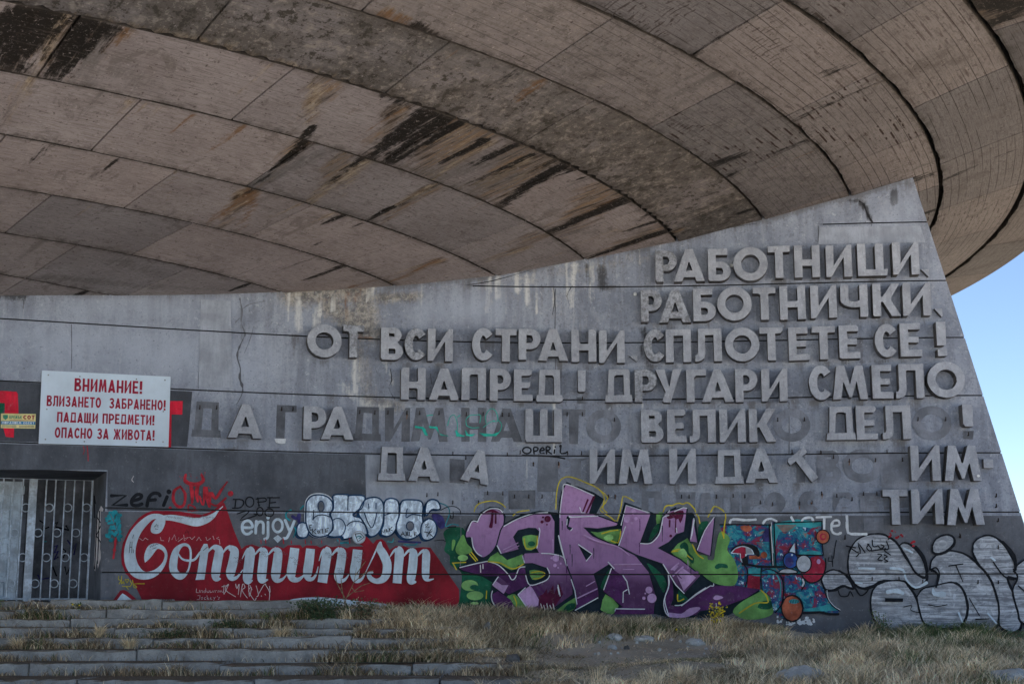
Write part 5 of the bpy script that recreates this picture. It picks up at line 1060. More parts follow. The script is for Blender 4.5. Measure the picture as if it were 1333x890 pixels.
for s in ([(156, 215), (152, 285)], [(148, 282), (180, 255), (230, 250), (282, 268)], [(405, 108), (402, 215)], [(292, 288), (325, 274), (362, 286), (386, 335), (368, 388), (325, 410), (272, 402)], [(396, 326), (430, 300), (490, 298), (530, 328), (550, 376)], [(552, 170), (555, 205)], [(606, 164), (606, 206)], [(520, 230), (548, 305), (576, 342), (600, 290), (612, 230)], [(664, 252), (712, 238)], [(832, 205), (824, 270), (868, 246), (942, 258)], [(440, 250), (500, 206), (520, 160)], [(545, 232), (600, 232)]): p.stroke('blue', s, 7.5, smooth=4)
for cx, cy, rx, ry in ((208, 188, 26, 42), (852, 330, 30, 36)): p.disc('blue', cx, cy, rx, ry); p.disc('imprint', cx + 1, cy, rx - 6, ry - 7)
for s in ([(140, 322), (124, 326), (124, 340), (138, 340), (126, 344), (130, 360), (146, 356)], [(146, 350), (148, 385)], [(170, 352), (150, 370), (172, 386)], [(184, 366), (196, 362), (198, 378), (186, 382), (184, 366)], [(204, 358), (218, 350), (220, 384)], [(262, 346), (240, 352), (240, 376), (258, 372), (256, 362), (240, 366)],
          [(645, 386), (650, 362), (662, 380), (670, 356)], [(680, 352), (682, 372), (694, 368)], [(700, 345), (704, 368)], [(722, 336), (704, 356), (722, 362)], [(784, 402), (800, 370), (812, 400)], [(790, 388), (808, 388)], [(820, 370), (838, 400)], [(838, 370), (820, 402)], [(848, 372), (846, 402), (862, 402)], [(884, 402), (880, 370), (898, 378), (882, 386), (902, 402)], [(960, 322), (985, 312), (965, 342), (990, 338)], [(955, 372), (990, 380), (1010, 370)], [(1005, 350), (975, 405)], [(990, 384), (1015, 406)]): p.stroke('black', s, 6, smooth=1)
p.done('bubble_graffiti', 'white bubble letter graffiti outlined in dark blue')
p = Paint(.003); p.view(*KK)
p.stroke('teal', [(1060, 160), (1120, 185), (1140, 235), (1110, 330), (1160, 315), (1205, 325)], 7); p.stroke('black', [(1075, 215), (1130, 190), (1180, 190), (1215, 215), (1218, 245)], 6); p.stroke('black', [(1145, 250), (1150, 275), (1165, 270), (1165, 225)], 6); p.stroke('indigo', [(1020, 255, 30), (1060, 280, 70), (1085, 330, 50)], smooth=4); p.stroke('black', [(1125, 338), (1185, 335)], 9, smooth=1); p.stroke('black', [(1030, 436), (1085, 430), (1110, 440)], 5)
p.stroke('teal', [(330, 430), (350, 452), (385, 448), (420, 455)], 12); p.stroke('indigo', [(770, 440), (850, 445), (930, 448)], 14); p.stroke('cyan', [(690, 440), (725, 445), (735, 420)], 8); p.stroke('teal', [(810, 462), (880, 466), (905, 458)], 9)
p.view(*M2); p.stroke('teal', [(520, 55), (480, 80), (478, 120), (510, 145)], 14); p.stroke('indigo', [(530, 110), (570, 130), (590, 90), (585, 160)], 26); p.stroke('teal', [(540, 290), (560, 230), (545, 200)], 10); p.stroke('teal', [(600, 50), (625, 20)], 14)
for x in (260, 300, 452, 520, 640, 690, 780, 930, 1020): p.stroke('redspray', [(x, 300 + random.uniform(0, 20)), (x + 3, 345)], 7, smooth=1, jit=.3)
p.done('spray_scribble', 'teal and violet sprayed scribbles around the bubble letters')

# --- tags on the left
p = Paint(.0042); p.view(*T1)
for s in ([(98, 266), (226, 264), (110, 348), (236, 346)], [(278, 312), (348, 290), (360, 262), (322, 256), (280, 298), (278, 340), (320, 352), (366, 336)], [(408, 356), (424, 284), (462, 246), (508, 248), (522, 268)], [(420, 306), (484, 300)], [(552, 352), (584, 272)]): p.stroke('black', s, 30, smooth=1 if len(s) < 5 else 4)
p.disc('black', 598, 232, 21); p.disc('redspray', 610, 371, 13); p.disc('redspray', 1133, 248, 24)
for s in ([(700, 185, 18), (645, 225, 26), (638, 310, 26), (682, 362, 24), (730, 340, 22), (738, 250, 24), (700, 190, 16)], [(745, 82, 20), (738, 135, 30), (790, 165, 34), (850, 165, 34), (896, 135, 28), (880, 84, 18)], [(790, 170, 34), (800, 250, 34), (800, 330, 18)], [(850, 170, 34), (838, 250, 34), (850, 320, 16)], [(765, 400, 10), (772, 345, 14), (830, 375, 12), (770, 395, 8)], [(862, 270, 18), (896, 350, 16), (912, 190, 34), (930, 280, 34), (952, 370, 14), (960, 240, 26), (1002, 290, 24), (1050, 220, 22), (1104, 146, 12)], [(955, 330, 14), (1015, 352, 18), (1092, 286, 18)], [(790, 402, 8), (870, 386, 12), (965, 396, 6)]): p.stroke('redspray', s, smooth=4, jit=.06)
p.dots('redspray', 690, 60, 960, 300, 60, 1.5, 5)
p.view(*T2)
for s in ([(90, 165), (165, 168), (180, 200), (150, 236), (82, 240)], [(112, 166), (104, 240)], ell(232, 187, 36, 43, 16) + [(268, 187)], [(302, 150), (312, 220)], [(286, 162), (360, 152), (372, 180), (300, 190)], [(385, 150), (490, 150)], [(412, 195), (458, 190)], [(388, 236), (490, 235)], [(408, 150), (400, 236)], [(122, 290), (235, 260), (148, 346), (290, 302), (268, 290)], ell(320, 270, 28, 36, 14) + [(348, 270)], ell(402, 280, 38, 33, 14) + [(440, 280)]): p.stroke('black', s, 10.5, smooth=3)
p.disc('black', 312, 218, 9)
p.view(*M1)
for s in ([(95, 620), (92, 650), (112, 660), (98, 690)], [(120, 620), (118, 690), (135, 665), (140, 690)], [(150, 650), (165, 680), (178, 650), (150, 655)], [(190, 660), (205, 690), (195, 705)], [(212, 655), (225, 720), (250, 715), (225, 690), (315, 688)], [(125, 710), (195, 712)], [(160, 715), (178, 738)]): p.stroke('yellow', s, 6, smooth=3)
p.dots('teal', -10, 70, 110, 330, 70, 6, 20); p.stroke('redspray', [(70, 300, 16), (60, 380, 22), (48, 470, 18)], jit=.2)
for k in range(5): p.stroke('under2', [(20 + k * 18, 90 + k * 40), (50 + k * 10, 150 + k * 30)], 5, smooth=1)
p.view(130, 605, 6.665); p.stroke('thinwhite', [(290, 98), (275, 130), (290, 150)], 5)
p.view(0, 480, 5.554); p.stroke('redspray', [(600, 560), (608, 590), (600, 620)], 5); p.stroke('redspray', [(628, 558), (634, 610), (636, 668)], 6)
p.done('graffiti_tag', 'black zefi and DOPE tags with a red sprayed crown tag')
p = Paint(.004); p.view(0, 480, 5.554)      # red letters left of and behind the sign
p.poly('redbright', [(-60, 170), (10, 158), (122, 166), (132, 182), (136, 330), (104, 332), (102, 498), (40, 490), (26, 430), (34, 300), (36, 246), (-60, 240)], jit=.004); p.poly('green', [(-60, 248), (30, 246), (32, 285), (14, 320), (-60, 320)])
p.poly('redbright', [(1200, 232), (1322, 232), (1318, 330), (1240, 330), (1236, 566), (1190, 566)], jit=.003)
p.done('painted_letter_remains', 'remains of bright red painted letters behind the signs')
p = Paint(.0045); p.view(*G7)
for s in ([(0, 262, 5), (30, 192, 5), (70, 182, 5), (110, 180, 5), (148, 210, 5), (156, 268, 5)], [(190, 300, 4), (160, 260, 4)], [(188, 240, 4), (205, 188, 4), (230, 180, 4), (246, 230, 4), (244, 285, 4)], [(245, 190, 4), (262, 178, 4)], [(300, 240, 4), (296, 205, 4), (320, 180, 4), (345, 178, 4)], [(300, 240, 4), (330, 252, 4), (372, 250, 4)], [(412, 225, 4), (410, 180, 4), (440, 142, 4), (470, 160, 4), (480, 210, 4), (455, 215, 4)], [(395, 250, 4), (430, 222, 4), (460, 210, 4)], [(480, 205, 4), (502, 235, 4), (490, 275, 4), (465, 295, 4)], [(375, 225, 4), (380, 180, 4), (345, 178, 4)]): p.stroke('mint', s, smooth=4)
for q in ([(0, 240), (50, 248), (60, 258), (76, 298), (58, 296), (40, 258), (0, 252)], [(80, 242), (130, 246), (140, 285), (200, 302), (150, 296), (120, 258), (85, 254)], [(232, 262), (262, 290), (290, 298), (280, 304), (240, 302)], [(290, 262), (310, 290), (350, 288), (330, 302), (296, 298)], [(370, 282), (450, 288), (490, 276), (470, 300), (400, 302)]): p.poly('mint', q)
p.done('mint_tag', 'thin mint green outline tag across the missing letters')
p = Paint(.0045); p.view(*G7)
for s in (ell(648, 382, 24, 18, 12) + [(672, 382)], [(690, 402), (688, 366), (712, 368), (706, 384), (688, 386)], [(724, 384), (748, 380), (740, 366), (724, 380), (728, 400), (748, 398)], [(762, 402), (760, 362), (782, 366), (776, 380), (762, 382), (790, 402)], [(808, 378), (806, 400)], [(838, 360), (846, 352), (842, 396), (868, 398), (882, 390)], [(622, 410), (700, 412), (800, 418), (868, 430)]): p.stroke('black', s, 9, smooth=3)
p.disc('black', 812, 362, 5)
p.done('graffiti_tag', 'black pen tag operil under the letter Ш')

# --- the big purple piece
p = Paint(.004); p.view(*P1)
p.poly('green', [(35, 450), (44, 405), (30, 355), (62, 325), (130, 322), (155, 350), (240, 480), (320, 470), (480, 500), (470, 600), (300, 640), (300, 770), (118, 772), (124, 700), (132, 600), (120, 560), (68, 528), (66, 480)], smooth=3)
p.poly('lime', [(440, 690), (450, 640), (300, 640), (290, 690), (330, 785), (900, 805), (930, 700)])
nav = [(108, 546), (150, 520), (158, 470)] + [(148, 385), (152, 330), (185, 280), (216, 285), (232, 240), (285, 208), (340, 212), (374, 258), (368, 300), (460, 250), (560, 230), (650, 240), (668, 246), (668, 180), (688, 100), (710, 72)]
nav += conv(P2, [(310, 130), (366, 166), (322, 250), (440, 300), (462, 240), (478, 182), (630, 238), (668, 262), (620, 400), (660, 360), (682, 275), (722, 228), (770, 205), (826, 202), (868, 262), (888, 405), (835, 395), (735, 455), (780, 500), (880, 575), (892, 560), (940, 590)], P1)
nav += conv(P3, [(470, 500), (530, 580), (830, 622), (848, 690), (760, 720), (640, 790), (560, 812), (240, 806)], P1) + [(1200, 800), (620, 800), (330, 790), (292, 745), (285, 690), (300, 625), (240, 590), (120, 556)]
p.poly('navy', nav)
# greens inside
for q in ([(465, 385), (480, 368), (546, 368), (540, 436), (486, 446)], [(268, 512), (330, 458), (382, 502), (466, 470), (472, 526), (405, 558), (340, 522)], [(380, 705), (425, 690), (490, 768), (440, 780)], [(640, 792), (762, 705), (768, 748), (720, 792)], [(505, 560), (560, 560), (585, 585), (560, 605), (520, 610)]): p.poly('lime', q, smooth=2)
p.view(*P2)
for q in ([(290, 345), (330, 350), (462, 330), (430, 412), (370, 400)], [(350, 760), (374, 690), (446, 752), (412, 800), (352, 780)], [(655, 250), (690, 240), (670, 305), (655, 300)], [(735, 458), (820, 385), (880, 470), (935, 480), (935, 575), (880, 572), (790, 495)]): p.poly('lime', q, smooth=2)
for q in ([(610, 400), (660, 350), (676, 300), (640, 320)], [(600, 520), (640, 540), (700, 600), (712, 660), (690, 680), (650, 600)], [(345, 650), (380, 570), (400, 560), (365, 655)], [(770, 735), (778, 665), (800, 690), (830, 720)], [(805, 400), (850, 450), (862, 500), (835, 512), (812, 470)], [(140, 785), (165, 745), (205, 740), (200, 770)], [(885, 320), (932, 290), (932, 330), (890, 400)]): p.poly('green', q, smooth=2)
p.view(*P3)
p.poly('green', [(438, 270), (448, 205), (480, 188), (505, 195), (470, 270), (440, 320)], smooth=2)
p.poly('lime', [(265, 388), (330, 345), (362, 300), (380, 310), (430, 400), (530, 440), (548, 380), (575, 262), (620, 270), (645, 310), (625, 372), (668, 430), (692, 500), (690, 570), (650, 606), (530, 580), (430, 500), (410, 470)], smooth=3)
p.poly('green', [(320, 350), (350, 322), (375, 345), (380, 390), (412, 425), (405, 462), (375, 430), (355, 395)], smooth=3); p.poly('green', [(545, 482), (570, 460), (622, 466), (628, 490), (590, 486), (560, 496)], smooth=3)
p.poly('lime', [(662, 772), (720, 705), (838, 640), (850, 625), (880, 655), (925, 720), (915, 785), (840, 815), (740, 818)], smooth=3); p.poly('green', [(820, 740), (860, 700), (915, 705), (912, 745), (870, 755)], smooth=3)
p.view(*P1)
for q in ([(96, 445), (118, 390), (140, 362), (160, 410), (186, 440), (182, 462), (120, 474)], [(76, 446), (78, 395), (90, 390), (96, 405), (84, 445)], [(560, 410), (520, 402), (500, 425), (520, 432)]): p.poly('lime', q, smooth=3)
for cx, cy, rx, ry in ((137, 490, 28, 17), (175, 642, 46, 30), (204, 698, 46, 25), (202, 740, 22, 8)): p.disc('lime2', cx, cy, rx, ry)
p.poly('green', ell(200, 652, 24, 14)); p.poly('green', ell(516, 412, 20, 14))
# purple letters
PU = 'purple'
def rim(pts, w=15): p.stroke('navy', pts + pts[:1], w, smooth=1, cap=False)
rim([(158, 345), (184, 292), (216, 296), (236, 252), (282, 224), (332, 226), (362, 262), (354, 330), (330, 392), (300, 450), (252, 486), (216, 470), (192, 430), (182, 378), (156, 376)]); p.poly(PU, [(158, 345), (184, 292), (216, 296), (236, 252), (282, 224), (332, 226), (362, 262), (354, 330), (330, 392), (300, 450), (252, 486), (216, 470), (192, 430), (182, 378), (156, 376)], smooth=3)
rim([(325, 425), (348, 340), (360, 318), (432, 282), (562, 242), (620, 250), (642, 290), (640, 466), (562, 470), (545, 440), (560, 345), (540, 326), (500, 324), (440, 338), (414, 375), (444, 442), (346, 468)]); p.poly(PU, [(325, 425), (348, 340), (360, 318), (432, 282), (562, 242), (620, 250), (642, 290), (640, 466), (562, 470), (545, 440), (560, 345), (540, 326), (500, 324), (440, 338), (414, 375), (444, 442), (346, 468)])
p.poly(PU, [(464, 480), (480, 466), (562, 462), (690, 487), (716, 535), (740, 575), (742, 690), (640, 764), (560, 772), (498, 772), (440, 692), (506, 640), (590, 622), (616, 590), (600, 545), (520, 518), (478, 520)])
rim([(115, 545), (200, 522), (265, 510), (330, 530), (384, 576), (430, 570), (446, 535), (478, 545), (500, 640), (392, 690), (302, 640), (338, 590), (260, 590), (140, 560)]); p.poly('plum', [(115, 545), (200, 522), (265, 510), (330, 530), (384, 576), (430, 570), (446, 535), (478, 545), (500, 640), (392, 690), (302, 640), (338, 590), (260, 590), (140, 560)])
p.poly(PU, [(302, 640), (336, 592), (398, 645), (362, 690)]); p.poly('plum', [(300, 690), (330, 672), (400, 720), (430, 770), (330, 770), (298, 730)])
p.poly('lilac', [(300, 642), (320, 618), (352, 640), (388, 640), (362, 688)]); p.poly('lilac', [(440, 692), (512, 640), (556, 720), (552, 752), (500, 772)])
p.stroke('plum', [(516, 640), (576, 706)], 16, smooth=1); p.stroke('plum', [(548, 636), (602, 700)], 12, smooth=1)
p.poly('wine', [(556, 700), (580, 690), (600, 660), (604, 690), (636, 640), (640, 690), (668, 630), (690, 690), (640, 764), (560, 772)])
p.view(*P2)
rim([(135, 130), (156, 86), (312, 150), (282, 244), (332, 262), (440, 302), (432, 312), (330, 328), (250, 322), (300, 372), (440, 432), (536, 478), (520, 520), (400, 520), (306, 578), (332, 660), (216, 716), (190, 600), (150, 500), (120, 372), (120, 240)]); p.poly(PU, [(135, 130), (156, 86), (312, 150), (282, 244), (332, 262), (440, 302), (432, 312), (330, 328), (250, 322), (300, 372), (440, 432), (536, 478), (520, 520), (400, 520), (306, 578), (332, 660), (216, 716), (190, 600), (150, 500), (120, 372), (120, 240)], [[(220, 415), (298, 470), (268, 508)]])
p.poly('wine', [(305, 148), (318, 152), (272, 245), (262, 244)]); p.poly('wine', [(272, 165), (282, 170), (250, 244), (242, 243)])
p.poly('navy', [(160, 262), (178, 258), (176, 285), (168, 318), (190, 325), (180, 342), (162, 330), (154, 295)])
rim([(450, 424), (485, 205), (622, 246), (562, 410), (622, 410), (668, 362), (690, 268), (716, 240), (800, 216), (820, 222), (805, 346), (762, 360), (722, 402), (660, 436), (782, 500), (895, 588), (806, 686), (760, 640), (690, 522), (540, 470)]); p.poly(PU, [(450, 424), (485, 205), (622, 246), (562, 410), (622, 410), (668, 362), (690, 268), (716, 240), (800, 216), (820, 222), (805, 346), (762, 360), (722, 402), (660, 436), (782, 500), (895, 588), (806, 686), (760, 640), (690, 522), (540, 470)])
p.poly(PU, [(385, 515), (440, 500), (540, 482), (610, 568), (650, 700), (640, 768), (470, 770), (466, 682), (508, 690), (466, 588), (424, 560)]); p.poly('plum', [(424, 560), (466, 588), (505, 680), (466, 682), (470, 760), (360, 672), (404, 556)])
p.poly('plum', [(215, 716), (330, 650), (335, 700), (210, 775)]); p.poly('plum', [(430, 770), (470, 760), (640, 768), (640, 800), (420, 800)])
p.poly('plum', [(838, 390), (852, 280), (880, 400)]) ; p.poly('lilac', [(840, 385), (855, 285), (872, 395)])
p.poly('wine', [(710, 262), (735, 240), (800, 230), (802, 262), (785, 300), (775, 275), (760, 282), (752, 270), (722, 278)], smooth=2); p.stroke('wine', [(762, 262), (758, 350)], 6, smooth=1); p.stroke('wine', [(727, 285, 10), (726, 320, 8)], smooth=1); p.disc('wine', 733, 370, 8)
p.view(*P3)
rim([(430, 378), (480, 250), (542, 165), (515, 410)]); p.poly(PU, [(430, 378), (480, 250), (542, 165), (515, 410)]); rim([(385, 318), (405, 172), (432, 325)]); p.poly(PU, [(385, 318), (405, 172), (432, 325)])
rim([(214, 700), (244, 600), (240, 540), (262, 545), (275, 600), (278, 690), (262, 730), (330, 732), (424, 660), (520, 602), (830, 628), (610, 735), (450, 765), (424, 790), (300, 806), (242, 798), (222, 760)]); p.poly('plum', [(214, 700), (244, 600), (240, 540), (262, 545), (275, 600), (278, 690), (262, 730), (330, 732), (424, 660), (520, 602), (830, 628), (610, 735), (450, 765), (424, 790), (300, 806), (242, 798), (222, 760)], smooth=2)
p.poly('lilac', [(245, 800), (250, 775), (330, 782), (380, 748), (440, 740), (448, 756), (380, 800), (300, 810)], smooth=3)
p.poly('lilac', [(268, 500), (300, 470), (312, 480), (282, 512)]); p.poly('lilac', [(300, 535), (340, 490), (425, 550), (345, 636), (330, 600)]); p.poly('purple', [(390, 520), (432, 508), (444, 516), (425, 550)])
p.stroke('purple', [(275, 505), (330, 555)], 8, smooth=1)
for q in ([(525, 690), (540, 655), (575, 655), (610, 665), (640, 640), (668, 660), (662, 695), (630, 702), (600, 690), (560, 706)], [(438, 712), (470, 700), (508, 702), (500, 725), (460, 730)], [(245, 738), (270, 728), (286, 738), (270, 752), (248, 750)]): p.poly(PU, q, smooth=3)
for q in ([(535, 685), (550, 665), (580, 668), (600, 680), (560, 694)],): p.poly('lilac', q, smooth=3)
p.view(*P1)
for cx, cy, r in ((604, 277, 18), (573, 293, 9), (578, 268, 6), (600, 308, 5)): p.disc('wine', cx, cy, r, n=14)
p.stroke('wine', [(300, 238, 12), (296, 290, 14), (290, 320, 20)], smooth=1); p.stroke('wine', [(318, 238, 8), (317, 300, 10)], smooth=1); p.stroke('wine', [(262, 238, 10), (300, 232, 14), (340, 250, 8)])
for cx, cy, r in ((650, 492, 20), (644, 532, 10), (676, 522, 6), (625, 492, 6), (662, 545, 5)): p.disc('lilac', cx, cy, r, n=14)
p.stroke('lilac', [(360, 446, 5), (440, 408, 5)], smooth=1); p.stroke('lilac', [(372, 456, 4), (446, 424, 4)], smooth=1)
p.stroke('thinwhite', [(232, 530, 5), (234, 570, 6)], smooth=1); p.stroke('thinwhite', [(246, 526, 5), (247, 550, 6)], smooth=1)
for k in range(5): p.stroke('thinwhite', [(565 + k * 17, 742 + (k % 2) * 8, 4), (572 + k * 17, 768 + (k % 3) * 6, 5)], smooth=1)
p.view(*P2)
for cx, cy, r in ((628, 712, 26), (612, 667, 19), (584, 712, 9), (592, 686, 5)): p.disc('lilac', cx, cy, r, n=16)
for cx, cy, r in ((490, 280, 18), (524, 238, 16), (540, 275, 10), (518, 300, 7)): p.disc('lilac', cx, cy, r, n=14)
for s in ([(420, 527, 8), (570, 525, 6)], [(470, 554, 5), (530, 554, 4)], [(266, 646, 5), (312, 620, 6)], [(218, 712, 7), (326, 660, 7)], [(735, 555, 9), (775, 520, 9)], [(745, 590, 10), (800, 540, 10)]): p.stroke('lilac', s, smooth=1)
p.stroke('lilac', [(255, 366, 9), (330, 400, 8), (440, 430, 7), (505, 478, 4)])
W = 'white'
p.view(*P1)
for s in ([(162, 345), (186, 292), (216, 294)], [(216, 294), (238, 252), (285, 222), (335, 224), (358, 248)], [(184, 380), (192, 430), (212, 464), (240, 482)], [(362, 318), (432, 280), (520, 250), (604, 242)], [(324, 424), (346, 466)], [(556, 328), (560, 350), (544, 438)], [(464, 482), (476, 518)], [(568, 466), (630, 470), (690, 488), (710, 532)], [(600, 545), (614, 575), (605, 605), (570, 625), (505, 640), (482, 588)], [(440, 694), (492, 768)], [(118, 544), (200, 524), (268, 510)], [(268, 510), (330, 530), (384, 580), (404, 610), (424, 600), (446, 548), (478, 540)], [(298, 672), (292, 700), (300, 735), (325, 768)], [(300, 638), (330, 595)], [(440, 692), (480, 655)], [(664, 368), (690, 470), (708, 535)], [(660, 640), (672, 700)]): p.stroke(W, s, 5.5, smooth=4)
p.view(*P2)
for s in ([(308, 150), (156, 88), (136, 130), (122, 230), (120, 270)], [(112, 370), (128, 440), (156, 532)], [(172, 268), (330, 262)], [(170, 262), (190, 268)], [(230, 215), (238, 242), (258, 245)], [(160, 280), (158, 310)], [(180, 342), (190, 330)], [(222, 418), (298, 470), (266, 508)], [(445, 424), (482, 320)], [(458, 312), (486, 204), (618, 246)], [(565, 412), (622, 410), (668, 362), (686, 290), (692, 268), (722, 258)], [(716, 244), (726, 232)], [(752, 238), (800, 216), (820, 220)], [(762, 328), (766, 352)], [(386, 514), (420, 550)], [(404, 550), (362, 666)], [(468, 588), (490, 620), (504, 690)], [(468, 735), (470, 678), (492, 665)], [(424, 782), (428, 770), (588, 772)], [(205, 778), (330, 710)], [(182, 610), (202, 670), (214, 745)], [(690, 526), (760, 640), (806, 686)], [(718, 586), (720, 650), (698, 720), (720, 806)], [(755, 752), (800, 745), (870, 690), (925, 655)], [(862, 282), (848, 370)], [(108, 650), (116, 690)]): p.stroke(W, s, 5.5, smooth=4 if len(s) > 3 else 1)
p.view(*P3)
for s in ([(410, 172), (390, 305)], [(516, 604), (536, 604), (536, 590)], [(432, 374), (480, 252), (540, 166)], [(552, 716), (556, 752)], [(330, 732), (424, 662), (516, 604)], [(246, 540), (250, 600), (216, 700), (226, 770), (248, 798)]): p.stroke(W, s, 5.5, smooth=3)
Y_ = 'yellow'
for s in ([(212, 132), (225, 100), (245, 90), (270, 92), (290, 82), (315, 76), (340, 82), (365, 72), (385, 82), (400, 98), (415, 115), (425, 145), (440, 165), (448, 205)], [(500, 165), (520, 130), (546, 96), (612, 142), (604, 230), (602, 300)], [(305, 660), (308, 702), (345, 688)], [(840, 632), (870, 660), (882, 690), (880, 712), (800, 716), (700, 780)], [(265, 388), (310, 370), (345, 390), (360, 420)], [(400, 340), (430, 400), (470, 430)], [(590, 258), (600, 290)]): p.stroke(Y_, s, 8, smooth=3)
p.view(*P1)
for s in ([(196, 240), (205, 212), (235, 190), (300, 180), (345, 195), (370, 216)], [(648, 225), (652, 140), (668, 75), (700, 50), (740, 52), (800, 74), (880, 112), (915, 160), (908, 220), (932, 245)], [(75, 520), (150, 516)], [(78, 520), (98, 556)], [(180, 460), (215, 505)], [(170, 470), (205, 510)], [(265, 672), (262, 715)], [(512, 572), (560, 566), (588, 580), (560, 602), (525, 606)], [(472, 385), (485, 440), (540, 430), (544, 372)], [(410, 262), (440, 240), (500, 232)], [(272, 512), (340, 520), (410, 552), (470, 525)], [(415, 700), (430, 740), (425, 770)]): p.stroke(Y_, s, 6, smooth=4)
p.view(*P2)
for s in ([(345, 125), (385, 165), (350, 215), (346, 235), (400, 270), (436, 290), (460, 200), (468, 156), (500, 165), (528, 182)], [(350, 360), (400, 345), (440, 340)], [(380, 385), (440, 410), (455, 345)], [(740, 458), (800, 455), (825, 480), (850, 500)]): p.stroke(Y_, s, 6, smooth=2)
p.poly('lime2', [(360, 380), (400, 362), (415, 385), (385, 402)], smooth=2); p.poly('lime2', [(770, 460), (800, 440), (822, 470), (812, 490), (780, 480)], smooth=3)
p.view(*P2)
RD = random.Random(4)
for _ in range(14):
    x, y = RD.uniform(-100, 880), RD.uniform(260, 560); p.stroke(RD.choice(['plum', 'navy', 'lilac']), [(x, y, 5), (x + 1, y + RD.uniform(15, 40), 4), (x, y + RD.uniform(45, 90), 3)], jit=.2)
p.done('purple_mural', 'large purple and green lettering mural with yellow outlines')

# --- dabbed colour piece
p = Paint(.0038); p.view(*C4)
p.poly('multi', [(38, 122), (402, 120), (425, 105), (776, 102), (786, 345), (808, 420), (790, 480), (745, 540), (800, 600), (820, 660), (905, 745), (890, 775), (640, 760), (560, 822), (490, 800), (430, 760), (400, 640), (240, 585), (150, 580), (150, 480), (100, 300), (60, 200)])
p.poly('cyan', [(425, 112), (770, 104), (772, 130), (700, 150), (600, 140), (560, 175), (470, 180), (440, 300), (450, 430), (425, 430)], smooth=2); p.poly('cyan', [(610, 330), (700, 310), (760, 320), (780, 345), (620, 345)]); p.poly('cyan', [(245, 440), (335, 440), (338, 520), (300, 500), (246, 480)])
p.poly('cyan', [(640, 735), (760, 720), (820, 700), (905, 745), (760, 750), (640, 752)]); p.poly('orange', [(190, 135), (260, 135), (270, 165), (230, 178), (196, 160)], smooth=2); p.poly('orange', [(250, 350), (330, 345), (340, 372), (252, 375)]); p.disc('orange', 358, 345, 24)
for k in range(7): p.stroke('orange', [(450 + k * 8, 130 + k * 9), (590 - k * 12, 132 + k * 9)], 5, smooth=1)
for k in range(6): p.stroke('cyan', [(300 + k * 10, 255 + k * 9), (395, 252 + k * 10)], 4, smooth=1)
p.poly('ballred', [(150, 330), (175, 300), (215, 290), (215, 370), (190, 395), (180, 340)]); p.poly('ballred', [(240, 500), (330, 500), (330, 590), (236, 585)], jit=.01); p.poly('indigo', [(370, 150), (398, 150), (404, 250), (360, 250), (345, 200)])
K = 'black'
p.poly('cream', [(118, 325), (140, 298), (200, 272), (250, 280), (285, 318), (286, 340), (236, 340), (236, 410), (200, 400), (186, 380), (184, 338), (122, 335)]); p.poly('ballred', [(128, 328), (150, 302), (196, 285), (236, 290), (235, 338), (222, 336), (222, 370), (192, 372), (190, 334)]); p.poly('grey', [(225, 290), (262, 300), (280, 334), (228, 336)])
p.stroke(K, [(120, 318, 10), (155, 285, 12), (215, 272, 16), (280, 290, 34), (305, 325, 40), (318, 350, 20)], smooth=4); p.poly(K, [(196, 372), (240, 345), (246, 420), (205, 412)])
p.stroke(K, [(38, 126), (200, 124), (402, 128)], 9, smooth=1); p.stroke(K, [(402, 128), (410, 280), (425, 430)], 22, smooth=2); p.stroke('white', [(406, 140), (416, 280), (424, 420)], 5, smooth=2); p.stroke('white', [(412, 110), (412, 200), (425, 330)], 4); p.stroke(K, [(428, 112), (776, 102)], 9, smooth=1); p.stroke(K, [(776, 102), (778, 240), (786, 345)], 9, smooth=1); p.stroke(K, [(786, 348), (600, 345)], 10, smooth=1); p.stroke(K, [(200, 408), (320, 428), (440, 432), (500, 430)], 16, smooth=1); p.stroke(K, [(430, 112), (436, 280), (444, 430)], 10, smooth=1)
p.stroke(K, [(205, 405, 8), (236, 450, 9), (238, 520, 9), (220, 580, 10)]); p.stroke(K, [(338, 440), (336, 520), (345, 600)], 8); p.poly('multi', [(345, 460), (380, 448), (430, 460), (478, 500), (492, 580), (485, 680), (450, 745), (425, 740), (400, 640), (350, 600)], smooth=3); p.stroke(K, [(345, 460), (380, 448), (430, 458), (478, 498), (500, 580), (490, 690), (440, 760)], 9); p.stroke('cyan', [(392, 465), (450, 490), (478, 560), (474, 650)], 10)
p.stroke(K, [(470, 480), (560, 482), (640, 484)], 12, smooth=1); p.poly('grey', [(466, 462), (500, 448), (560, 450), (600, 468), (540, 474), (490, 478)], smooth=3); p.stroke(K, [(466, 464), (500, 446), (560, 448), (602, 470), (540, 478), (470, 474)], 7)
p.poly('cream', [(540, 318), (556, 282), (578, 258), (582, 330), (560, 335)]); p.stroke(K, [(530, 345), (545, 300), (590, 242), (596, 345)], 11, smooth=1)
p.poly('ballred', [(700, 362), (760, 362), (800, 400), (795, 470), (750, 530), (690, 540), (640, 500), (650, 480), (690, 450), (698, 400)], smooth=3); p.stroke(K, [(800, 370), (804, 430), (785, 490), (750, 532), (690, 545), (640, 510)], 10)
for cx, cy, rx, ry, m in ((550, 384, 50, 54, 'ballblue'), (645, 408, 50, 58, 'grey'), (783, 214, 44, 46, 'orange')): p.disc(K, cx, cy, rx + 8, ry + 8); p.disc(m, cx, cy, rx, ry)
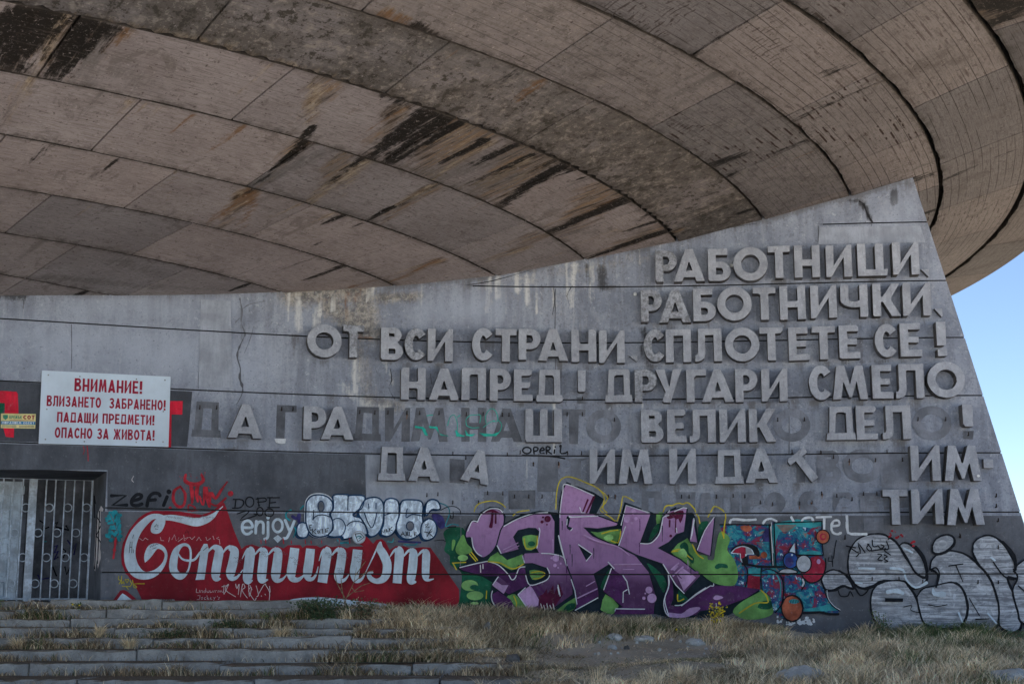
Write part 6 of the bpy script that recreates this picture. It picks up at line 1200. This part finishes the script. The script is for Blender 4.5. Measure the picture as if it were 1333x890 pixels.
p.disc('ballred', 783, 214, 24, 26); p.disc('orange', 787, 212, 14); p.disc('indigo', 540, 396, 30, 34); p.disc('cream', 560, 345, 7); p.disc('lilac', 752, 392, 14, 18); p.poly('multi', [(505, 495), (630, 492), (625, 600), (560, 620), (508, 610)]); p.stroke(K, [(632, 495), (650, 530), (650, 560), (628, 598)], 9); p.stroke('grey', [(636, 520), (645, 545), (634, 570)], 12)
p.disc(K, 562, 730, 82, 100); p.disc('orange', 560, 730, 71, 88, jit=.004); p.disc('cyan', 575, 680, 38, 17); 
for k in range(6): p.stroke('navy', [(545 + k * 12, 668), (550 + k * 12, 692)], 4, smooth=1)
p.stroke(K, [(640, 764), (760, 758), (830, 772), (895, 772)], 18, smooth=1); p.stroke(K, [(790, 570), (806, 640), (850, 710), (905, 748)], 9); p.stroke('white', [(812, 600), (822, 660), (862, 712), (908, 742)], 4)
p.done('dabbed_mural', 'small dabbed teal and red lettering mural with round balls')
p = Paint(.003); p.view(*C4)
for s in ([(112, 112), (120, 92), (150, 86), (230, 92), (300, 88)], [(352, 116), (370, 92), (410, 82), (450, 100)], [(556, 70), (574, 104)], [(632, 104), (648, 80), (700, 74), (716, 104)], [(738, 72), (845, 68)], [(795, 70), (794, 168)], [(845, 136), (902, 128), (896, 96), (862, 100), (846, 140), (856, 180), (890, 194), (916, 184)], [(958, 60), (966, 186)]): p.stroke('white', s, 17, smooth=4, jit=.1)
p.view(*S5); p.stroke('white', [(206, -5), (214, 62), (260, 72), (332, 72)], 17, smooth=2, jit=.08)
p.view(*C4); p.dots('white', 440, 790, 720, 850, 40, 3, 12); p.dots('white', 600, 800, 730, 840, 14, 8, 18)
for s in ([(882, 238), (870, 300), (862, 370)], [(828, 362), (822, 388), (856, 392)], [(850, 350), (856, 428)], [(945, 200), (946, 230)]): p.stroke('black', s, 7, smooth=1)
p.done('white_tag', 'white brushed tag ending in TeL above the colourful mural')

# --- silver throw-up on the right
p = Paint(.0036); p.view(*S5)
SB = [[(45, 360), (70, 318), (125, 300), (180, 320), (215, 355), (245, 410), (228, 412), (180, 398), (120, 425), (70, 420)],
      [(215, 240), (225, 180), (270, 110), (340, 78), (420, 72), (475, 95), (530, 140), (600, 250), (705, 320), (700, 380), (630, 415), (590, 380), (440, 365), (370, 400), (320, 415), (260, 390), (220, 320)],
      [(540, 145), (570, 128), (620, 150), (680, 220), (708, 300), (700, 345), (640, 310), (590, 225)],
      [(400, 395), (470, 370), (560, 370), (600, 410), (640, 470), (668, 560), (690, 660), (520, 700), (420, 660), (372, 590), (358, 500), (372, 430)],
      [(735, 300), (745, 240), (800, 190), (880, 180), (960, 205), (1040, 270), (1100, 340), (1150, 440), (1170, 560), (1160, 640), (1110, 690), (1030, 690), (960, 650), (950, 560), (965, 470), (900, 380), (790, 400), (785, 330), (755, 300)],
      [(650, 470), (690, 420), (770, 400), (850, 380), (910, 395), (950, 450), (968, 540), (950, 620), (900, 670), (780, 665), (700, 640), (668, 560)],
      [(1005, 190), (1010, 130), (1060, 90), (1120, 84), (1190, 130), (1250, 220), (1285, 300), (1285, 350), (1220, 350), (1270, 480), (1310, 640), (1270, 692), (1210, 680), (1170, 640), (1172, 540), (1140, 410), (1100, 330), (1040, 260)],
      [(1262, 300), (1300, 258), (1350, 235), (1470, 240), (1560, 690), (1330, 640), (1290, 560), (1258, 430), (1290, 350)],
      [(748, 150), (770, 105), (830, 78), (875, 92), (882, 130), (840, 175), (785, 196), (752, 185)]]
for b in SB:
    p.stroke('black', [(x + 3, y + 3) for x, y in b + b[:1]], 20, smooth=4, cap=False, jit=.12); p.poly('silver', b, smooth=4)
    p.stroke('black', b + b[:1], 9, smooth=4, cap=False, jit=.15)
p.disc('grey', 812, 135, 34, 24); p.disc('silver', 812, 135, 22, 12)
for s in ([(320, 415, 12), (380, 395, 10), (460, 362, 5)], [(540, 150, 12), (590, 240, 10), (636, 315, 8)], [(735, 300, 10), (770, 285, 9), (792, 330, 10), (770, 410, 12)], [(850, 275, 8), (940, 262, 8)], [(895, 270, 8), (940, 375, 6)], [(1132, 250, 9), (1200, 340, 9), (1262, 362, 10)], [(980, 480, 6), (1045, 590, 6)], [(1020, 612, 9), (1105, 610, 6)], [(565, 535, 6), (615, 525, 6), (610, 555, 5), (660, 570, 5)], [(720, 520, 6), (780, 530, 6), (840, 520, 6)], [(150, 430, 8), (165, 465, 8), (210, 465, 8), (225, 435, 8), (245, 470, 6)], [(250, 400, 14), (290, 462, 9), (330, 440, 10), (345, 410, 8)], [(1290, 400, 8), (1333, 440, 8)], [(640, 150, 14), (690, 220, 22), (715, 310, 16)], [(1190, 120, 14), (1260, 210, 26), (1272, 300, 16)]): p.stroke('black', s, smooth=3)
for s in ([(225, 160), (290, 195), (275, 130), (320, 190)], [(335, 135), (360, 165), (350, 180), (330, 160), (345, 135)], [(365, 110), (370, 150), (395, 150)], [(400, 145), (420, 165), (440, 150), (420, 140)], [(455, 120), (470, 165), (440, 175), (480, 205)], [(265, 215), (280, 200)], [(400, 200), (425, 205), (400, 235), (430, 240)], [(440, 205), (460, 215), (440, 230), (465, 245), (445, 250)], [(200, 148), (260, 160)], [(360, 180), (450, 165)]): p.stroke('black', s, 8, smooth=3)
for s in ([(480, 290, 16), (560, 300, 16), (580, 360, 12), (640, 412, 14), (710, 380, 18)], [(460, 440, 24), (520, 432, 30), (560, 450, 20)], [(750, 420, 12), (760, 450, 30), (820, 455, 34)], [(1095, 575, 10), (1150, 640, 12)], [(910, 570, 10), (935, 630, 12)], [(1115, 220, 12), (1140, 240, 12)], [(260, 380, 14), (300, 385, 12)], [(560, 160, 10), (620, 190, 12)], [(280, 290, 14), (380, 292, 14)]): p.stroke('cream', s, smooth=3, jit=.1)
p.poly('black', [(445, 478), (560, 480), (558, 502), (445, 502)]); p.dots('redspray', 455, 50, 560, 100, 10, 3, 9); p.dots('redspray', 610, 120, 640, 150, 4, 4, 9)
p.done('silver_throwup', 'silver bubble throw up outlined in black at the slanting edge')

# tag on the doorway reveal
def jp(s, z): q = J0.lerp(J1, s); return Vector((q.x - .004 * 1, q.y - .002, z))
for m, q in (('thinwhite', [(.08, 1.05), (.2, 1.2), (.2, 1.9), (.1, 2.0), (.3, 2.1), (.6, 1.9), (.62, .9), (.5, .75), (.4, 1.0), (.3, .8)]),):
    o = child(mesh_obj('reveal_tag', [jp(a, b) for a, b in q], [tuple(range(len(q)))], MAT[m])); o['label'] = 'white tag sprayed on the doorway reveal'
bm = bmesh.new()
for s in ([(.1, 1.3), (.5, 1.5), (.15, 1.7), (.55, 1.9)], [(.3, .9), (.35, 2.0)], [(.5, .8), (.52, 1.95)], [(.7, 1.9), (.85, 2.4), (.7, 2.2)]):
    pts = [jp(a, b) + Vector((-.01, 0, 0)) for a, b in s]
    tube(bm, pts, .012, 4)
child(bm_obj('reveal_scribble', bm, MAT['black']))

# ------------------------------------------------------------ grass, weeds, plants, rocks
def ground_px(u, v):
    a, b, c = ray(u, v); ys = np.linspace(17, 31.6, 600); gz = ground_z(a / b * ys, ys); k = np.argmax(gz >= c / b * ys)
    y = ys[k] if gz[k] >= c / b * ys[k] else 31.2
    return Vector((a / b * y, y, float(ground_z([a / b * y], [y])[0])))
def noise2(x, y, s, seed=0):
    r = np.random.default_rng(seed); g = r.random((64, 64)); x = x * s + 7.3; y = y * s + 3.1
    i, j = np.floor(x).astype(int), np.floor(y).astype(int); fx, fy = x - i, y - j; fx, fy = fx * fx * (3 - 2 * fx), fy * fy * (3 - 2 * fy)
    q = lambda a, b: g[a % 64, b % 64]
    return (q(i, j) * (1 - fx) + q(i + 1, j) * fx) * (1 - fy) + (q(i, j + 1) * (1 - fx) + q(i + 1, j + 1) * fx) * fy
def blades(name, B, H, LEAN, WID, COL, mat='grass', parent=None):
    """B base points, H heights, LEAN (n,2) tip offset, WID widths, COL colours: one curved blade each"""
    n = len(B); a = RNG.uniform(0, math.pi, n); sx, sy = np.cos(a) * WID / 2, np.sin(a) * WID / 2
    V = np.zeros((n, 7, 3)); V[:, 0] = B; V[:, 1] = B
    for k, (t, w) in enumerate(((0, 1), (.45, .85), (.8, .5))):
        c = B.copy(); c[:, 0] += LEAN[:, 0] * t * t; c[:, 1] += LEAN[:, 1] * t * t; c[:, 2] += H * t * (1 - .12 * t)
        V[:, 2 * k] = c; V[:, 2 * k + 1] = c
        V[:, 2 * k, 0] -= sx * w; V[:, 2 * k, 1] -= sy * w; V[:, 2 * k + 1, 0] += sx * w; V[:, 2 * k + 1, 1] += sy * w
    V[:, 6] = B; V[:, 6, 0] += LEAN[:, 0]; V[:, 6, 1] += LEAN[:, 1]; V[:, 6, 2] += H * .88
    o = np.arange(n)[:, None] * 7
    quads = np.concatenate([o + np.array([0, 1, 3, 2]), o + np.array([2, 3, 5, 4])], 1).reshape(-1, 4); tris = o + np.array([4, 5, 6])
    me = bpy.data.meshes.new(name); me.vertices.add(n * 7); me.vertices.foreach_set('co', V.astype(np.float32).ravel())
    nl = len(quads) * 4 + n * 3; me.loops.add(nl); me.polygons.add(len(quads) + n)
    me.loops.foreach_set('vertex_index', np.concatenate([quads.ravel(), tris.ravel()]).astype(np.int32))
    me.polygons.foreach_set('loop_start', np.concatenate([np.arange(len(quads)) * 4, len(quads) * 4 + np.arange(n) * 3]).astype(np.int32))
    me.update(calc_edges=True); me.materials.append(MAT[mat])
    at_ = me.attributes.new('col', 'FLOAT_COLOR', 'POINT'); at_.data.foreach_set('color', np.repeat(np.concatenate([COL, np.ones((n, 1))], 1), 7, 0).astype(np.float32).ravel())
    ob = bpy.data.objects.new(name, me); C.objects.link(ob)
    if parent: ob.parent = parent
    return ob
TANS = np.array([(.40, .325, .225), (.33, .265, .185), (.48, .41, .30), (.20, .15, .10), (.10, .072, .048), (.28, .20, .12)])
TANS = TANS * np.array([1.02, 1.0, .93])
GREENS = np.array([(.06, .085, .03), (.09, .115, .045), (.045, .06, .025)])
def pick(n, arr, wts=None, var=.18):
    c = arr[RNG.choice(len(arr), n, p=wts)]; return np.clip(c * (1 + RNG.normal(0, var, (n, 1))), .01, .8)
N = 330000
x = RNG.uniform(-4.2, 13.5, N); y = RNG.uniform(20.3, 32.0, N)
keep = (x > BX(y) - .25) & (y < wy(x) - .04); x, y = x[keep], y[keep]
z = ground_z(x, y); u = U0 + F * x / y; v = HZ - F * z / y
near = wy(x) - y
n1, n2, n3 = noise2(x, y, .8, 1), noise2(x, y, 2.6, 2), noise2(x, y, 1.5, 3)
el_ = lambda cu, cv, ru, rv: np.clip(1.25 - np.sqrt(((u - cu) / ru) ** 2 + ((v - cv) / rv) ** 2), 0, 1)
bare = np.maximum.reduce([el_(840, 842, 105, 13), el_(1050, 828, 55, 9) * .9, el_(880, 846, 60, 9), el_(760, 846, 60, 8) * .8, el_(700, 858, 90, 13) * .6, el_(650, 852, 70, 9) * .5])
straw = np.maximum.reduce([el_(700, 862, 120, 20), el_(800, 866, 200, 24), el_(900, 862, 110, 16)])
dens = np.clip(1.9 * n1 * (.4 + n2) - .12, .05, 1) * (1 - .97 * np.clip(bare * 1.6, 0, 1))
dens = np.where((near < 1.1), np.maximum(dens, .8 * (1 - np.clip(el_(1050, 826, 50, 12) * 2, 0, 1))), dens)
keep = RNG.random(len(x)) < dens * .75; x, y, z, u, v, near, n1, n2, n3, straw, bare = [q[keep] for q in (x, y, z, u, v, near, n1, n2, n3, straw, bare)]
n = len(x)
h = (.10 + .22 * n2 + .10 * n1) * RNG.uniform(.5, 1.3, n)
foot = np.clip(1.6 - near, 0, 1); h *= 1 + foot * .2 - .55 * np.clip(foot * 1.4, 0, 1) * np.clip((u - 640) / 60, 0, 1) * np.clip((1120 - u) / 40, 0, 1)
h *= 1 + .2 * np.clip(1.2 - np.abs(u - 620) / 130, 0, 1) * np.clip(1.4 - np.abs(v - 815) / 25, 0, 1)
h *= np.where(np.abs(u - 1170) < 110, 1.25, 1.0) * (1 - .72 * np.clip(straw * 1.5, 0, 1)) * (1 - .6 * np.clip(bare * 1.5, 0, 1))
h = np.clip(h * .82, .03, .5)
lean = RNG.normal(0, 1, (n, 2)) * (h * np.where(straw > .2, 1.6, .5))[:, None] + np.array([.03, -.02])
green = (np.clip(1.2 - np.hypot((u - 1245) / 120, (v - 826) / 16), 0, 1) > RNG.random(n)) | (RNG.random(n) < .05 + .5 * np.clip(n3 - .58, 0, 1) * 3) | ((foot > 0) & (np.abs(u - 790) < 90) & (RNG.random(n) < .16))
tw = np.array([.27, .22, .20, .14, .08, .09])
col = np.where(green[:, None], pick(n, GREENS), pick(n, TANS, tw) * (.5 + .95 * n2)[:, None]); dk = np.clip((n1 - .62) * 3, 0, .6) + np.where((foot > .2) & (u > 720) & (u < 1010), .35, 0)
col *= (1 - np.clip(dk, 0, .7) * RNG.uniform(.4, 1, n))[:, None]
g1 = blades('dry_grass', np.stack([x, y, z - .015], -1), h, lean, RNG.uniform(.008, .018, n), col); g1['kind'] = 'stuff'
# taller tussocks
T = 520; tx = RNG.uniform(-3.6, 13, T); ty = RNG.uniform(21.5, 31.6, T); tz = ground_z(tx, ty); tu = U0 + F * tx / ty; tv = HZ - F * tz / ty
eq = lambda cu, cv, ru, rv: np.clip(1.25 - np.sqrt(((tu - cu) / ru) ** 2 + ((tv - cv) / rv) ** 2), 0, 1)
ok = (tx > BX(ty) - .1) & (ty < wy(tx) - .1) & (eq(840, 845, 130, 20) < .15) & (eq(760, 862, 190, 22) < .35) & (eq(1050, 826, 55, 12) < .2); tx, ty, tu, tv = tx[ok], ty[ok], tu[ok], tv[ok]; T = len(tx)
cnt = RNG.integers(35, 120, T); ix = np.repeat(np.arange(T), cnt); m = len(ix); a = RNG.uniform(0, 6.28, m); r = np.abs(RNG.normal(0, .09, m)); x = tx[ix] + np.cos(a) * r; y = ty[ix] + np.sin(a) * r
th_ = RNG.uniform(.14, .36, T) * np.where((np.abs(tu - 600) < 100) & (tv < 835), .85, 1.0) * np.where((tu > 640) & (wy(tx) - ty < 1.8), .45, 1.0); hh = th_[ix] * RNG.uniform(.5, 1.15, m); tone = RNG.uniform(.45, 1.45, T)[ix]
g4 = blades('grass_tussocks', np.stack([x, y, ground_z(x, y) - .01], -1), hh, np.stack([np.cos(a), np.sin(a)], -1) * (hh * RNG.uniform(.1, .65, m))[:, None], RNG.uniform(.007, .014, m), pick(m, TANS, np.array([.34, .24, .26, .08, .03, .05])) * tone[:, None]); g4['kind'] = 'stuff'
# litter of dead stalks lying on the bare parts
m = 9000; x = RNG.uniform(-1, 12, m); y = RNG.uniform(21, 31, m); z = ground_z(x, y); a = RNG.uniform(0, 6.28, m); L = RNG.uniform(.06, .28, m)
g2 = blades('dead_stalks', np.stack([x, y, z + .01], -1), RNG.uniform(.005, .04, m), np.stack([np.cos(a) * L, np.sin(a) * L], -1), RNG.uniform(.006, .013, m), pick(m, TANS[:3])); g2['kind'] = 'stuff'
# weeds rooted in the joints of the stairs
XS, YS, ZS_, HS, CS = [], [], [], [], []
for k in range(1, 9):
    m = 11000 if k > 1 else 5000; xx = RNG.uniform(-11.5, 2.5, m); d = noise2(xx, np.full(m, k * 3.7), .9, 11); d2 = noise2(xx, np.full(m, k * 1.7), 3.1, 12)
    p_ = np.clip((d - .40) * 2.6, .04, 1) * np.clip(.3 + d2, 0, 1)
    if k == 1: p_ = np.where(xx < -7.35, .95, p_ * .3)
    p_ *= np.clip(.55 + .45 * (k / 5), 0, 1.0); p_ = np.clip(p_ + np.clip((xx - BX(STEP_Y[k])) * .5 + .9, 0, .9), 0, 1)
    p_ = np.where(xx < BX(STEP_Y[k]) + .25, p_, 0); kp = RNG.random(m) < p_; xx, d2, d = xx[kp], d2[kp], d[kp]; m = len(xx)
    yy = STEP_Y[k - 1] - np.abs(RNG.normal(0, .05 + .02 * k, m)); XS.append(xx); YS.append(yy); ZS_.append(np.full(m, STEP_Z[k] - .005))
    HS.append(np.clip((.05 + .15 * d2 * (d + .3)) * RNG.uniform(.3, 1.7, m), .02, .28))
    gr = RNG.random(m) < np.clip(.08 + .6 * (noise2(xx, np.full(m, k * 5.1), .6, 13) - .3), 0, .6)
    CS.append(np.where(gr[:, None], pick(m, GREENS * .8), pick(m, TANS, np.array([.10, .14, .04, .22, .42, .08]))))
for k in range(2, 9):                       # dry grass spilling over the right ends of the stairs
    for _ in range(16):
        m = 55; cx_ = BX(STEP_Y[k]) + .3 - abs(RNG.normal(0, .75)); cy_ = STEP_Y[k - 1] - RNG.uniform(.03, .25)
        XS.append(cx_ + RNG.normal(0, .09, m)); YS.append(np.minimum(cy_ + RNG.normal(0, .06, m), STEP_Y[k - 1] - .01)); ZS_.append(np.full(m, STEP_Z[k] - .01)); HS.append(RNG.uniform(.08, .30, m)); CS.append(pick(m, TANS, np.array([.30, .25, .2, .1, .07, .08])) * RNG.uniform(.6, 1.3))
xx, yy, zz, hh, cc = [np.concatenate(q) for q in (XS, YS, ZS_, HS, CS)]; m = len(xx)
g3 = blades('stair_weeds', np.stack([xx, yy, zz], -1), hh, RNG.normal(0, 1, (m, 2)) * (hh * .6)[:, None], RNG.uniform(.008, .018, m), cc); g3['kind'] = 'stuff'

def plant(name, base, w, h, n, label, cat, leaf=(.03, .06), cols=GREENS, stems=6, flowers=0, group=None):
    """upright stems with small leaves (and flowers) around a base point"""
    t = empty(name, base); tag(t, label, cat, group)
    bm = bmesh.new(); tips = []
    for _ in range(stems):
        a = random.uniform(0, 6.28); r = w / 2 * math.sqrt(random.random()); hh = h * random.uniform(.6, 1)
        q = [Vector((0, 0, -.02)), Vector((math.cos(a) * r * .4, math.sin(a) * r * .4, hh * .5)), Vector((math.cos(a) * r, math.sin(a) * r, hh))]
        tube(bm, q, [.009, .006, .003], 4); tips.append(q)
    o = bm_obj('stem', bm, MAT['stemmat'], t)
    V, Fc, Cc = [], [], []
    for _ in range(n):
        q = random.choice(tips); s = random.uniform(.12, 1); p_ = q[0].lerp(q[1], s * 2) if s < .5 else q[1].lerp(q[2], s * 2 - 1)
        p_ = p_ + Vector((random.gauss(0, w * .09), random.gauss(0, w * .09), random.gauss(0, h * .05))); p_.z = max(p_.z, .01)
        L = random.uniform(*leaf); d = Vector((random.gauss(0, 1), random.gauss(0, 1), random.gauss(.3, .6))).normalized(); sd_ = d.orthogonal().normalized() * L * .3
        k = len(V); V += [p_, p_ + d * L * .5 + sd_, p_ + d * L, p_ + d * L * .5 - sd_]; Fc.append((k, k + 1, k + 2, k + 3)); c = cols[random.randrange(len(cols))] * random.uniform(.7, 1.4); Cc += [(*c, 1)] * 4
    if V:
        o = mesh_obj('leaves', V, Fc, MAT['grass'], t); a_ = o.data.attributes.new('col', 'FLOAT_COLOR', 'POINT'); a_.data.foreach_set('color', np.array(Cc, np.float32).ravel())
    if flowers:
        bm = bmesh.new()
        for _ in range(flowers):
            q = random.choice(tips); s = random.uniform(.35, 1); p_ = q[0].lerp(q[1], s * 2) if s < .5 else q[1].lerp(q[2], s * 2 - 1)
            bmesh.ops.create_icosphere(bm, subdivisions=1, radius=random.uniform(.012, .024), matrix=Matrix.Translation(p_ + Vector((random.gauss(0, .03), random.gauss(0, .03), 0))))
        bm_obj('flowers', bm, MAT['yellowflower'], t)
    return t
MAT['stemmat'] = m_flat('dry_stem', (.16, .12, .07), .3, 20); MAT['yellowflower'] = m_flat('flower_yellow', (.55, .42, .02), .15, 20)
DG = np.array([(.035, .055, .025), (.05, .07, .035), (.03, .042, .024)])
def on_step(u, k): return Vector(((u - U0) / F * (STEP_Y[k - 1] - .1), STEP_Y[k - 1] - .1, STEP_Z[k]))
b = on_step(425, 2); b.y -= .25; plant('low_shrub', b, 1.05, .42, 1500, 'dark green leafy shrub at the right end of the top stair below the white wave', 'shrub', (.03, .07), DG, 26)
plant('low_shrub', on_step(478, 2), .7, .4, 420, 'greyish thinning shrub between the stair end and the dry grass', 'shrub', (.03, .07), np.concatenate([DG, TANS[3:5]]), 14)
plant('flat_weed', on_step(232, 4), 1.3, .16, 700, 'low dark green weed spreading over the middle of the stairs', 'weed', (.02, .05), DG, 22)
plant('flat_weed', on_step(300, 3), .8, .14, 330, 'low dark weed in the joint above the longest weed of the stairs', 'weed', (.02, .05), DG, 14)
plant('small_weed', on_step(6, 1), .45, .2, 200, 'small bright green weed on the stair below the white door', 'weed', (.02, .06), GREENS * 1.5, 8)
plant('small_weed', on_step(110, 1), .3, .16, 60, 'small weed with a yellow flower on the stair below the gate', 'weed', (.02, .05), GREENS, 5, 2)
plant('small_weed', on_step(352, 2), .35, .2, 90, 'small pale green weed in front of the white tag on the red mural', 'weed', (.02, .05), GREENS * 1.6, 6, 1)
plant('small_weed', on_step(382, 2), .3, .14, 60, 'small weed with yellow flowers just left of the dark green shrub', 'weed', (.02, .05), GREENS, 5, 3)
b = ground_px(933, 822); plant('flowering_weed', b, .36, .72, 160, 'tall yellow flowering weed in front of the purple mural', 'plant', (.02, .05), GREENS * 1.3, 9, 90)
b = ground_px(1148, 832); plant('low_shrub', b, .5, .58, 420, 'green leafy shrub in front of the silver graffiti', 'shrub', (.03, .06), DG * 1.3, 10)
b = ground_px(1215, 826); plant('low_shrub', b, 1.2, .36, 700, 'spreading green shrub at the foot of the silver graffiti', 'shrub', (.03, .06), DG * 1.4, 24)
b = ground_px(1322, 838); plant('low_shrub', b, .7, .3, 320, 'green shrub at the far right end of the wall', 'shrub', (.03, .06), DG * 1.4, 12)
for (uu, vv, nf, L) in ((803, 822, 4, 'small weed with two yellow flowers below the green leaves of the purple mural'), (890, 826, 2, 'tiny yellow flowered weed left of the tall flowering weed'), (696, 814, 2, 'small green weed with a yellow flower among tall dry grass'), (560, 812, 1, 'small reddish weed among the dry grass under the red mural')):
    plant('small_weed', ground_px(uu, vv), .35, .2, 90, L, 'weed', (.02, .05), GREENS, 6, nf)
b = ground_px(620, 845); plant('small_weed', b, .4, .2, 120, 'dark green weed at the edge of the flattened dry grass', 'weed', (.03, .06), DG, 7)
# tall dead weed in front of the red mural
t = empty('dead_weed', on_step(447, 2)); tag(t, 'tall leafless branching dead weed in front of the red mural', 'weed')
def px_at(u, v, yy): a, b_, c = ray(u, v); return Vector((a / b_ * yy, yy, c / b_ * yy)) - t.location
for s in ([(447, 800), (450, 780), (461, 757), (464, 738)], [(449, 786), (445, 765), (444, 752)], [(452, 776), (470, 762), (482, 758)], [(458, 764), (462, 770), (474, 768)], [(463, 748), (470, 738), (476, 730)], [(450, 780), (438, 757), (436, 745)], [(461, 757), (475, 745), (486, 742)]):
    bm = bmesh.new(); tube(bm, [px_at(a, b_, 28.2) for a, b_ in s], [.012, .010, .007, .004][:len(s)], 4); bm_obj('stem', bm, MAT['stemmat'], t)
# dry tufts on the stairs
for (uu, k, w, L) in ((36, 5, .42, 'pale dry grass tuft on the left part of the stairs'), (178, 5, .46, 'pale dry grass tuft with dark weeds beside it on the stairs'), (140, 4, .3, 'small pale dry grass tuft one stair higher, above the two larger tufts'), (372, 4, .5, 'dry grass tuft in the middle of the fifth stair'), (560, 6, .8, 'wide brown dry grass tuft near the right end of the stairs')):
    b = on_step(uu, k); m = 240; a = RNG.uniform(0, 6.28, m); r = RNG.random(m) * .06
    B = np.stack([np.cos(a) * r * w * 3, np.sin(a) * r * w, np.zeros(m)], -1); hh = RNG.uniform(.08, .27, m)
    o = blades('dry_grass_tuft', B, hh, np.stack([np.cos(a), np.sin(a)], -1) * (RNG.uniform(.1, .55, m) * w)[:, None], RNG.uniform(.008, .014, m), pick(m, TANS[:3])); o.location = b; tag(o, L, 'grass tuft', 'dry tufts growing on the stairs')
# rocks
def rock(u, v, w, d, h, mat, label, seed, sink=.3):
    b = ground_px(u, v); r = random.Random(seed); bm = bmesh.new(); bmesh.ops.create_icosphere(bm, subdivisions=4, radius=1)
    ph = [Vector([r.uniform(-1, 1) for _ in range(3)]).normalized() for _ in range(12)]; cut = [r.uniform(.62, .95) for _ in ph]
    for q in bm.verts:
        p_ = q.co.copy()
        for nrm, c in zip(ph, cut):
            e = p_.dot(nrm) - c
            if e > 0: p_ -= nrm * e * .9
        p_ *= 1 + .05 * math.sin(5 * q.co.z + 6 * q.co.y + seed) + .04 * math.sin(9 * q.co.x + seed) * math.sin(8 * q.co.y) + .02 * math.sin(21 * q.co.z + 13 * q.co.x)
        q.co = Vector((p_.x * w / 2, p_.y * d / 2, p_.z * h))
    o = bm_obj('rock', bm, MAT[mat], None, True); o.location = b + Vector((0, 0, h * (.5 - sink))); tag(o, label, 'rock'); return o
rock(1046, 893, .95, .6, .24, 'rock', 'large pale rock half buried in dry grass at the bottom edge', 3, .2)
rock(1022, 893, .5, .5, .2, 'rock', 'smaller pale rock leaning against the large pale rock', 5)
rock(1318, 893, .7, .6, .2, 'rock', 'pale flat rock in the grass at the right corner', 8, .0)
rock(667, 861, .26, .2, .13, 'darkrock', 'small dark stone lying on flattened dry grass', 11)
rock(800, 831, .36, .25, .09, 'rock', 'flat pale stone at the left rim of the bare earth', 14)
rock(838, 833, .42, .3, .09, 'rock', 'flat pale stone in the middle of the bare earth rim', 17)
rock(797, 845, .2, .18, .08, 'rock', 'small bluish stone lying on the bare earth', 19)
rock(816, 845, .14, .12, .08, 'darkrock', 'small dark stone on the bare earth', 23)
rock(1240, 840, .5, .3, .14, 'rock', 'flat grey stone below the silver graffiti', 29)
rock(634, 828, .16, .14, .26, 'step', 'upright broken concrete lump among the tall dry grass', 31)
rock(547, 810, .28, .22, .16, 'darkrock', 'brown lump of earth and stone among the dry grass', 37)
rock(905, 838, .4, .25, .1, 'rock', 'flat stone at the right rim of the bare earth', 41)
RR = random.Random(5); pr = None
for k in range(26):
    uu, vv = RR.uniform(740, 930), RR.uniform(832, 852)
    s = RR.uniform(.04, .09)
    if pr is None: pr = rock(uu, vv, .06, .05, .035, 'rock', 'small pebble scattered on the bare earth before the purple mural', 50, .1); o = pr
    else: o = pr.copy(); C.objects.link(o); o.location = ground_px(uu, vv)
    o.scale = (s / .06,) * 3; o.rotation_euler = (0, 0, RR.uniform(0, 6)); o.name = 'pebble'; tag(o, 'small pebble scattered on the bare earth before the purple mural', 'pebble', 'pebbles on the bare earth')
